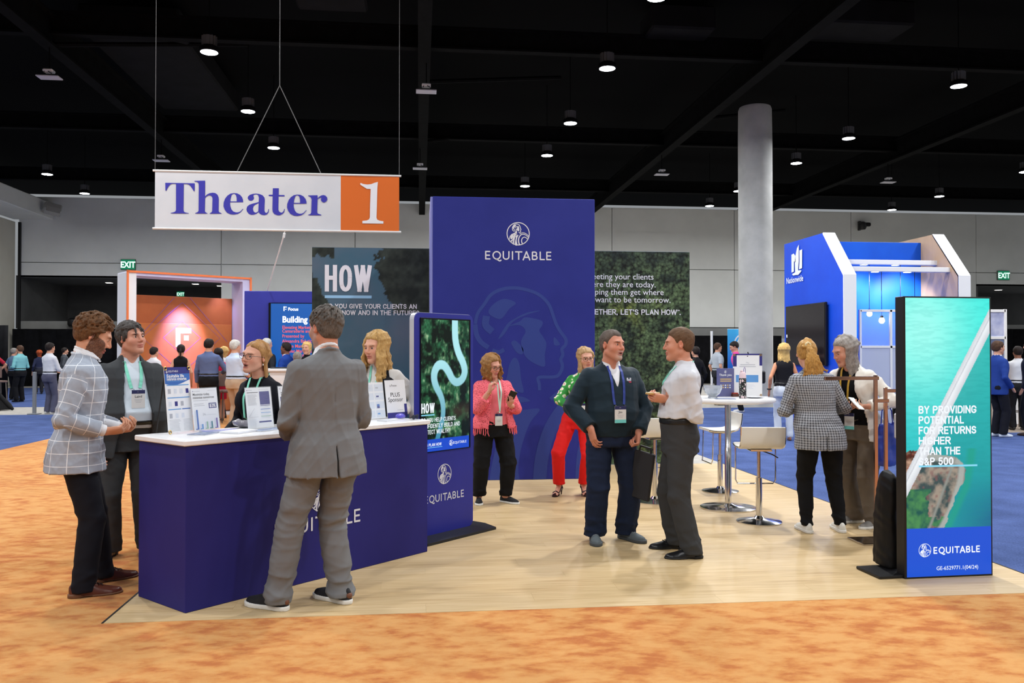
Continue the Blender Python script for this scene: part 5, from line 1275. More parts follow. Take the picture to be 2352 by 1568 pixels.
MB().box((.386, -.004, 1.32), (.645, .012, 1.165), .002).build('bezel', M_screenb, kt)
river = [(.425, 1.15), (.43, .98), (.47, .86), (.535, .76), (.555, .68), (.52, .615), (.45, .59), (.39, .62), (.34, .69), (.28, .745), (.21, .745), (.165, .69), (.16, .62), (.19, .55), (.24, .48), (.27, .4), (.27, .3), (.24, .2), (.2, .1), (.18, 0)]
river = [tuple(q) for q in cat_rom(river, 3)]
def kscreen(x, y):
    f = fbm(x, y, 41, 13, 4); t = fbm(x*1.6, y, 51, 26, 3); c = lerpc(L3('#0b1812'), L3('#3d8a5c'), np.clip(f*2.8-1.0, 0, 1)*(t*1.5)); c = lerpc(c, L3('#b4cfa4'), np.clip((t-.56)*5, 0, .85)*np.clip(f*3-1.25, 0, 1))
    c = lerpc(c, L3('#0b1d26'), np.clip((x-.35)*1.2, 0, .5)); c = lerpc(c, L3('#4a3a30'), np.clip(1-np.abs(y-.33)/.1, 0, 1)*np.clip((x-.3)*4, 0, .55))
    d = dist_path(x, y, river); w = .03+.012*np.clip((y-.35)*3, 0, 1); m = np.clip((w-d)/.006, 0, 1); c = lerpc(c, lerpc(L3('#3d8fae'), L3('#b6f1f8'), np.clip((y-.1)*1.4, 0, 1)), m)
    bar = y < .105; c[bar] = L3('#1f4fd0'); return c
picture('screen', (.071, -.0105, .745), (1, 0, 0), (0, 0, 1), .613, 1.145, 96, 180, kscreen, glow('kiosk_glow', .95), kt)
p = Print((.071, -.0112, .745), (1, 0, 0), (0, 0, 1), .001)
p.caps('HOW', .0, .335, .085, .17, 0, width=.162, gap=.08); p.rect(0, .312, .162, .322, 1)
for i, s_ in enumerate(('DO YOU HELP CLIENTS', 'CONFIDENTLY BUILD AND', 'PROTECT WEALTH?')): p.caps(s_, .0, .255-.052*i, .037, .14, 0, width=(.432, .49, .36)[i], gap=.1)
p.caps("LET'S PLAN HOW", .0, .045, .026, .16, 0, width=.25, gap=.1); p.rect(.0, .032, .26, .036, 1); emblem(p, .375, .057, .026); wordmark(p, .49, .044, .022)
p.build('lettering', [mat('glow_white', '#222222', .4, emis='#f2f8ff', estr=1.), mat('glow_cyan', '#112222', .4, emis='#86d8f4', estr=1.)], kt)
p = Print((0, 0, 0), (1, 0, 0), (0, 0, 1), .002); emblem(p, .372, .533, .088); p.build('emblem', M_ewh, kt); p = Print((0, 0, 0), (1, 0, 0), (0, 0, 1), .002); wordmark(p, .372, .3, .064); p.build('lettering', M_ewh, kt)
MB().prism([(-.06, -.22), (.82, -.22), (.9, -.02), (.9, .22), (.82, .26), (-.06, .26)], 0, .022).build('base_plate', mat('base_black', '#1c1d22', .5), kt)
# totem
ta = math.atan2(.03, .68); tt = thing('led_totem', (3.42, 5.69, 0), ta, 'tall led totem showing a bridge over turquoise water and white slogan', 'display')
MB().box((.338, .05, 1.0), (.69, .1, 2.006), .004).build('cabinet', mat('totem_black', '#0c0c0e', .5), tt)
def tscreen(x, y):
    c = lerpc(L3('#12a7b4'), L3('#3fe6da'), np.clip((y-.5)/1.3, 0, 1)); c = lerpc(c, L3('#9ff8ec'), np.exp(-((x-.12)/.32)**2-((y-1.75)/.42)**2)*.95); c = lerpc(c, L3('#0f5a9c'), np.clip((x-.32)*3, 0, 1)*np.clip((.72-y)*2.6, 0, .85))
    c = lerpc(c, L3('#0e9a9a'), np.clip(fbm(x*.5, y*3, 61, 24, 3)*.8-.35, 0, .16)); e = fbm(x, y, 71, 9, 4)-.5
    sh = dist_path(x, y, [(.1, .86), (.34, .83), (.44, .8), (.42, .66), (.34, .45), (.27, .335)])
    isl = (x < np.interp(y, [.33, .45, .62, .75, .84, .9], [.28, .35, .43, .46, .4, .02])+e*.1) & (y < .87+e*.1); c = lerpc(c, L3('#1fb68e'), np.clip(1-np.abs(x-np.interp(y, [.33, .62, .8, .95], [.31, .46, .5, .52]))/.05, 0, .7)*(y < .9))
    g = fbm(x, y, 81, 16, 4); ci = lerpc(L3('#4a2620'), L3('#c9a48c'), g*3.2-1.1); ci = lerpc(ci, L3('#a8443a'), np.clip(fbm(x, y, 83, 30, 2)*4-2.4, 0, .6)); gr = lerpc(L3('#173a10'), L3('#5c9a2a'), fbm(x, y, 91, 22, 3)*2-.5); ci = np.where(((x < .17+.1*e) & (y < .62))[:, None] | ((x < .3) & (y < .42) & (g > .5))[:, None], gr, ci); ci = lerpc(ci, L3('#d8cfc6'), np.clip((.035-sh)/.02, 0, 1)*.9)
    ci = lerpc(ci, L3('#b6a79c'), np.clip(1-np.abs(x-.2-(y-.4)*.42)/.018, 0, 1)); c = np.where(isl[:, None], ci, c)
    k = (y-.6)-(x-.01)*1.76; b = np.abs(k-.07) < .088; s = (k+.02)/.18; cb = lerpc(L3('#e9eef2'), L3('#b9bcc4'), np.clip(np.abs(s-.5)*2, 0, 1)*.6+.5*(np.abs(s-.62) < .05)+.2*fbm(x, y, 95, 12, 2)); c = np.where(b[:, None], cb, c); c = lerpc(c, L3('#0b6a70'), np.clip((-.005-k)/.03+1, 0, 1)*(k < -.02)*.45)
    c[y < .345] = L3('#1650cc'); return c
picture('screen', (.008, -.001, .012), (1, 0, 0), (0, 0, 1), .662, 1.98, 130, 350, tscreen, glow('totem_glow', 1.1), tt)
p = Print((0, -.0015, 0), (1, 0, 0), (0, 0, 1), .001)
for i, (s_, w_) in enumerate((('BY PROVIDING', .455), ('POTENTIAL', .355), ('FOR RETURNS', .452), ('HIGHER', .25), ('THAN THE', .325), ('S&P 500', .27))): p.caps(s_, .104, 1.167-.0735*i, .056, .185, 0, width=w_, gap=.085)
p.rect(.104, .787, .563, .8, 1); emblem(p, .147, .199, .048); wordmark(p, .395, .172, .0465, w=.19); p.text('GE-6529771.1(04/24)', .566, .055, .038, 0, align='RIGHT', bold=.006)
p.build('lettering', [mat('glow_white', '#222222', .4, emis='#f2f8ff', estr=1.), mat('glow_cyan', '#112222', .4, emis='#86d8f4', estr=1.)], tt)
MB().box((-.06, .17, .012), (.26, .3, .02), .004).build('foot_plate', M_blackp, tt)
def cover(lo, seed=4):
    D = Sdf(); D.u(torso([(0.004, 0, 0, .055, .13), (.15, .005, 0, .05, .12), (.35, .0, .0, .052, .115), (.55, .01, .0, .048, .11), (.66, .02, 0, .036, .1), (.69, .02, 0, .02, .07)], 2.8), 0)
    D.mod(wob(24, seed, .014, (1, 1, .35))); D.mod(wob(60, seed+2, .005, (1, 1, .6))); V, Q = sdf_mesh(D, .012); o = mk('dust_cover', V, Q, cloth_mat('black_nylon', '#0d0d0f', .55, .1), smooth=True); o.location = lo; tag(o, 'crumpled black fabric cover leaning behind the led totem', 'cover')
cover((3.435, 5.98, .024))
# ------------------------------------------------------------------ things on the counter
CT = 1.0605
def cpos(u, v, z=CT): return CO+cu_*u+cv_*v+np.array([0, 0, z])
M_acr = mat('acrylic', '#e9f0f2', .05, alpha=.06, spec=.6); M_paper = mat('paper', '#e3e5ea', .55); M_ink = mat('ink', '#2a2a30', .6); M_inkg = mat('ink_grey', '#a9acb6', .6)
M_pnavy = mat('paper_navy', '#2a2a7a', .5); M_pblue = mat('paper_blue', '#3466b4', .5); M_psky = mat('paper_sky', '#5d97d2', .5); M_pgrn = mat('paper_green', '#8fb8a0', .5); M_pteal = mat('paper_teal', '#41818f', .5); M_ppur = mat('paper_purple', '#6f5aa8', .5); M_pwhite = mat('paper_white', '#eeeeee', .6); M_gold = mat('brass', '#b9934a', .3, 1.); M_psil = mat('paper_pale', '#cfd6e2', .5)
PM = [M_ink, M_inkg, M_pnavy, M_pblue, M_psky, M_pgrn, M_pteal, M_ppur, M_pwhite, M_psil]
def stand_sign(name, u, v, rot, w, h, label, draw, back=M_paper, acrylic=True, tilt=8.):
    t = thing(name, cpos(u, v), CA+math.radians(rot), label, 'sign'); tl = math.radians(tilt)
    up = np.array([0, math.sin(tl), math.cos(tl)]); nn = np.array([0, -math.cos(tl), math.sin(tl)])
    fr = lambda a, b, c: tuple(np.array([a, 0, 0])+up*b+nn*c)
    if acrylic:
        MB().prism([(-.004, .004), (w+.004, .004), (w+.004, h+.006), (-.004, h+.006)], -.006, -.004, fr=fr).build('holder', M_acr, t)
        MB().prism([(-.004, .004), (w+.004, .004), (w+.004, h+.006), (-.004, h+.006)], .0015, .0025, fr=fr).build('holder', M_acr, t)
        MB().prism([(-.004, -.03), (w+.004, -.03), (w+.004, .09), (-.004, .09)], 0, .003, fr=lambda a, b, c: (a, b, c)).build('foot', M_acr, t)
    MB().prism([(0, .008), (w, .008), (w, h), (0, h)], -.0035, 0, fr=fr).build('sheet', back, t)
    p = Print((0, 0, 0), (1, 0, 0), up, .0008); draw(p, w, h); p.build('print', PM, t); return t, fr
def bars(p, x0, y0, x1, n, dy, hh=.003, mi=1, seed=1):
    r = np.random.RandomState(seed)
    for i in range(n): p.rect(x0, y0-i*dy, x0+(x1-x0)*(.75+.25*r.rand()), y0-i*dy+hh, mi)
def drawA(p, w, h):
    p.put([(0, h), (0, h*.752)]+[(w*t, h*(.752+.028*(1-math.cos(math.pi*min(t, 1)))-.045*math.sin(math.pi*t))) for t in np.linspace(.1, 1, 10)]+[(w, h)], [tuple(range(13))], mi=3); p.rect(0, h*.9, w, h, 2, .0003)
    p.text('EQUITABLE', .035, h*.925, .017, 8, z=.0006); emblem(p, .022, h*.93, .009, 8, z=.0006); p.text('Equitable life', .018, h*.845, .03, 8, bold=.02, z=.0006); p.text('insurance strategies', .018, h*.8, .03, 8, bold=.02, width=.175, z=.0006); p.rect(.018, h*.782, .15, h*.787, 4, .0006)
    for y in (.72, .53, .355):
        p.rect(.012, h*y, w-.015, h*(y+.014), 4) if y > .4 else (p.rect(.012, h*y, w*.56, h*(y+.014), 4), p.rect(w*.6, h*y, w-.015, h*(y+.014), 3))
    r = np.random.RandomState(2)
    for y in (.63, .44, .26):
        for i in range(4 if y > .6 else 3): p.rect(.02+.053*i, h*(y-.03), .045+.053*i, h*(y+.04), [9, 2, 1, 9][(i+int(y*10)) % 4])
    bars(p, .014, h*.2, w*.55, 9, h*.02, .0018); bars(p, w*.62, h*.2, w-.012, 9, h*.02, .0018)
ta_, fr = stand_sign('easel_sign', .14, .46, 16, .225, .445, 'tall easel sign about life insurance strategies with a blue top', drawA, acrylic=False, tilt=6)
for a, b in ((.008, .437), (.217, .437), (.01, .012)): MB().tube([np.array(fr(a+.011*math.cos(q), b+.011*math.sin(q), .004)) for q in np.linspace(0, 6.28, 12)[:-1]], .0032, 6, closed=True).build('ring_clip', M_gold, ta_, smooth=True)
for a in (.02, .205): MB().tube([fr(a, .43, -.008), (a, .13, .004)], .005, 6).build('easel_leg', mat('black_metal', '#161616', .4), ta_)
def drawB(p, w, h):
    p.rect(.012, h*.925, .018, h*.945, 2); p.rect(.022, h*.93, .08, h*.938, 1); p.rect(.15, h*.94, w-.015, h*.945, 1)
    p.text('Maximize today,', .012, h*.835, .024, 0, bold=.008); p.text('minimize tomorrow', .012, h*.76, .024, 0, bold=.008); bars(p, .014, h*.71, w*.72, 1, .01); bars(p, .016, h*.63, w*.5, 2, .012); p.text('34', w*.36, h*.355, .026, 1); p.rect(w*.46, h*.37, w*.88, h*.373, 1)
    p.rect(w*.63, h*.52, w*.93, h*.645, 2); p.text('8.0%', w*.78, h*.54, .03, 8, align='CENTER', bold=.02, z=.0005); p.rect(w*.66, h*.615, w*.9, h*.625, 9, .0005)
    for i, (x, hh, m) in enumerate(((.06, .46, 3), (.23, .12, 4), (.42, .17, 5), (.6, .17, 6), (.8, .24, 7))): p.rect(w*x, h*.04, w*(x+.06), h*(.04+hh*.95), 9); p.rect(w*(x+.065), h*.04, w*(x+.125), h*(.04+hh), m); p.rect(w*x, h*.04, w*(x+.125), h*.062, m, .0003)
stand_sign('chart_sign', .345, .49, 14, .238, .295, 'clear stand holding a bar chart sheet headed Maximize today', drawB)
def drawC(p, w, h):
    p.rect(.012, h*.93, .018, h*.95, 2); p.rect(.022, h*.935, .06, h*.943, 1); p.rect(w*.5, h*.945, w*.9, h*.95, 1); p.rect(.012, h*.875, w*.48, h*.888, 0)
    bars(p, .014, h*.82, w*.46, 9, h*.03, .003); p.rect(w*.53, h*.58, w*.92, h*.9, 2); r = np.random.RandomState(4)
    for i in range(9): p.rect(w*.56, h*(.87-.03*i), w*(.7+.2*r.rand()), h*(.874-.03*i), 7, .0004)
    p.rib([(w*.06, h*.3), (w*.3, h*.5)], .002, mi=1); p.rib([(w*.06, h*.3), (w*.34, h*.44)], .002, mi=9); p.rect(w*.06, h*.29, w*.42, h*.294, 1)
    for i, m in enumerate((2, 3, 4, 5)): p.rect(w*.53, h*(.55-.085*i), w*.92, h*(.563-.085*i), m); bars(p, w*.54, h*(.53-.085*i), w*.9, 2, h*.02, .002, 9, i)
    p.rect(w*.43, h*.15, w*.92, h*.185, 2); bars(p, .014, h*.22, w*.4, 5, h*.03, .002, 9)
stand_sign('blueprint_sign', .655, .32, 8, .235, .295, 'clear stand with a sheet bearing a navy text block, third sign from the left', drawC)
def drawD(p, w, h):
    p.rect(.012, h*.93, .018, h*.95, 2); p.rect(.02, h*.84, .1, h*.855, 0); p.rect(.02, h*.8, .09, h*.815, 0)
    for y0, y1, m in ((.62, .74, 2), (.56, .6, 2), (.47, .51, 3), (.36, .4, 4), (.25, .29, 5)): p.rect(.012, h*y0, w*.3, h*y1, m)
    bars(p, w*.42, h*.72, w*.9, 12, h*.035, .003, 9)
stand_sign('table_sign', .965, .37, 8, .235, .295, 'clear stand sheet with stacked blue and green bars, partly behind the grey-suited man', drawD)
def drawE(p, w, h):
    p.rect(.02, h*.86, .09, h*.87, 1); p.rect(.02, h*.83, .1, h*.84, 1); r = np.random.RandomState(6)
    for j in range(4):
        for i in range(2): p.rect(.015+.115*i, h*(.06+.235*j), .118+.115*i, h*(.245+.235*j), 9); p.rect(.03+.115*i, h*(.13+.235*j), .06+.115*i, h*(.17+.235*j), [2, 1, 4, 9][(i*2+j) % 4], .0004)
    p.rect(.145, h*.35, .175, h*.41, 3, .0006); p.rect(.145, h*.3, .175, h*.35, 2, .0006)
stand_sign('thumbnail_sign', 1.73, .33, 4, .235, .3, 'clear stand sheet with a grid of pale thumbnails beside the PLUS Sponsor card', drawE)
def drawP(p, w, h):
    p.rect(0, 0, w, .045, 2); p.rect(w-.03, 0, w, h*.36, 2); p.rect(w*.24, h*.825, w*.26, h*.87, 0); p.text('Focus', w*.3, h*.83, .026, 0); p.text('PLUS', w*.46, h*.56, .05, 0, align='CENTER'); p.text('Sponsor', w*.46, h*.43, .05, 0, align='CENTER'); p.rect(w*.5, h*.2, w*.8, h*.208, 1)
stand_sign('sponsor_card', 1.98, .34, 0, .225, .315, 'white PLUS Sponsor card with navy corner at the right end of the counter', drawP, acrylic=False)
def sheet(name, u, v, rot, w, d, z, m, label, cat='brochure', th=.004, stripes=None):
    t = thing(name, cpos(u, v), CA+math.radians(rot), label, cat); MB().box((0, 0, z+th/2), (w, d, th), .001).build('pages', M_paper, t); MB().box((0, 0, z+th+.0006), (w*.998, d*.998, .001)).build('cover', m, t)
    if stripes: p = Print((-w/2, -d/2, z+th+.0012), (1, 0, 0), (0, 1, 0), .0004); p.rect(w*.1, d*.6, w*.8, d*.7, stripes); p.rect(w*.1, d*.3, w*.5, d*.36, stripes); p.build('print', PM, t)
    return t
sheet('brochure', .3, .3, 30, .2, .13, 0, mat('paper_slate', '#6d7a99', .4), 'slate blue brochure lying before the tall easel sign', stripes=9)
sheet('brochure', .5, .42, -8, .26, .12, 0, mat('paper_lav', '#8d90d2', .4), 'lavender leaflet lying under the bar chart stand', stripes=8)
sheet('notepad', .52, .23, 20, .22, .15, 0, M_paper, 'white notepad at the front edge of the counter', 'notepad', .012)
sheet('brochure', .76, .23, 12, .28, .13, 0, mat('paper_bluegrey', '#a9b6cc', .4), 'grey blue brochure in front of the navy text block sheet', stripes=2)
sheet('brochure', 1.06, .24, 6, .24, .12, 0, M_paper, 'white brochure lying before the partly hidden bar sheet', stripes=9)
sheet('brochure', 1.87, .2, 10, .2, .1, 0, M_paper, 'white brochure before the grid of thumbnails', stripes=9)
D = Sdf()
for i in range(6): D.u(ell((.02*math.sin(i*2.2), .05*math.cos(i*1.7), .025+.008*(i % 3)), (.07-.006*i, .035, .02+.004*(i % 2)), rotm(i*40, 10, 8)), .01)
D.mod(wob(60, 3, .006)); D.cut(lambda X, Y, Z: .001-Z+0*X); V, Q = sdf_mesh(D, .006); k = cpos(.72, .5); o = mk('cellophane_bag', V, Q, mat('cello', '#8d8a92', .2, spec=.6), smooth=True); o.location = k; tag(o, 'crumpled grey cellophane bag lying between two clear stands', 'bag')
D = Sdf().u(ell((0, 0, .022), (.055, .026, .021)), 0).u(ell((.05, .0, .016), (.02, .015, .012)), .012); D.mod(wob(70, 8, .003)); D.cut(lambda X, Y, Z: .001-Z+0*X); V, Q = sdf_mesh(D, .004); o = mk('candy_packet', V, Q, mat('packet_violet', '#5a52c4', .25, spec=.6), smooth=True); o.location = cpos(2.03, .25); o.rotation_euler = (0, 0, CA+.2); tag(o, 'shiny violet packet in front of the PLUS Sponsor card', 'packet')
t = thing('sunglasses', cpos(2.06, .1), CA+.4, 'folded black sunglasses at the right corner of the counter', 'sunglasses')
for sx in (-1, 1): MB().prism([(sx*.036+.03*math.cos(a), .02+.02*math.sin(a)) for a in np.linspace(0, 6.28, 15)[:-1]], -.002, .002, fr=lambda u, v, w: (u, w, v)).build('lens', mat('lens_black', '#08080a', .1), t)
MB().tube([(-.07, 0, .03), (-.05, .002, .034), (0, 0, .032), (.05, .002, .034), (.07, 0, .03)], .004, 6).build('frame', M_blackp, t); MB().tube([(-.07, 0, .03), (-.06, .02, .012), (.05, .03, .008)], .003, 6).tube([(.07, 0, .03), (.06, .025, .014), (-.05, .035, .012)], .003, 6).build('temple', M_blackp, t)
# ------------------------------------------------------------------ round table and stools
tb = thing('bar_table', (3.17, 8.5, 0), 0, 'round white bar table on a chrome column, laden with signs', 'table'); TZ = 1.135
MB().lathe([(.455, TZ-.045), (.475, TZ-.035), (.48, TZ-.02), (.475, TZ-.004), (.465, TZ)], 48).build('tabletop', mat('table_white', '#ebebee', .25), tb, smooth=True)
MB().lathe([(.034, .03), (.034, .62), (.031, .625), (.031, TZ-.045)], 20).build('column', M_chrome, tb, smooth=True); MB().lathe([(.285, 0), (.285, .012), (.2, .024), (.06, .034), (.036, .05)], 40).build('base', M_chrome, tb, smooth=True); MB().lathe([(.12, TZ-.06), (.12, TZ-.046)], 20).build('mount_plate', M_chrome, tb)
M_seat = mat('stool_white', '#e9e6de', .4); M_seatb = mat('stool_edge', '#d9c7a4', .5)
def stool(x, y, rz, lab, zs, first=None):
    t = thing('bar_stool', (x, y, 0), rz, lab, 'stool', 'white bar stools at the round table')
    prof = [(.19, 0), (.1, -.012), (-.05, -.012), (-.12, .0), (-.165, .03), (-.185, .09), (-.195, .19)]; P = [np.array(q) for q in cat_rom(prof, 4)]
    up_, dn = [], []
    for i, q in enumerate(P):
        d = P[min(i+1, len(P)-1)]-P[max(i-1, 0)]; d = d/np.linalg.norm(d); nrm = np.array([d[1], -d[0]])
        up_.append(q+nrm*.014); dn.append(q-nrm*.014)
    poly = up_+dn[::-1]; k = MB(); ns = len(P); xs = [-.2, -.19, .19, .2]; V = []; 
    for xi, x_ in enumerate(xs):
        s_ = .6 if xi in (0, 3) else 1
        for i in range(ns):
            c = (up_[i]+dn[i])/2; V.append((x_, *(c+(up_[i]-c)*s_)))
        for i in range(ns): c = (up_[i]+dn[i])/2; V.append((x_, *(c+(dn[i]-c)*s_)))
    Fs = []
    for xi in range(3):
        a = xi*2*ns; b = (xi+1)*2*ns
        for i in range(ns-1): Fs += [(a+i, a+i+1, b+i+1, b+i), (a+ns+i, b+ns+i, b+ns+i+1, a+ns+i+1)]
        Fs += [(a, b, b+ns, a+ns), (a+ns-1, a+2*ns-1, b+2*ns-1, b+ns-1)]
    for xi in (0, 3): a = xi*2*ns; Fs += [(a+i, a+ns+i, a+ns+i+1, a+i+1) for i in range(ns-1)]
    V = [(v[0], v[1], v[2]+zs) for v in V]; k.add(V, Fs); k.build('seat', M_seat, t, smooth=True)
    k = MB()
    for sx in (-1, 1): k.tube([(sx*.203, q[0], q[1]+zs) for q in P], .0075, 6)
    k.build('edge_trim', M_chrome, t, smooth=True)
    MB().box((0, 0, zs-.035), (.2, .22, .02), .004).build('mount_plate', M_chrome, t)
    MB().lathe([(.017, .38), (.017, zs-.04)], 14).build('piston', M_chrome, t, smooth=True); MB().lathe([(.029, .03), (.029, zs*.58), (.024, zs*.585)], 18).build('column', M_chrome, t, smooth=True); MB().lathe([(.21, 0), (.21, .008), (.14, .022), (.05, .034), (.03, .06)], 36).build('base', M_chrome, t, smooth=True)
    MB().tube([(-.19, .14, zs-.02), (-.19, .15, zs*.52), (-.17, .16, zs*.47), (.17, .16, zs*.47), (.19, .15, zs*.52), (.19, .14, zs-.02)], .007, 8).build('footrest', M_chrome, t, smooth=True); MB().tube([(.03, .0, zs-.05), (.12, -.03, zs-.08), (.17, -.04, zs-.11)], .006, 6).build('lever', M_blackp, t)
    return t
stool(3.2, 7.77, math.radians(-10), 'white bar stool nearest the viewer, seen from behind, right of the table', .72)
stool(2.52, 8.94, math.radians(4), 'white bar stool left of the table behind the man in the pale shirt', .72)
stool(3.46, 9.53, math.radians(88), 'white bar stool behind the table, seen from its side', .72)
# on the table
def tpos(x, y): return np.array([x, y, TZ+.0005])
t = thing('foam_sign', tpos(3.34, 8.8), math.radians(-12), 'white and navy sign with a sky blue band standing on the round table', 'sign'); w, h = .305, .455
MB().box((w/2, 0, h/2), (w, .006, h), .001).build('board', M_pwhite, t); p = Print((0, -.003, 0), (1, 0, 0), (0, 0, 1), .0008)
p.rect(0, h*.7, .038, h, 2); p.rect(w-.028, h*.72, w, h, 2); p.rect(0, h*.965, w, h, 2); p.rect(.03, h*.33, w-.04, h*.5, 4); p.rect(w*.48, h*.93, w*.52, h*.95, 0); p.text('The', w/2, h*.77, .022, 1, align='CENTER'); p.rect(w*.25, h*.735, w*.76, h*.748, 1); p.rect(w*.22, h*.69, w*.78, h*.703, 1); bars(p, w*.2, h*.27, w*.8, 4, h*.03, .003, 9); p.build('print', PM, t)
for a, b in ((.015, h-.015), (w-.015, h-.015), (.012, .012), (w-.014, .014)): MB().tube([(a+.009*math.cos(q), -.005, b+.009*math.sin(q)) for q in np.linspace(0, 6.28, 12)[:-1]], .0028, 6, closed=True).build('ring_clip', M_gold, t)
for a in (.03, w-.03): MB().tube([(a, .004, h*.9), (a, .11, .004)], .005, 6).build('easel_leg', mat('black_metal', '#161616', .4), t)
t = thing('thank_you_sign', tpos(3.13, 8.72), math.radians(6), 'navy Thank you card in a clear stand on the round table', 'sign'); w, h = .2, .3
MB().box((w/2, 0, h/2), (w, .004, h), .001).build('card', M_pnavy, t); MB().box((w/2, -.006, h/2), (w+.006, .002, h+.004)).build('holder', M_acr, t); MB().box((w/2, .02, .002), (w, .08, .003)).build('foot', M_acr, t)
p = Print((0, -.0022, 0), (1, 0, 0), (0, 0, 1), .0006); p.text('Thank you', w/2, h*.73, .034, 8, align='CENTER', bold=.01); emblem(p, w/2, h*.88, .014, 8)
for i in range(2):
    p.rect(w*.2, h*(.6-.07*i), w*.85, h*(.635-.07*i), 10)
    for j in range(5): p.rect(w*(.2+.13*j), h*(.38-.08*i), w*(.28+.13*j), h*(.42-.08*i), 10 if j % 2 else 9)
p.build('print', PM+[mat('paper_gold', '#c9a24a', .5)], t)
t = thing('glass_bowl', tpos(2.99, 8.45), 0, 'cut glass bowl on the round table beside the Thank you card', 'bowl')
MB().lathe([(.045, 0), (.05, .01), (.04, .02), (.075, .05), (.095, .1), (.098, .13), (.093, .13), (.088, .1), (.07, .055), (.03, .03)], 14).build('bowl', mat('cut_glass', '#e8edf2', .05, trans=.7, spec=.8), t)
k = MB(); rs = np.random.RandomState(9)
for i in range(14): k.box((.05*rs.randn()*.6, .05*rs.randn()*.6, .06+.05*rs.rand()), (.035, .022, .012), .003, rot=rotm(rs.rand()*180, rs.rand()*60, rs.rand()*60))
o = k.build('sweets', mat('sweet_silver', '#b9bac4', .25, .6), t); o['kind'] = 'stuff'
t = thing('water_bottle', tpos(3.29, 8.4), .3, 'black floral water bottle with a pale pink lid on the round table', 'bottle')
mf = mat('bottle_floral', '#16161a', .45); n = N(mf); c = n.coord(); v = n.n('ShaderNodeTexVoronoi'); v.inputs['Scale'].default_value = 34; n.l(n.mapping(c, scale=(1, 1, .8)), v.inputs['Vector']); v2 = n.n('ShaderNodeTexVoronoi'); v2.inputs['Scale'].default_value = 75; n.l(c, v2.inputs['Vector'])
a = n.mix(n.math('LESS_THAN', v2.outputs['Distance'], .34), srgb('#141418'), srgb('#b9bdb2')); n.base(n.mix(n.math('LESS_THAN', v.outputs['Distance'], .36), a, srgb('#e6cdd0')))
MB().lathe([(.034, 0), (.037, .006), (.037, .2), (.034, .215), (.03, .222)], 28).build('body', mf, t, smooth=True); MB().lathe([(.036, .205), (.0365, .222), (.033, .243), (.028, .262), (.02, .27)], 28).build('lid', mat('lid_pink', '#e6ccd2', .4), t, smooth=True); MB().box((-.012, 0, .277), (.03, .018, .018), .004).build('spout', mat('lid_pink', '#e6ccd2', .4), t)
MB().tube([(.014, 0, .262), (.014, 0, .295), (.026, 0, .318), (.036, 0, .3), (.036, 0, .255)], .004, 6).build('handle', mat('lid_lilac', '#a79cc4', .4), t, smooth=True)
t = thing('chocolate_box', tpos(3.33, 8.72), .1, 'small red and brown sweet box behind the floral bottle', 'box'); MB().box((0, 0, .015), (.07, .05, .03), .003).build('tray', mat('box_brown', '#5a2f22', .5), t); MB().box((0, 0, .036), (.06, .04, .012), .004).build('contents', mat('box_red', '#a5382c', .5), t)
t = thing('serving_plate', tpos(3.42, 8.42), 0, 'white plate lying by the right edge of the round table', 'plate'); MB().lathe([(.05, 0), (.1, .012), (.104, .015), (.05, .005)], 28).build('plate', mat('plate_white', '#d8d8dc', .2), t, smooth=True)
t = thing('leaflet', tpos(3.545, 8.62), .5, 'white leaflet overhanging the right edge of the round table', 'leaflet'); MB().box((0, 0, .002), (.2, .13, .003)).build('pages', M_paper, t)
t = thing('leaflet', tpos(3.06, 8.28), -.2, 'dark edged leaflet at the front of the round table', 'leaflet'); MB().box((0, 0, .002), (.2, .12, .003)).build('pages', mat('paper_slate', '#6d7a99', .4), t)
# ------------------------------------------------------------------ copper rails and bags by the totem
M_cop = mat('copper', '#c9a08a', .25, 1.)
t = thing('copper_rail', (3.86, 6.86, 0), 0, 'copper post with a flat arm reaching left to the two women', 'rail')
MB().box((0, 0, .69), (.028, .028, 1.38), .003).build('post', M_cop, t); MB().box((-.225, -.02, 1.385), (.48, .03, .03), .003).build('arm', M_cop, t); MB().box((.06, .02, 1.19), (.14, .02, .03), .003).build('bracket', M_cop, t); MB().tube([(0, 0, 1.38), (0, 0, 1.41)], .018, 8).build('cap', M_cop, t)
MB().box((-.03, -.02, .008), (.34, .28, .016), .004).build('base_plate', mat('mirror_plate', '#c9c4c0', .06, 1.), t)
t = thing('copper_rail', (4.03, 7.0, 0), 0, 'second copper post, its arm running right behind the led totem', 'rail')
MB().box((0, 0, .65), (.028, .028, 1.3), .003).build('post', M_cop, t); MB().box((.24, 0, 1.27), (.48, .03, .03), .003).build('arm', M_cop, t); MB().box((0.2, 0.1, .008), (.34, .24, .016), .004).build('base_plate', mat('mirror_plate', '#c9c4c0', .06, 1.), t)
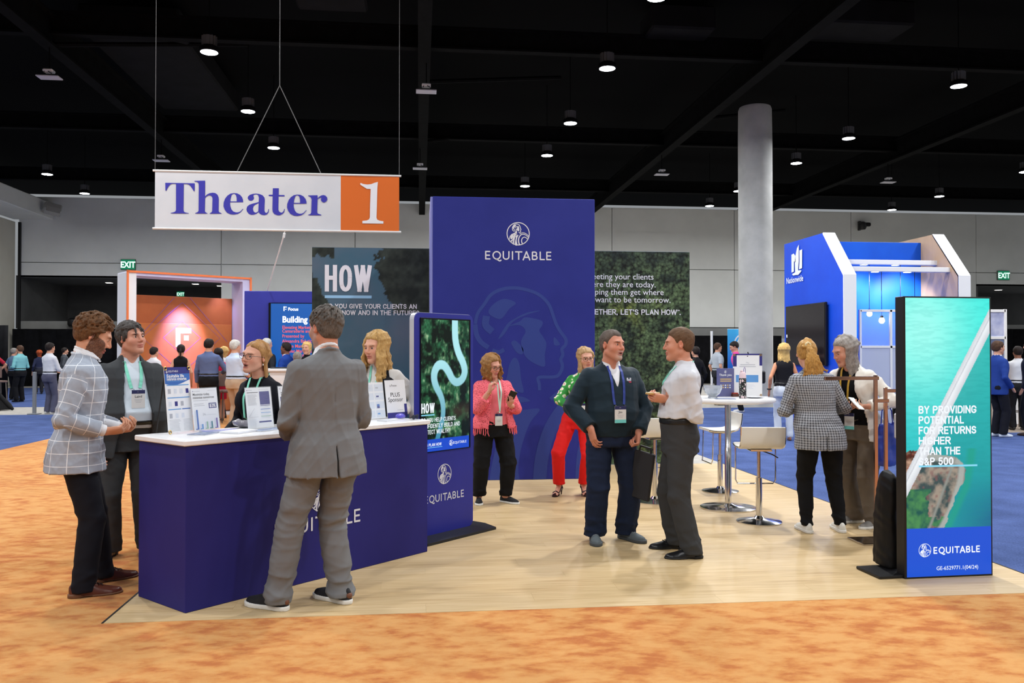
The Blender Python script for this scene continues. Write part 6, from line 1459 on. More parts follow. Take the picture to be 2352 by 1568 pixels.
# ------------------------------------------------------------------ bright blue booth at the right
M_nb = noisy('bright_blue', '#0b44c8', '#0d4bd2', 1.2, .5, spec=.3); M_nw = mat('edge_white', '#e9eaec', .5)
nb = thing('blue_booth', (8.42, 16.13, 0), 0, 'bright blue booth with sloped white edges and an eagle emblem', 'booth')
prof = [(0, 0), (0, 3.17), (.87, 4.12), (2.77, 4.12), (2.77, 0)]
MB().prism(prof, 0.0, .26, fr=lambda u, v, w: (w+.004, u+.012, v)).build('side_wall', M_nb, nb); MB().prism(prof, 2.45, 2.7, fr=lambda u, v, w: (w, u+.012, v)).build('side_wall', noisy('booth_wood', '#c4a27f', '#cfae8a', 3, .5, scale=(1, 1, .3)), nb)
for x0 in (.0, 2.45):
    k = MB(); w = .265 if x0 == 0 else .26
    k.add([(x0, 0, 0), (x0+w, 0, 0), (x0+w, 0, 3.17), (x0, 0, 3.17), (x0, .875, 4.13), (x0+w, .875, 4.13), (x0, .03, 0), (x0+w, .03, 0), (x0+w, .03, 3.15), (x0, .03, 3.15), (x0, .89, 4.1), (x0+w, .89, 4.1)], [(0, 1, 2, 3), (3, 2, 5, 4), (0, 3, 9, 6), (3, 4, 10, 9), (1, 7, 8, 2), (2, 8, 11, 5), (6, 9, 8, 7), (9, 10, 11, 8), (4, 5, 11, 10), (0, 6, 7, 1)]); k.build('edge_panel', M_nw, nb)
MB().box((1.36, 1.35, 2.0), (2.18, .1, 4.0), .005).build('back_wall', noisy('bright_blue2', '#0f57cf', '#1160da', 1.2, .5, spec=.3), nb)
for y, z in ((.78, 3.5), (.34, 3.31)):
    MB().box((1.36, y, z), (2.2, .13, .1), .008).build('light_bar', M_nw, nb); k = MB()
    for x in (.85, 1.55): k.box((x, y, z-.055), (.12, .08, .012))
    k.build('light_lens', mat('lens_warm', '#ffffff', .4, emis='#f4f8ff', estr=5.), nb)
for i, (x, y, z) in enumerate(((.97, .78, 2.42), (.99, .34, 2.26), (1.66, .78, 2.42), (1.71, .34, 2.26))):
    k = MB().tube([(x, y, z+.1), (x, y, 3.3+.19*(i % 2 == 0))], .006, 5).build('pendant_cord', M_blackp, nb); MB().lathe([(.03, z+.1), (.035, z+.06)], 12, (x, y, 0)).build('pendant_cap', M_blackp, nb)
    MB().lathe([(.01, z-.06), (.036, z-.05), (.056, z-.018), (.056, z+.016), (.04, z+.05), (.03, z+.066)], 16, (x, y, 0)).build('pendant_bulb', mat('bulb_glow', '#ffffff', .3, emis='#fff0dc', estr=5.), nb, smooth=True)
for x, y in ((1.0, 1.05), (1.9, 1.05)):
    l = bpy.data.lights.new('booth_light', 'SPOT'); l.energy = 150; l.spot_size = 1.9; l.spot_blend = .8; l.shadow_soft_size = .08; o = link(bpy.data.objects.new('booth_light', l)); o.parent = nb; o.location = (x, .5, 3.2); o.rotation_euler = (math.radians(50), 0, 0)
p = Print((0, 2.782, 0), (0, -1, 0), (0, 0, 1), .012); q = lambda P: [((a-60)*.00223+.0, 4.014-(b-220)*.00099) for a, b in P]
for P_ in ([(245, 405), (300, 390), (340, 460), (340, 605), (302, 570), (300, 805), (245, 815)], [(342, 430), (372, 290), (415, 220), (415, 600), (395, 760), (400, 800), (465, 805), (470, 830), (432, 870), (400, 900), (340, 890), (285, 890), (255, 855), (330, 825), (322, 600)], [(430, 355), (490, 345), (485, 765), (415, 780), (432, 600)]): p.poly(q(P_))
p.text('Nationwide', .165-.02, 3.19, .19, width=.86, bold=.012); p.build('lettering', mat('bright_white', '#dfe6f2', .5), nb)
t = thing('wall_television', (8.405, 16.13, 0), 0, 'large dark television on the side of the bright blue booth', 'television'); MB().box((-.045, 1.57, 1.99), (.06, 1.9, 1.33), .01).build('bezel', M_blackp, t); MB().box((-.077, 1.57, 1.99), (.006, 1.86, 1.29), .002).build('screen', mat('tv_dark', '#150c12', .1), t); MB().box((-.082, 2.44, 1.98), (.004, .05, .07), .001).build('sticker', M_pwhite, t); MB().box((-.008, 1.57, 1.99), (.02, .5, .4)).build('mount', M_blackp, t)
t = thing('glass_partition', (8.93, 16.45, 0), 0, 'white framed partition with clear upper panes and frosted lower panes', 'partition')
for x in (0, .66, 1.32): MB().box((x, 0, 1.24), (.05, .05, 2.48), .004).build('post', M_nw, t)
for z in (2.46, 1.72, .06): MB().box((.66, 0, z), (1.32, .05, .05), .004).build('rail', M_nw, t)
for x in (.33, .99): MB().box((x, 0, 2.09), (.6, .012, .7)).build('pane', mat('clear_pane', '#dfefff', .04, alpha=.16, spec=.6), t); MB().box((x, 0, .89), (.6, .02, 1.62)).build('panel', mat('frosted', '#b9c2da', .5), t)
# ------------------------------------------------------------------ far things
t = thing('rollup_banner', (9.7, 26, 0), 0, 'bright blue roll-up banner with whale emblem beside the concrete pillar', 'banner'); mbn = mat('banner_blue', '#1b86d8', .6); n = N(mbn); sp = n.n('ShaderNodeSeparateXYZ'); n.l(n.coord(), sp.inputs[0]); n.base(n.ramp(n.math('DIVIDE', sp.outputs[2], 2.4), [(.5, srgb('#1565d0')), (.97, srgb('#3db0ee'))]))
MB().box((.42, 0, 1.2), (.85, .02, 2.3), .004).build('cloth', mbn, t); MB().box((.42, 0, .04), (.9, .2, .08), .01).build('base', M_box, t); MB().tube([(.0, .02, 2.34), (.85, .02, 2.34)], .02, 8).build('top_bar', M_box, t)
p = Print((0, -.011, 0), (1, 0, 0), (0, 0, 1), .004); p.text('PACIFIC LIFE', .12, 1.58, .2, width=.62, bold=.012); p.text('PACIFICLIFE.COM', .12, 1.28, .1, width=.62, bold=.01); p.rib(cat_rom([(.22, 1.86), (.24, 2.0), (.34, 2.13), (.48, 2.15), (.55, 2.0), (.58, 1.86)], 4), .04); p.rect(.2, 1.83, .6, 1.86); p.rib(cat_rom([(.3, 1.9), (.38, 2.05), (.42, 1.98), (.34, 1.92)], 4), .04); p.rib([(.46, 2.08), (.46, 1.92), (.54, 1.92)], .03); p.build('lettering', M_ewh, t)
t = thing('pipe_post', (9.35, 26.5, 0), 0, 'slim white pipe post in front of the black curtain', 'post'); MB().tube([(0, 0, 0), (0, 0, 2.3)], .04, 8).build('pole', M_white, t); MB().box((0, 0, .01), (.4, .4, .02), .004).build('base', M_steel_d, t)
t = thing('display_panel', (14.1, 20, 0), 0, 'white framed display panel with pale blue pictures at the far right', 'display'); k = MB()
for x in (0, .62): k.box((x, 0, 1.35), (.07, .06, 2.7), .004)
for z in (2.66, 1.98, 1.0): k.box((.31, 0, z), (.62, .06, .07), .004)
k.build('frame', M_nw, t); MB().box((.31, .01, 2.32), (.56, .02, .62)).build('picture', noisy('picture_blue', '#8a93c4', '#c3c8e2', 2.6, .5), t); MB().box((.31, .01, 1.5), (.56, .02, .92)).build('picture', noisy('picture_slate', '#5e6f96', '#7585ab', 2.6, .5), t); p = Print((.12, -.001, 1.1), (1, 0, 0), (0, 0, 1), .012); p.rect(.0, .1, .34, .13); p.rect(.13, .1, .16, .7); p.build('window_print', M_nw, t)
t = thing('planter_box', (13.1, 17.85, 0), .1, 'white square planter at the far right with a broad-leafed plant', 'planter'); MB().box((0, 0, .28), (.62, .5, .56), .01).build('box', M_nw, t); MB().box((0, 0, .55), (.56, .44, .02)).build('soil', mat('soil', '#2b211b', .9), t)
M_leaf = mat('leaf_green', '#4f9a3e', .45); rs = np.random.RandomState(3)
for i in range(16):
    a = rs.rand()*6.28; L_ = .35+.3*rs.rand(); e = .5+.9*rs.rand(); V = []; Fs = []
    for j in range(6): s_ = j/5; r_ = L_*s_*math.cos(e-.6*s_); z = .56+L_*s_*math.sin(e-.5*s_); wd = .055*math.sin(math.pi*min(s_*.9+.08, 1)); V += [(r_*math.cos(a)-wd*math.sin(a), r_*math.sin(a)+wd*math.cos(a), z), (r_*math.cos(a), r_*math.sin(a), z-.012), (r_*math.cos(a)+wd*math.sin(a), r_*math.sin(a)-wd*math.cos(a), z)]
    for j in range(5): Fs += [(j*3, j*3+1, j*3+4, j*3+3), (j*3+1, j*3+2, j*3+5, j*3+4)]
    MB().add(V, Fs).build('leaf', M_leaf, t)
t = thing('high_stool', (12.7, 16.9, 0), 0, 'black framed high chair behind the suited men at the far right', 'chair')
for sx in (-1, 1):
    for sy in (-1, 1): MB().tube([(sx*.2, sy*.2, 0), (sx*.18, sy*.18, .95)], .016, 6).build('leg', mat('chair_frame', '#6a6058', .4), t)
MB().box((0, 0, .97), (.44, .44, .05), .015).build('seat', M_blackp, t); MB().box((0, .2, 1.2), (.44, .04, .3), .01).build('backrest', M_blackp, t); k = MB(); k.box((0, -.19, .35), (.4, .02, .02)).box((0, .19, .35), (.4, .02, .02)).build('footrest', mat('chair_frame', '#6a6058', .4), t)
# camera tripod with black rain cover, far left; grey stanchion
t = thing('camera_tripod', (-11.9, 25.0, 0), .2, 'video camera on a black tripod with skirt at the far left', 'tripod'); D = Sdf(); D.u(cone((0, 0, .75), (-.75, -.2, .04), .1, .05), 0).u(cone((0, 0, .75), (.62, -.1, .04), .1, .04), .1).u(cone((0, 0, .75), (-.05, .6, .04), .1, .05), .1); D.mod(wob(12, 3, .02)); V, Q = sdf_mesh(D, .03)
mk('skirt', V, Q, cloth_mat('black_nylon', '#0d0d0f', .55, .1), t, smooth=True); k = MB(); k.add([(-.75, -.2, .02), (.62, -.1, .02), (-.05, .6, .02), (0, 0, .85)], [(0, 1, 3), (1, 2, 3), (2, 0, 3)]); k.build('skirt', cloth_mat('black_nylon', '#0d0d0f', .55, .1), t); MB().tube([(0, 0, .7), (0, 0, 1.5)], .035, 8).build('column', M_blackp, t); MB().box((0, 0, 1.62), (.16, .36, .22), .03).build('camera', M_blackp, t); MB().tube([(0, .2, 1.64), (0, .38, 1.64)], .06, 10).build('lens', M_blackp, t); MB().tube([(.02, -.1, 1.5), (.2, -.5, 1.3)], .014, 6).build('pan_handle', M_blackp, t)
for i, (x, y, lab) in enumerate(((-10.0, 23.4, 'grey square post beside the man in the white shirt'), (-13.3, 27.4, 'grey post at the far left behind the man in red'), (-8.95, 23.5, 'grey post just behind the plaid jacket man'))):
    t = thing('steel_post', (x, y, 0), 0, lab, 'post', 'grey posts of the far seating area'); MB().box((0, 0, .55), (.08, .08, 1.1), .01).build('post', mat('post_grey', '#7f8286', .5), t); MB().box((0, 0, .012), (.26, .26, .02), .004).build('base', mat('post_grey', '#7f8286', .5), t)
# folding chairs and a bar table among the crowd
for i, (x, y, rz, lab) in enumerate(((-4.35, 20.2, .4, 'grey-seated chair in the crowd behind the counter, nearest the orange aisle'), (-3.9, 21.0, 2.2, 'dark metal chair in the crowd just behind the glasses woman'), (-12.9, 27.6, .8, 'pale chair behind the man in the white shirt'))):
    t = thing('crowd_chair', (x, y, 0), rz, lab, 'chair', 'chairs in the far crowd')
    for sx in (-1, 1):
        for sy in (-1, 1): MB().tube([(sx*.22, sy*.22, 0), (sx*.19, sy*.19, .7)], .016, 6).build('leg', mat('chair_frame', '#6a6058', .4), t)
    MB().box((0, 0, .72), (.46, .46, .06), .02).build('seat', mat('chair_brown', '#6d5750', .6), t); MB().box((0, .22, 1.0), (.46, .05, .36), .02).build('backrest', mat('chair_brown', '#6d5750', .6), t)
# ------------------------------------------------------------------ the people
def W2L(loc, rz):
    c, s = math.cos(math.radians(rz)), math.sin(math.radians(rz))
    return lambda x, y, z=None: ((x-loc[0])*c+(y-loc[1])*s, -(x-loc[0])*s+(y-loc[1])*c) if z is None else ((x-loc[0])*c+(y-loc[1])*s, -(x-loc[0])*s+(y-loc[1])*c, z)
def DIR(rz, x, y, z=0.):
    c, s = math.cos(math.radians(rz)), math.sin(math.radians(rz)); return (x*c+y*s, -x*s+y*c, z)
def FEET(loc, rz, L, R):
    f = W2L(loc, rz); return tuple((*f(a[0], a[1]), a[2]-rz) for a in (L, R))
M_shirt = cloth_mat('shirt_white', '#e3e5ea', .8, .05); M_shirtb = cloth_mat('shirt_paleblue', '#c9d4de', .8, .06)
M_teal = mat('lanyard_teal', '#7fd6bd', .6); M_soleW = mat('sole_white', '#e2e0da', .6); M_soleB = mat('sole_black', '#121214', .5); M_shoeB = mat('shoe_black', '#131316', .3, spec=.5); M_canvasB = mat('canvas_black', '#17171b', .8)
M_belt = mat('belt_black', '#141414', .4)
def lapels(P, zb=.56, zt=.825, w0=.03, t=.005, inner=None):
    T = np.array(inner, float)
    def m(X, Y, Z):
        w = np.interp(Z/P.S, T[:, 0], T[:, 1])*P.S; ax = np.abs(X-P.cx(Z)); k = np.clip((Z/P.S-zb)/(zt-zb), 0, 1); out = w+w0*P.S*(k**.7)*np.where(k > .82, 1.15, 1)
        return -t*((ax > w-.002) & (ax < out) & (Y > P.cy(Z)) & (k > 0))
    return m
def groove(f, amp=.004, s=.003): return lambda X, Y, Z: amp*np.exp(-(f(X, Y, Z)/s)**2)

# --- man in the plaid jacket
def p_plaid():
    loc, rz = (-2.24, 6.04, 0), -70; w = W2L(loc, rz); S = 1.865
    P = Person('young man with brown beard in pale blue windowpane plaid jacket, looking down at his hands', loc, rz, S, 'm', dict(beard='#3a261b', beardk=.85, brow='#3a2618', gaze=(0, -25)), lean=(0, -.01), pelvis=(0, -.06), head=(2, -24, 0), headoff=(0, .03, -.015),
        feet=FEET(loc, rz, (-2.2, 6.24, -52), (-2.2, 5.87, -68)), hands=({'at': w(-2.04, 6.1, 1.08), 'dir': DIR(rz, .9, -.35, .1), 'n': (.5, -.2, .8), 'pose': 'fold', 'pole': (-.6, -1, -.3)}, {'at': w(-2.07, 5.9, 1.08), 'dir': DIR(rz, .95, .25, .08), 'n': (-.5, .1, .75), 'pose': 'fold', 'pole': (.35, -1, -.4)}), skin='#d39b7d')
    P.trousers(cloth_mat('trouser_navy', '#14161f', .85, .1), hem=.018, r=(.054, .042, .036), amp=.0035, waist=.6)
    P.top('shirt', M_shirt, .006, .56, .99, collar=dict(rad=(.053, .052), zb=.893, zf=.858, gap=20, hgt=2, r=.0085, yo=.02), r=(.024, .021, .0195), amp=.0001, h=.006, coarse=.8, neck=(.865, .04, (.03, .05, .035)))
    m, n, b, l1, l2, g = lines_mat('plaid_linen', '#afb8c6', '#e3e7ea', .098, .082, .0045, .0045, base2='#7f8592', var=.42)
    if True:
        n.base(n.mix(n.math('MAXIMUM', l1, l2), b, srgb('#dfe3e8'))); n.bump(g, .2, .002)
    op = ((.43, .02), (.52, .012), (.56, .012), (.66, .032), (.76, .034), (.83, .02), (.9, .02))
    def vent(X, Y, Z): d = .012+.09*np.clip((.53*S-Z), 0, 1); return np.minimum(np.minimum(d-np.abs(X-.06), .53*S-Z), -(Y-P.cy(Z))-.02)
    flap = lambda X, Y, Z: -.005*((np.abs(Z-.515*S) < .028)*(Y > -.02)*(Y < .12)*(X > .02))
    o = P.top('jacket', m, .02, .433, .93, open_=op, collar=dict(rad=(.058, .054), zb=.872, zf=.835, gap=40, r=.0115), flare=((.6, .14),), sh=1.03, pat=True, amp=.0075, seed=11, cuts=(vent,), mods=(lapels(P, inner=op), flap, groove(lambda X, Y, Z: (X)*(Y < 0)+(Y > 0)*9, .003)), r=(.035, .03, .0255), h=.0075)
    P.belt(M_belt)
    P.shoes(mat('shoe_brown', '#5b2b1c', .35, spec=.5), mat('sole_tan', '#6e4a33', .6), 'oxford', sc=1.16, lace=mat('lace_dark', '#2a1610', .6))
    P.hair_locks(hair_mat('hair_brown', '#6e4d32', '#2e1e13', .6, (120, 120, 60)), n=330, t=.0155, L=.052, r=.0078, flow='quiff', wave=.007, seed=6, base=.6, top=.75, k=.002, sides=.75)
p_plaid()
# --- man in the open charcoal suit
def p_suit():
    loc, rz = (-2.3, 7.06, 0), -148; w = W2L(loc, rz); S = 1.84
    P = Person('heavy-set man in open charcoal suit with teal lanyard, gazing up behind the plaid jacket man', loc, rz, S, 'm', dict(w=1.12, belly=.065, fat=.008, hs=.96, brow='#2e2824', gaze=(10, 8), iris='#3a2c22'), head=(24, 7, 4), headoff=(0, .02, 0), lean=(0, .02),
        feet=FEET(loc, rz, (-2.17, 7.12, 192), (-2.42, 7.02, 175)), skin='#cf9780', hands=(None, {'at': (.27, .1, .9), 'dir': (0, .4, -1), 'n': (-1, .2, 0)}))
    P.trousers(cloth_mat('charcoal', '#3a3d40', .85, .12), hem=.02, r=(.056, .045, .04))
    P.top('shirt', M_shirtb, .008, .55, .99, collar=dict(rad=(.052, .05), zb=.872, zf=.84, gap=24, hgt=2, r=.009, yo=.014), r=(.026, .022, .0205), amp=.0022, neck=(.85, .055, (.022, .04, .03)), mods=(groove(lambda X, Y, Z: np.where(Y > 0, X, 9.), .002),))
    op = ((.42, .085), (.5, .07), (.58, .056), (.68, .05), (.78, .04), (.83, .032), (.9, .03))
    P.top('jacket', MATS['charcoal'], .024, .425, .985, open_=op, collar=dict(rad=(.062, .058), zb=.866, zf=.828, gap=48, r=.0115), flare=((.6, .12),), sh=1.03, amp=.004, seed=21, mods=(lapels(P, inner=op, w0=.042),), r=(.035, .03, .0255))
    P.belt(M_belt, .575, .014); P.shoes(M_shoeB, M_soleB, 'oxford', sc=1.1)
    P.hair_locks(hair_mat('hair_saltpepper', '#55514f', '#201e1d', .6), n=420, t=.0125, L=.05, r=.006, flow='side', seed=9, top=.4, jit=.12, k=.005)
    P.lanyard(M_teal, .72, .024, half=.062, spread=.03, badge=dict(text='Laird'), bsize=(.098, .14))
p_suit()
# --- woman with glasses behind the counter
def p_glasses():
    loc, rz = (-1.22, 6.83, 0), 150; S = 1.69; w = W2L(loc, rz)
    P = Person('blonde woman with glasses in black blazer, speaking behind the counter signs', loc, rz, S, 'f', dict(open=.009, brow='#7a5638', lip='#a8544e', gaze=(4, 4), iris='#5a6a70'), head=(-3, 3, -6), headoff=(0, .03, 0), lean=(0, .05), skin='#dba58c',
        feet=((-.1, 0, 6), (.1, -.02, -6)), hands=({'at': (-.2, .22, .96*S/1.69), 'pose': 'fold', 'n': (.3, 0, -1)}, {'at': (.2, .2, .96), 'pose': 'fold', 'n': (-.3, 0, -1)}))
    P.trousers(cloth_mat('black_wool', '#121318', .85, .1), r=(.052, .038, .032)); P.top('blouse', cloth_mat('black_knit', '#0c0c0f', .9, .06), .006, .57, .0, neck=(.858, .03, (.05, .07, .03)), amp=.002)
    op = ((.4, .05), (.55, .04), (.65, .035), (.75, .04), (.82, .045), (.9, .04))
    P.top('blazer', cloth_mat('blazer_black', '#15171f', .85, .12), .017, .44, .98, open_=op, flare=((.6, .1),), amp=.004, seed=31, mods=(lapels(P, inner=op),), r=(.032, .027, .0235), collar=dict(rad=(.056, .05), zb=.862, zf=.832, gap=55, r=.01))
    P.shoes(M_shoeB, M_soleB, 'oxford')
    P.lanyard(M_teal, .64, .018, half=.05, spread=.02)
    P.hair_long(hair_mat('hair_darkblonde', '#b68a58', '#6e4a2a', .5), 1.2*S/1.69, n=40, gapf=98, vol=.011, wave=.002, r=(.0085, .004), front=.05, seed=5, spread=.8, fall=.0, capline=((-.11, -.08), (-.03, -.06), (.01, .0), (.03, .045), (.06, .066), (.1, .08)), jit=.008)
    P.glasses(mat('glasses_dark', '#2a1a16', .3)); 
    for sx in (-1, 1): MB().lathe([(.001, -.012), (.004, -.008), (.004, .0), (.001, .004)], 8, tuple(P.head_pt(sx*.083, -.004, -.045))).build('earring', mat('pearl', '#e8e2d8', .2), P.root, smooth=True)
p_glasses()
# --- man in the grey suit, back turned
def p_grey():
    loc, rz = (-.68, 5.54, 0), 28; S = 1.895; w = W2L(loc, rz)
    P = Person('man in grey suit and black sneakers standing with his back turned at the counter', loc, rz, S, 'm', dict(w=1.05, beard='#8d8580', beardk=.5, fat=.004, brow='#4a4038'), head=(14, -3, 0), lean=(.1, .03), pelvis=(.09, -.0),
        feet=FEET(loc, rz, (-.885, 5.45, 58), (-.5, 5.56, 48)), hands=({'at': (-.06, .27, 1.06), 'dir': (.9, .4, -.1), 'n': (0, -1, .2), 'pose': 'fold', 'pole': (-.5, -1, -.1)}, {'at': (.26, .27, 1.06), 'dir': (-.9, .4, -.1), 'n': (0, -1, .2), 'pose': 'fold', 'pole': (.5, -1, -.1)}), skin='#c98c70')
    m = cloth_mat('suit_grey', '#737476', .7, .1, 90, .2, .0, '#5b5c5d')
    P.trousers(m, hem=.022, r=(.057, .045, .04), amp=.0075, seed=8, waist=.6, h=.008)
    P.top('shirt', M_shirt, .006, .56, .99, collar=dict(rad=(.047, .046), zb=.888, zf=.858, gap=16, hgt=1, r=.0115), r=(.024, .021, .0195), amp=.0001, h=.006, coarse=.82)
    seam = groove(lambda X, Y, Z: np.where(Y < P.cy(Z), X-P.cx(Z), 9.), .006, .003); sl = [groove(lambda X, Y, Z, q=q: np.where(Y < P.cy(Z), (X-P.cx(Z))-q*(.085+.03*np.clip((Z/S-.6)*6, 0, 1)), 9.), .0015, .003) for q in (-1, 1)]
    def vent(X, Y, Z): return np.minimum(np.minimum(.0035+.02*np.clip((.535*S-Z), 0, 1)-np.abs(X-P.cx(Z)), .535*S-Z), -(Y-P.cy(Z)))
    op = ((.42, .05), (.52, .012), (.58, .012), (.7, .03), (.83, .03), (.9, .03))
    P.top('jacket', m, .019, .432, .94, open_=op, collar=dict(rad=(.058, .056), zb=.873, zf=.832, gap=45, r=.0125), flare=((.6, .16),), sh=1.04, amp=.0085, seed=13, mods=(seam, *sl), cuts=(vent,), r=(.0365, .031, .0265), h=.0075)
    P.shoes(M_canvasB, M_soleW, 'sneaker', sc=1.2, lace=mat('lace_black', '#202024', .7))
    for i in (0, 1):
        fx, fy, fa = P.feet[i][:3]; a = math.radians(fa); D = Sdf().u(ell((fx+.06*1.2*math.sin(a), fy-.06*1.2*math.cos(a), .055), (.022, .022, .022)), 0); P.part('heel_tab', D, mat('tab_tan', '#6e4430', .6), .006)
    P.hair_locks(hair_mat('hair_greydark', '#6b6560', '#2b2724', .6, (200, 200, 60)), n=640, t=.0105, L=.03, r=.0042, flow='crown', seed=4, top=.6, sides=.5, h=.0048, jit=.16, k=.0045)
p_grey()
# --- blonde woman at the kiosk end
def p_blonde():
    loc, rz = (-.325, 7.5, 0), 158; S = 1.785; w = W2L(loc, rz)
    P = Person('woman with long wavy blonde hair, black vest and white blouse, leaning on the counter', loc, rz, S, 'f', dict(brow='#8a6540', lip='#b5655c', gaze=(6, -4), iris='#5a7080'), head=(-16, -6, 0), lean=(0, .08), headoff=(0, .03, -.01), skin='#dea78d',
        feet=((-.1, -.03, 6), (.1, -.03, -6)), hands=({'at': (-.25, .17, 1.1), 'dir': (.2, .6, -.6), 'n': (.3, -.2, -1), 'pose': 'relax', 'pole': (-.3, -1, .1)}, {'at': (.14, .26, 1.1), 'pose': 'fold', 'n': (-.3, 0, -1)}))
    P.trousers(cloth_mat('black_wool', '#121318', .85, .1), r=(.052, .038, .032)); P.top('blouse', cloth_mat('blouse_white', '#e4e2de', .75, .05), .009, .55, .95, neck=(.845, .07, (.024, .05, .06)), amp=.006, seed=41, r=(.037, .034, .026))
    op = ((.4, .03), (.6, .02), (.7, .028), (.8, .05), (.9, .06))
    P.top('vest', cloth_mat('vest_black', '#17171b', .85, .1), .016, .52, 0, open_=op, amp=.003, seed=42, cuts=(lambda X, Y, Z: np.abs(X-P.cx(Z))-np.interp(Z/S, [.5, .72, .78, .82], [.3, .2, .072, .06])*S,))
    P.shoes(M_shoeB, M_soleB, 'oxford'); P.lanyard(M_teal, .68, .018, half=.046, spread=.015)
    P.hair_long(hair_mat('hair_blonde', '#cda76c', '#85602f', .5), 1.27, n=64, gapf=52, vol=.018, wave=.012, wf=34, r=(.0105, .006), front=.07, seed=8, spread=.95, fall=.02, mid=.03, part=-.01, capline=((-.11, -.08), (-.03, -.06), (.01, .0), (.03, .04), (.06, .064), (.1, .08)), jit=.014)
p_blonde()
# --- woman in coral lace
def p_coral():
    loc, rz = (.78, 9.02, 0), -165; S = 1.585; w = W2L(loc, rz)
    P = Person('woman in coral lace cardigan and black trousers looking at her phone', loc, rz, S, 'f', dict(w=1.2, belly=.02, fat=.006, brow='#6a4a34', lip='#b8585a', gaze=(8, -18)), head=(24, -14, 4), headoff=(.035, .03, -.01), skin='#d89c86',
        feet=FEET(loc, rz, (.91, 9.06, -138), (.63, 9.07, 176)), hands=({'at': w(.93, 8.8, 1.06), 'dir': DIR(rz, .15, -.5, .35), 'n': DIR(rz, -.35, .3, .9), 'pose': 'hold', 'pole': (-.8, -.8, -.5)}, {'at': w(.72, 8.79, 1.2), 'dir': DIR(rz, .12, -.15, .95), 'n': DIR(rz, .9, .3, .0), 'pose': 'pinch', 'pole': (.5, -.2, -1)}))
    P.trousers(cloth_mat('trouser_black', '#121215', .85, .1), r=(.056, .044, .034), hem=.05, amp=.005)
    P.top('blouse', cloth_mat('coral_plain', '#e7707a', .8, .06), .007, .53, .0, neck=(.85, .04, (.045, .07, .045)), amp=.003)
    ml = mat('coral_lace', '#ee6a76', .85, spec=.2); n = N(ml); v = n.n('ShaderNodeTexVoronoi'); v.inputs['Scale'].default_value = 62; n.l(n.coord(), v.inputs['Vector']); hole = n.math('LESS_THAN', v.outputs['Distance'], .3)
    sp = n.n('ShaderNodeSeparateXYZ'); n.l(n.coord(), sp.inputs[0]); n.base(n.mix(n.math('MULTIPLY', hole, .8), srgb('#f0707c'), srgb('#8e2b34'))); n.bump(v.outputs['Distance'], .5, .006)
    op = ((.4, .075), (.52, .07), (.62, .052), (.72, .045), (.83, .045), (.9, .04))
    o = P.top('cardigan', ml, .017, .505, .8, open_=op, amp=.005, seed=51, r=(.037, .035, .036), flare=((.62, .16),), hemw=.012)
    k = MB(); rs = np.random.RandomState(2)
    for a in np.linspace(0, 2*math.pi, 64):
        zt = .508*S+.012*math.sin(9*a); R = P.rows(.017, flare=((.62, .16),)); aa = [np.interp(zt, [r[0] for r in R], [r[i] for r in R]) for i in (1, 2, 3, 4)]
        x = aa[0]+(aa[2]+.012)*math.sin(a); y = aa[1]+(aa[3]+.012)*math.cos(a)
        if abs(x-P.cx(zt)) < .075*S and y > 0: continue
        k.tube([(x, y, zt+.01), (x+.004*rs.randn(), y+.004*rs.randn(), zt-.03), (x+.006*rs.randn(), y+.006*rs.randn(), zt-.062)], [.0045, .0055, .004], 5)
    f = k.build('fringe', mat('coral_thread', '#e86873', .85), o, smooth=True); f['kind'] = 'stuff'
    P.shoes(M_canvasB, M_soleW, 'sneaker', sc=.95, lace=mat('lace_black', '#202024', .7)); P.lanyard(mat('lanyard_mint', '#bfe0d2', .6), .615, .016, half=.05, spread=.012, badge=dict(text='Ana') if False else dict(), bsize=(.082, .125))
    P.hair_long(hair_mat('hair_honey', '#a97d4c', '#5e3f24', .55), 1.27, n=56, gapf=52, vol=.02, wave=.014, wf=40, r=(.012, .008), seed=11, spread=.75, fall=.0, mid=.035, part=-.02, jit=.016, capline=((-.11, -.08), (-.03, -.06), (.01, .0), (.03, .04), (.06, .064), (.1, .08)))
    P.glasses(mat('glasses_black', '#121214', .3), .026, .017)
    h = P.world(P.wr[0]+P.hd[0][0]*.1+unit(P.hd[0][1])*.026)
    t = thing('smartphone', h, 0, 'black smartphone held by the woman in coral lace', 'phone'); R = rotm(-12, 38, 24); MB().box((0, 0, .012), (.074, .009, .15), .004, rot=R).build('body', M_blackp, t); MB().box(tuple(np.array((0, 0, .012))+R@A_(0, .0052, 0)), (.068, .001, .14), rot=R).build('screen', M_screenb, t)
    MB().tube([P.wr[1]+P.R@A_(0, 0, 0)+A_(.026*math.cos(a), .026*math.sin(a), -.02) for a in np.linspace(0, 6.28, 14)[:-1]], .0025, 6, closed=True).build('bracelet', M_gold, P.root)
p_coral()
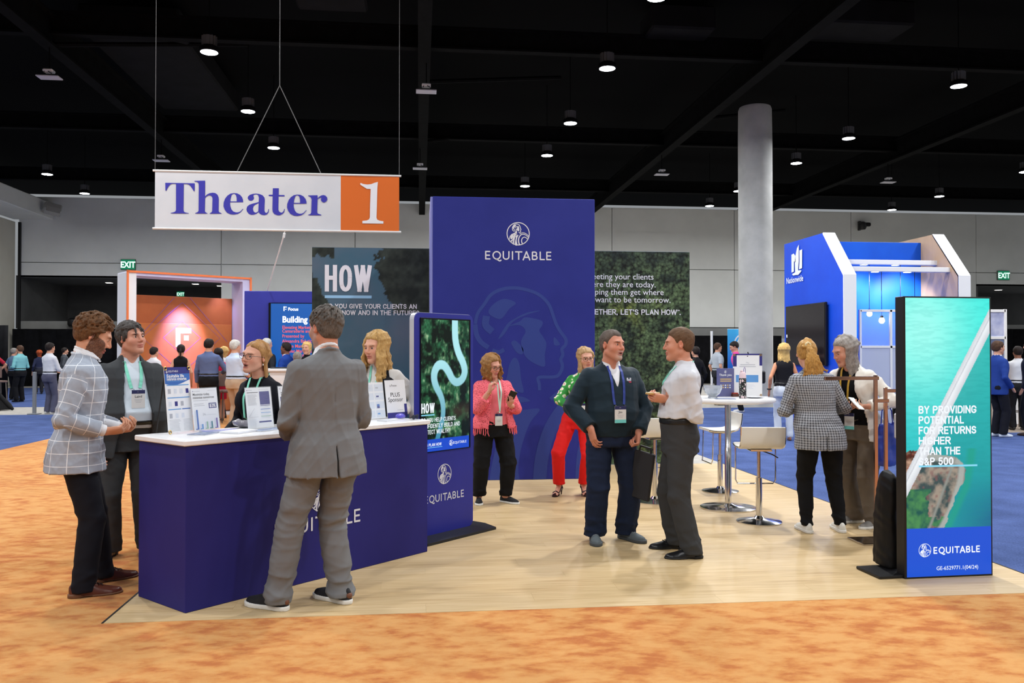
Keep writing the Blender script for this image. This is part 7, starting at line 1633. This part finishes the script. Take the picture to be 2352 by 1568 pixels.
# --- woman in floral blouse and red trousers
def p_floral():
    loc, rz = (1.76, 9.42, 0), 172; S = 1.655; w = W2L(loc, rz)
    P = Person('woman in green floral blouse and bright red trousers half hidden behind the navy pullover man', loc, rz, S, 'f', dict(brow='#8a6a48', lip='#b5655c'), lean=(-.085, 0), head=(14, -4, 3), heel=.075, skin='#dba58e',
        feet=FEET(loc, rz, (1.84, 9.46, -178), (1.56, 9.46, 148)), hands=({'at': (-.2, .2, 1.0), 'pose': 'relax'}, {'at': (.04, .22, .98), 'dir': (-.9, .2, -.1), 'n': (0, -1, 0), 'pose': 'fold', 'pole': (1, -.3, -.2)}))
    P.trousers(cloth_mat('trouser_red', '#e0201f', .75, .08), r=(.052, .043, .036), hem=.03, amp=.004)
    mf = mat('floral_green', '#3fa046', .75); n = N(mf); v = n.n('ShaderNodeTexVoronoi'); v.inputs['Scale'].default_value = 17; n.l(n.coord(), v.inputs['Vector']); f = n.noise(n.coord(), 30, 3); d = n.math('ADD', v.outputs['Distance'], n.math('MULTIPLY', f, .35))
    n.base(n.ramp(d, [(.36, srgb('#e08a86')), (.4, srgb('#f1e9d8')), (.55, srgb('#f4efdc')), (.6, srgb('#48a84a')), (.8, srgb('#2c8a3a'))]))
    P.top('blouse', mf, .012, .6, .96, amp=.005, seed=61, r=(.035, .032, .026), neck=(.86, .04, (.035, .06, .05))); P.lanyard(M_teal, .64, .016, badge=dict(), bsize=(.085, .12))
    ms = mat('sandal_dark', '#2a1518', .35)
    for i in (0, 1):
        fx, fy, fa = P.feet[i][:3]; a = math.radians(fa); c, s = math.cos(a), math.sin(a); W = lambda u, v, z: (fx+u*c-v*s, fy+u*s+v*c, z)
        k = MB(); k.tube([W(0, -.075, .07), W(0, -.03, .075), W(0, .03, .045), W(0, .07, .014), W(0, .12, .008), W(0, .155, .012)], [.022, .026, .024, .03, .033, .02], 8); o = k.build('shoe', ms, P.root, smooth=True)
        MB().tube([W(0, -.065, .072), W(0, -.07, .035), W(0, -.068, .0)], [.018, .009, .006], 8).build('heel', ms, o, smooth=True)
        MB().tube([W(-.037, .09, .012), W(-.03, .09, .04), W(0, .088, .056), W(.03, .09, .04), W(.037, .09, .012)], .011, 6).tube([W(-.03, -.03, .08), W(-.034, -.0, .125), W(0, .03, .125), W(.034, .0, .125), W(.03, -.03, .08)], .006, 6).build('strap', ms, o, smooth=True)
    P.hair_long(hair_mat('hair_ash', '#c7a57a', '#7d6040', .55), 1.22, n=44, gapf=58, vol=.014, wave=.004, r=(.011, .007), seed=13, spread=.75, fall=.0, part=.02); P.glasses(mat('glasses_dark', '#2a1a16', .3))
p_floral()
# --- man in the navy pullover
def p_navy():
    loc, rz = (1.62, 7.1, 0), -172; S = 1.79; w = W2L(loc, rz)
    P = Person('man in navy quarter-zip pullover and jeans with grey goatee, holding a black briefcase', loc, rz, S, 'm', dict(w=1.12, belly=.03, beard='#b9b0a6', goatee=1, beardk=.8, fat=.006, brow='#5a4c40', gaze=(14, 0), open=.002), head=(26, 2, -3), headoff=(0, .02, 0), skin='#cf8f76',
        feet=FEET(loc, rz, (1.76, 7.17, -148), (1.48, 7.13, 174)), hands=({'at': w(1.82, 6.95, .93), 'dir': DIR(rz, -.12, -.15, -1), 'n': DIR(rz, -1, .1, .1), 'pose': 'grip', 'pole': (-1, -.6, .1)}, {'at': w(1.41, 6.93, .97), 'dir': DIR(rz, .22, -.1, -1), 'n': DIR(rz, .9, .5, 0), 'pose': 'relax', 'pole': (1, -.8, .1)}))
    P.trousers(cloth_mat('jeans_navy', '#1c2740', .85, .2, 50, .3, 0, '#0f1522'), hem=.028, r=(.056, .047, .044), amp=.006, seed=5)
    P.top('polo', M_shirt, .006, .6, 0, collar=dict(rad=(.05, .048), zb=.868, zf=.835, gap=24, hgt=2, r=.007, yo=.01), amp=.001, neck=(.84, .06, (.02, .045, .03)))
    op = ((.72, -.01), (.74, .004), (.8, .022), (.84, .04), (.9, .05))
    P.top('pullover', cloth_mat('pullover_navy', '#132733', .7, .12, 80, .1, .1), .019, .5, .97, open_=op, collar=dict(rad=(.058, .055), zb=.876, zf=.836, gap=38, r=.01, hgt=1), amp=.006, seed=71, r=(.037, .033, .0285), flare=((.55, -.1),), mods=(groove(lambda X, Y, Z: np.where((Y > 0) & (Z/S < .73) & (Z/S > .69), X, 9.), .002), groove(lambda X, Y, Z: np.where(Y > 0, Z/S-.735-.02*np.abs(X)/.2, 9.), .0015, .002)))
    P.shoes(mat('shoe_greycanvas', '#5c6468', .8), mat('sole_greyrubber', '#4a4f53', .7), 'sneaker', sc=1.12, lace=mat('lace_grey', '#8b8f92', .7))
    P.hair_short(hair_mat('hair_shortgrey', '#6b5f57', '#3c322c', .65, (300, 300, 120)), t=.0065, amp=.0016, f=200, zup=.004, seed=14, recede=.03, sides=.002)
    o = P.lanyard(mat('lanyard_blue', '#2a3f92', .6), .655, .02, half=.055, spread=.04, badge=dict(text='Jim', foot=1), bsize=(.1, .14)); 
    p = Print((0, 0, 0), (-1, 0, 0), (0, 0, 1), .002); x, z = -.105*S/1.79, .765*S; y = P.front_y(x, z)+.004; p.o = A_(0, y, 0); p.rect(-x-.022, z-.02, -x+.022, z-.008, 0); p.poly([(-.02, -.004), (-.02, .022), (-.006, .022), (-.006, .01), (.006, .01), (.006, .022), (.02, .022), (.02, -.004)], -x, z, 1., 1); p.build('chest_emblem', [mat('emblem_red', '#b9405a', .6), mat('emblem_pale', '#c9cfe0', .6)], P.root)
    t = thing('briefcase', (1.845, 6.93, 0), math.radians(-52), 'slim black briefcase hanging from the navy pullover man hand', 'briefcase'); R = rotm(0, 0, 9)
    MB().box((0, 0, .58), (.2, .03, .4), .012, rot=R).build('body', mat('case_charcoal', '#26262a', .6), t); MB().tube([R@A_(-.06, 0, .2)+A_(0, 0, .58), R@A_(-.05, 0, .24)+A_(0, 0, .58), R@A_(.05, 0, .24)+A_(0, 0, .58), R@A_(.06, 0, .2)+A_(0, 0, .58)], .009, 8).build('handle', M_blackp, t, smooth=True); MB().tube([R@A_(q[0], q[1], q[2])+A_(0, 0, .58) for q in ((-.1, -.005, -.18), (-.1, -.005, .18), (.1, -.005, .19))], .004, 5).build('zip', mat('zip_black', '#101012', .5), t)
p_navy()
# --- man in the pale shirt
def p_shirt():
    loc, rz = (2.09, 6.62, 0), 80; S = 1.795; w = W2L(loc, rz)
    P = Person('man in pale grey dress shirt and dark trousers, seen in profile holding a tan wallet', loc, rz, S, 'm', dict(w=1.04, fat=.003, brow='#7a5a44', belly=.015), head=(-4, -1, 0), headoff=(0, .02, 0), lean=(0, .0), pelvis=(0, .03), skin='#d2967c',
        feet=FEET(loc, rz, (2.12, 6.45, 86), (2.09, 6.79, 84)), hands=({'at': w(1.945, 6.55, 1.235), 'dir': DIR(rz, -.95, .1, .1), 'n': DIR(rz, -.15, .75, .5), 'pose': 'hold', 'pole': (-.5, -1, -.5)}, {'at': w(1.95, 6.72, 1.235), 'dir': DIR(rz, -.95, -.12, .05), 'n': DIR(rz, -.1, -.8, .5), 'pose': 'pinch', 'pole': (.4, -1, -.5)}))
    P.trousers(cloth_mat('trouser_charcoal', '#3a3b3d', .8, .1, 80), hem=.02, r=(.056, .045, .04), amp=.005, seed=9, waist=.605, mods=(groove(lambda X, Y, Z: np.where((np.abs(X) > .1) & (Z/S > .5), Y-.055+(Z/S-.58)*.5, 9.), .003, .003),))
    P.top('shirt', cloth_mat('shirt_palegrey', '#bcbdc4', .7, .05), .014, .585, .97, collar=dict(rad=(.051, .049), zb=.876, zf=.845, gap=18, hgt=2, r=.0075, yo=.01), amp=.008, seed=81, r=(.035, .031, .0255), f=38) if False else P.top('shirt', cloth_mat('shirt_palegrey', '#cfd0d6', .7, .05), .016, .603, .97, collar=dict(rad=(.051, .049), zb=.876, zf=.845, gap=18, hgt=2, r=.0075, yo=.01), amp=.008, seed=81, r=(.035, .031, .0255), flare=((.66, .1),))
    P.belt(M_belt, .59, .0105, .026); P.shoes(M_shoeB, M_soleB, 'oxford', sc=1.08, lace=mat('lace_black', '#202024', .7)); P.lanyard(M_teal, .75, .02, half=.06)
    P.hair_short(hair_mat('hair_buzzbrown', '#6e543f', '#463325', .65, (300, 300, 120)), t=.0065, amp=.0016, f=200, zup=.006, seed=15, sides=.003, recede=.01)
    h = P.world(P.wr[0]+P.hd[0][0]*.1); t = thing('wallet', h+A_(-.005, .03, .03), math.radians(4), 'tan wallet held up by the man in the pale shirt', 'wallet'); MB().box((0, 0, .0), (.1, .075, .012), .003).build('cover', mat('wallet_tan', '#c39a5c', .6), t); MB().box((0, 0, .009), (.094, .07, .005), .001).build('cards', mat('wallet_card', '#e0cfa6', .6), t)
p_shirt()
# --- woman in the tweed jacket
def p_tweed():
    loc, rz = (3.6, 7.26, 0), -6; S = 1.725; w = W2L(loc, rz)
    P = Person('woman in black and white tweed jacket with a blonde ponytail, seen from behind', loc, rz, S, 'f', dict(w=1.05, belly=.025), head=(-14, -16, 0), lean=(-.1, .05), pelvis=(-.04, 0), headoff=(-.01, .04, -.01), skin='#d8a48c',
        feet=FEET(loc, rz, (3.44, 7.27, -2), (3.75, 7.26, -10)), hands=({'at': (-.2, .26, 1.08), 'dir': (.5, .8, 0), 'pose': 'fold', 'pole': (-.8, -1, -.3)}, {'at': (.08, .28, 1.08), 'dir': (-.3, .9, 0), 'pose': 'fold', 'pole': (.8, -1, -.3)}))
    P.trousers(cloth_mat('leggings_black', '#101012', .85, .1), r=(.055, .038, .027), hem=.036, amp=.005, seed=12)
    m, n, b, l1, l2, g = lines_mat('tweed', '#c3c6cc', '#2a2b33', .022, .022, .0088, .0088, base2='#8d9098', var=.5)
    f = n.noise(n.coord(), 260, 2, .8); n.base(n.mix(n.math('MULTIPLY', n.math('ADD', l1, l2), n.math('ADD', n.math('MULTIPLY', f, .7), .12), True), b, srgb('#22232b'))); n.bump(f, .5, .004)
    seam = groove(lambda X, Y, Z: np.where(Y < P.cy(Z), X-P.cx(Z), 9.), .003, .003)
    def vent(X, Y, Z): return np.minimum(np.minimum(.002+.03*np.clip((.5*S-Z), 0, 1)-np.abs(X-P.cx(Z)), .5*S-Z), -(Y-P.cy(Z)))
    P.top('jacket', m, .02, .43, .96, collar=dict(rad=(.053, .05), zb=.868, zf=.835, gap=45, r=.011), flare=((.6, .06),), pat=True, amp=.007, seed=91, mods=(seam,), cuts=(vent,), r=(.036, .031, .0265), h=.0075)
    P.shoes(mat('canvas_white', '#dedbd2', .8), M_soleW, 'sneaker', sc=1.05)
    hm = hair_mat('hair_goldblonde', '#cf9f58', '#77502c', .5)
    P.hair_long(hm, 1.42, n=18, gapf=150, vol=.01, wave=.004, r=(.01, .006), seed=17, cap=True, spread=.35, fall=-.02, name='hair')
    D = Sdf(); rs = np.random.RandomState(4); b0 = P.head_pt(0, -.118, .045)
    for i in range(52):
        a = rs.rand()*6.28; q = .012*rs.rand()**.5; P0 = b0+A_(q*math.cos(a), -.0, q*math.sin(a)); L = [P0]
        sp = rs.randn()*.06+.035; 
        for j in range(1, 7): f_ = j/6; L.append(b0+A_(sp*f_+.012*math.sin(9*f_+i), -.045*math.sin(math.pi*min(f_*.8+.1, 1))-.012*rs.rand()-.02*f_, -.27*f_*(1+.12*rs.randn())))
        for j in range(6): D.u(cone(L[j], L[j+1], .0085*(1-.06*j), .0085*(1-.06*(j+1))), .006)
    P.part('ponytail', D, hm, .0055)
    k = MB(); k.tube([b0+A_(.02*math.cos(a)*(1+.15*math.sin(5*a)), -.008+.004*math.sin(7*a), .02*math.sin(a)*(1+.15*math.sin(5*a))) for a in np.linspace(0, 6.28, 26)[:-1]], .0085, 8, closed=True); k.build('scrunchie', mat('scrunchie_cream', '#e3d3a8', .7), P.root, smooth=True)
p_tweed()
# --- woman in the white jacket
def p_white():
    loc, rz = (4.05, 7.5, 0), 122; S = 1.765; w = W2L(loc, rz)
    P = Person('woman with long grey hair in cream white jacket and taupe trousers, bending over a phone', loc, rz, S, 'f', dict(w=1.1, brow='#6a5a50', lip='#b05a58', gaze=(0, -25)), head=(-30, -20, 0), lean=(.02, .1), headoff=(0, .06, -.02), pelvis=(0, -.03), skin='#d39a80',
        feet=FEET(loc, rz, (4.16, 7.4, 112), (4.1, 7.64, 96)), hands=({'at': w(3.98, 7.2, 1.12), 'dir': DIR(rz, -.85, -.2, .0), 'n': DIR(rz, -.2, .5, .8), 'pose': 'hold', 'pole': (-.8, -1, -.3)}, {'at': w(3.86, 7.42, 1.1), 'dir': DIR(rz, .1, -.9, .0), 'n': DIR(rz, .4, .3, .8), 'pose': 'hold', 'pole': (.6, -1, -.3)}))
    P.trousers(cloth_mat('trouser_taupe', '#6b5f52', .8, .1), r=(.055, .046, .046), hem=.022, amp=.004, seed=6); P.top('blouse', cloth_mat('black_knit', '#0c0c0f', .9, .06), .008, .53, 0, neck=(.85, .05, (.04, .06, .045)), amp=.003)
    op = ((.4, .1), (.55, .085), (.65, .065), (.75, .055), (.83, .05), (.9, .04))
    P.top('jacket', cloth_mat('jacket_cream', '#e8e3da', .8, .06), .02, .45, .97, open_=op, collar=dict(rad=(.058, .054), zb=.866, zf=.83, gap=50, r=.011), flare=((.6, .16),), amp=.006, seed=101, mods=(lapels(P, inner=op),), r=(.036, .032, .0275))
    P.shoes(mat('canvas_grey', '#8f8b86', .8), M_soleW, 'sneaker', sc=1.02); P.lanyard(mat('lanyard_yellow', '#c59a2e', .6), .6, .018, half=.05, badge=dict(foot=1), bsize=(.095, .15))
    P.hair_long(hair_mat('hair_silver', '#a7a09a', '#55504c', .5), 1.26, n=54, gapf=68, vol=.015, wave=.004, wf=24, r=(.011, .006), seed=19, spread=.85, fall=.0, part=.01, mid=.012)
    h = P.world(P.wr[0]+P.hd[0][0]*.13+A_(0, 0, .03)); t = thing('smartphone', h, math.radians(28), 'smartphone with bright screen held by the woman in the cream jacket', 'phone'); R = rotm(0, 42, 8); MB().box((0, 0, 0), (.09, .15, .008), .003, rot=R).build('body', M_white, t); MB().box(tuple(R@A_(0, 0, .0048)), (.082, .14, .001), rot=R).build('screen', mat('phone_lit', '#cfe0e0', .2, emis='#dff2f0', estr=.8), t)
    # bags on her arm
    t = thing('tote_bag', (4.15, 7.19, 0), math.radians(35), 'shiny navy tote bag hanging behind the copper posts', 'bag'); D = Sdf().u(torso([(.6, 0, 0, .13, .05), (.64, 0, 0, .14, .055), (.9, 0, 0, .135, .04), (.97, 0, 0, .13, .02)], 5), 0); D.mod(crease(30, 4) if False else wob(22, 4, .01)); D.mod(wob(60, 5, .004)); V, Q = sdf_mesh(D, .012); mk('body', V, Q, mat('bag_navy', '#1f3596', .3, spec=.6), t, smooth=True)
    for s_ in (-1, 1): MB().tube([(-.07, s_*.02, .95), (-.05, s_*.02, 1.08), (.0, s_*.015, 1.14), (.05, s_*.02, 1.08), (.07, s_*.02, .95)], .006, 6).build('handle', mat('bag_navy', '#1f3596', .3, spec=.6), t)
    t = thing('handbag', (4.37, 7.32, 0), math.radians(40), 'black handbag under the elbow of the cream jacket woman', 'bag'); D = Sdf().u(ell((0, 0, 1.06), (.17, .06, .13)), 0); D.mod(wob(30, 9, .008)); V, Q = sdf_mesh(D, .012); mk('body', V, Q, mat('bag_black', '#151517', .45), t, smooth=True); MB().tube([(-.12, 0, 1.12), (-.08, 0, 1.3), (0, 0, 1.38), (.08, 0, 1.3), (.12, 0, 1.12)], .008, 6).build('strap', mat('bag_black', '#151517', .45), t)
    t = thing('gift_bag', (4.22, 7.05, 0), math.radians(20), 'white paper bag beside the navy tote behind the copper posts', 'bag'); MB().box((0, 0, .96), (.16, .07, .22), .01).build('body', mat('bag_white', '#dfdfe2', .5), t)
    for s_ in (-1, 1): MB().tube([(-.05, s_*.03, 1.06), (-.03, s_*.03, 1.14), (.03, s_*.03, 1.14), (.05, s_*.03, 1.06)], .003, 5).build('handle', M_blackp, t)
p_white()
# ------------------------------------------------------------------ people in the distance
HM = {'dark': hair_mat('hair_far_dark', '#2b2320', '#15100e'), 'brown': hair_mat('hair_far_brown', '#5a4030', '#2e2018'), 'white': hair_mat('hair_far_white', '#d2cfc9', '#9a968f'), 'blonde': hair_mat('hair_far_blonde', '#e0bd78', '#a57a44'), 'red': hair_mat('hair_far_red', '#b5532c', '#6e2f18'), 'grey': hair_mat('hair_far_grey', '#8e8883', '#57524e')}
def far(label, x, y, rz, ht, sex, top, bot, hair, sleeve=1., style='short', skin='#cf9a7e', hem=.56, hands=(None, None), jacket=None, w=1., belly=0., shoe='#161618', dress=None, bare=False, feet=((-.1, 0, 6), (.1, 0, -6)), lean=(0, 0), head=(0, 0, 0), hl=.78, sole='#d8d8d4'):
    P = Person(label, (x, y, 0), rz, ht, sex, dict(w=w, belly=belly), bg=True, skin=skin, hands=hands, feet=feet, lean=lean, head=head)
    P.trousers(cloth_mat('far_'+bot, '#'+bot), amp=.004, hem=.03, r=(.054, .042, .037) if sex == 'm' else (.052, .038, .03))
    tn = 'dress' if dress else 'jacket' if jacket else 'shirt'
    if jacket: P.top('shirt', M_shirt, .004, .56, 0, amp=.001, collar=dict(hgt=1))
    P.top(tn, cloth_mat('far_'+top, '#'+top), .02 if jacket else .013, dress or (.44 if jacket else hem), sleeve, amp=.005, seed=int(x*10) % 50, collar=None if bare else dict(), open_=((.4, .03), (.6, .015), (.8, .035), (.9, .035)) if jacket else None, neck=(.84, .05, (.05, .09, .05)) if bare else None)
    if not jacket and not dress: P.belt(M_belt, .592, .02)
    P.shoes(mat('shoe_'+shoe[1:], shoe, .5), None, 'sneaker')
    if style == 'short': P.hair_short(HM[hair], t=.013, amp=.003, f=90, seed=3)
    elif style == 'buzz': P.hair_short(HM[hair], t=.008, amp=.002, f=90, seed=3)
    elif style == 'long': P.hair_long(HM[hair], hl*ht, n=30, gapf=60, vol=.015, r=(.016, .011), wave=.006, spread=.8)
    elif style == 'bob': P.hair_long(HM[hair], .84*ht, n=26, gapf=60, vol=.018, r=(.017, .013), spread=.55, fall=-.01)
    elif style == 'tail':
        P.hair_short(HM[hair], t=.012, amp=.002); D = Sdf(); b = P.head_pt(0, -.115, .03); D.u(cone(b, b+A_(0, -.03, -.07), .022, .026), 0).u(cone(b+A_(0, -.03, -.07), b+A_(0, -.02, -.24), .026, .012), .02); P.part('ponytail', D, HM[hair], .014)
    return P
CH = lambda q=1., z=1.12: ({'at': (-.14, .3*q, z), 'pole': (-.6, -1, -.3)}, {'at': (.14, .3*q, z), 'pole': (.6, -1, -.3)})
far('man in red polo with hands on hips at the left edge', -13.95, 29.6, 60, 1.80, 'm', 'b3263a', '17171b', 'dark', .38, hands=({'at': (-.24, .02, 1.0), 'pole': (-1, -.5, 0)}, {'at': (.24, .02, 1.0), 'pole': (1, -.5, 0)}))
far('man in teal shirt and black trousers in the camera crew', -12.98, 29.3, 62, 1.84, 'm', '7fc0c6', '121216', 'brown', .96, hands=CH(.7))
far('man in slate blue shirt behind the teal shirted man', -13.75, 30.6, -20, 1.76, 'm', '5f7896', '131316', 'grey', .4)
far('red-haired woman in navy top far behind the white shirted man', -14.75, 34.9, 40, 1.7, 'f', '2a2f4a', '2a2a30', 'red', .9, 'bob')
far('man in white shirt and grey trousers by a grey post, back turned', -9.62, 23.4, -28, 1.86, 'm', 'dadde4', '55566a', 'dark', .97, hands=CH(1.05, 1.1), shoe='#b9b9b9')
far('man in dark grey jacket near the black curtain at the left', -13.6, 34.4, -60, 1.80, 'm', '4a4d52', '1c1c20', 'dark', 1., jacket=True)
far('man in white shirt before the orange wall, partly behind the tall sign', -6.55, 21.9, -30, 1.74, 'm', 'dcdde2', '2a2c36', 'dark', .96)
far('short blonde person far off beside the charcoal suit man', -7.45, 23.4, -20, 1.63, 'f', '4b4f5a', '1c1c20', 'blonde', .9, 'bob')
far('woman in black tank top with a dark ponytail', -5.72, 21.2, 10, 1.80, 'f', '121214', '17171b', 'dark', 0, 'tail', bare=True)
far('man in blue grey pullover seen from behind in the crowd', -4.66, 19.5, -8, 1.91, 'm', '5d6b92', '121214', 'dark', .97, w=1.08, hands=({'at': (-.3, .1, .92)}, {'at': (.2, .3, 1.15), 'pole': (1, -.8, -.2)}))
far('woman in bright red dress beside the blue grey pullover man', -4.71, 20.6, 30, 1.70, 'f', 'd01f45', 'caa089', 'dark', .3, 'long', dress=.3, bare=True)
far('blonde woman in white top facing the blue grey pullover man', -4.82, 21.6, 120, 1.74, 'f', 'd9d9dc', '25252b', 'blonde', .9, 'bob', hands=CH(.9, 1.2))
far('white-haired man in pale blue shirt and khaki trousers behind the glasses woman', -3.86, 18.4, -40, 1.87, 'm', 'c4d3ea', 'b89f86', 'white', .55, w=1.08, belly=.03, hands=CH(1.05, 1.05), shoe='#6a4a34')
far('bald man in dark suit in front of the navy screen wall', -3.42, 19.6, -35, 1.93, 'm', '25282e', '1c1e22', 'white', 1., 'buzz', jacket=True, skin='#d8a794')
far('man in royal blue suit before the presentation screen', -2.98, 19.45, 70, 1.83, 'm', '1e3f92', '1b2c5c', 'dark', 1., jacket=True, skin='#7a5140', hands=CH(.9))
far('blonde woman in black beside the presentation screen', -2.5, 19.3, 160, 1.83, 'f', '141416', '141416', 'blonde', .9, 'bob')
far('dark-haired person in grey low behind the grey suited man', -2.5, 17.8, 20, 1.62, 'm', '50545c', '26282c', 'grey', 1.)
far('dark-haired woman in black just behind the pale shirted man', 6.72, 20.2, 20, 1.75, 'f', '1a1a1d', '1a1a1d', 'dark', .9, 'short')
far('man in light grey T-shirt by the black curtain', 9.05, 25.1, -75, 1.90, 'm', 'aeb6c0', '23252b', 'brown', .4)
far('man in hot pink shirt with black trousers stooping by the pillar', 8.62, 22.1, 70, 1.90, 'm', 'e04f9c', '121214', 'dark', .97, lean=(0, .16), head=(10, -25, 0), hands=({'at': (-.2, .25, 1.0)}, {'at': (.22, .2, 1.0)}), shoe='#c9c9c9')
t = thing('shoulder_bag', (9.02, 21.9, 0), 0, 'black shoulder bag hanging at the pink shirted man side', 'bag'); MB().box((0, 0, .95), (.36, .14, .34), .04).build('body', M_blackp, t); MB().tube([(-.15, 0, 1.1), (-.2, .02, 1.4), (-.28, .05, 1.62)], .016, 6).build('strap', M_blackp, t)
P_ = far('blonde woman in black sleeveless top and white jeans walking past the pillar', 6.62, 14.9, -12, 1.765, 'f', '1b1b20', 'cfd6e2', 'blonde', 0, 'long', bare=True, skin='#cf8c68', hands=({'at': (-.27, -.04, .92)}, None), hl=.74, shoe='#8a5a44')
MB().tube([P_.wr[0]+A_(.034*math.cos(a), .034*math.sin(a), .02) for a in np.linspace(0, 6.28, 12)[:-1]], .014, 6, closed=True).build('watch', M_blackp, P_.root)
far('man in blue blazer and dark jeans at the right beside the led totem', 10.98, 15.12, -85, 1.825, 'm', '24408c', '15161f', 'brown', 1., jacket=True, shoe='#d3dbe8', hands=({'at': (-.2, .12, .95)}, {'at': (.2, .12, .95)}))
far('man in white shirt seen from behind at the far right', 12.35, 16.4, -20, 1.74, 'm', 'd9dbe0', '1a1a1e', 'dark', .97, 'buzz', skin='#8a5f4a', hands=CH(1.05, 1.05))
far('man in dark navy suit cut off by the right edge', 11.72, 15.2, 30, 1.86, 'm', '171a2c', '14151c', 'dark', 1., jacket=True, shoe='#3a2418')
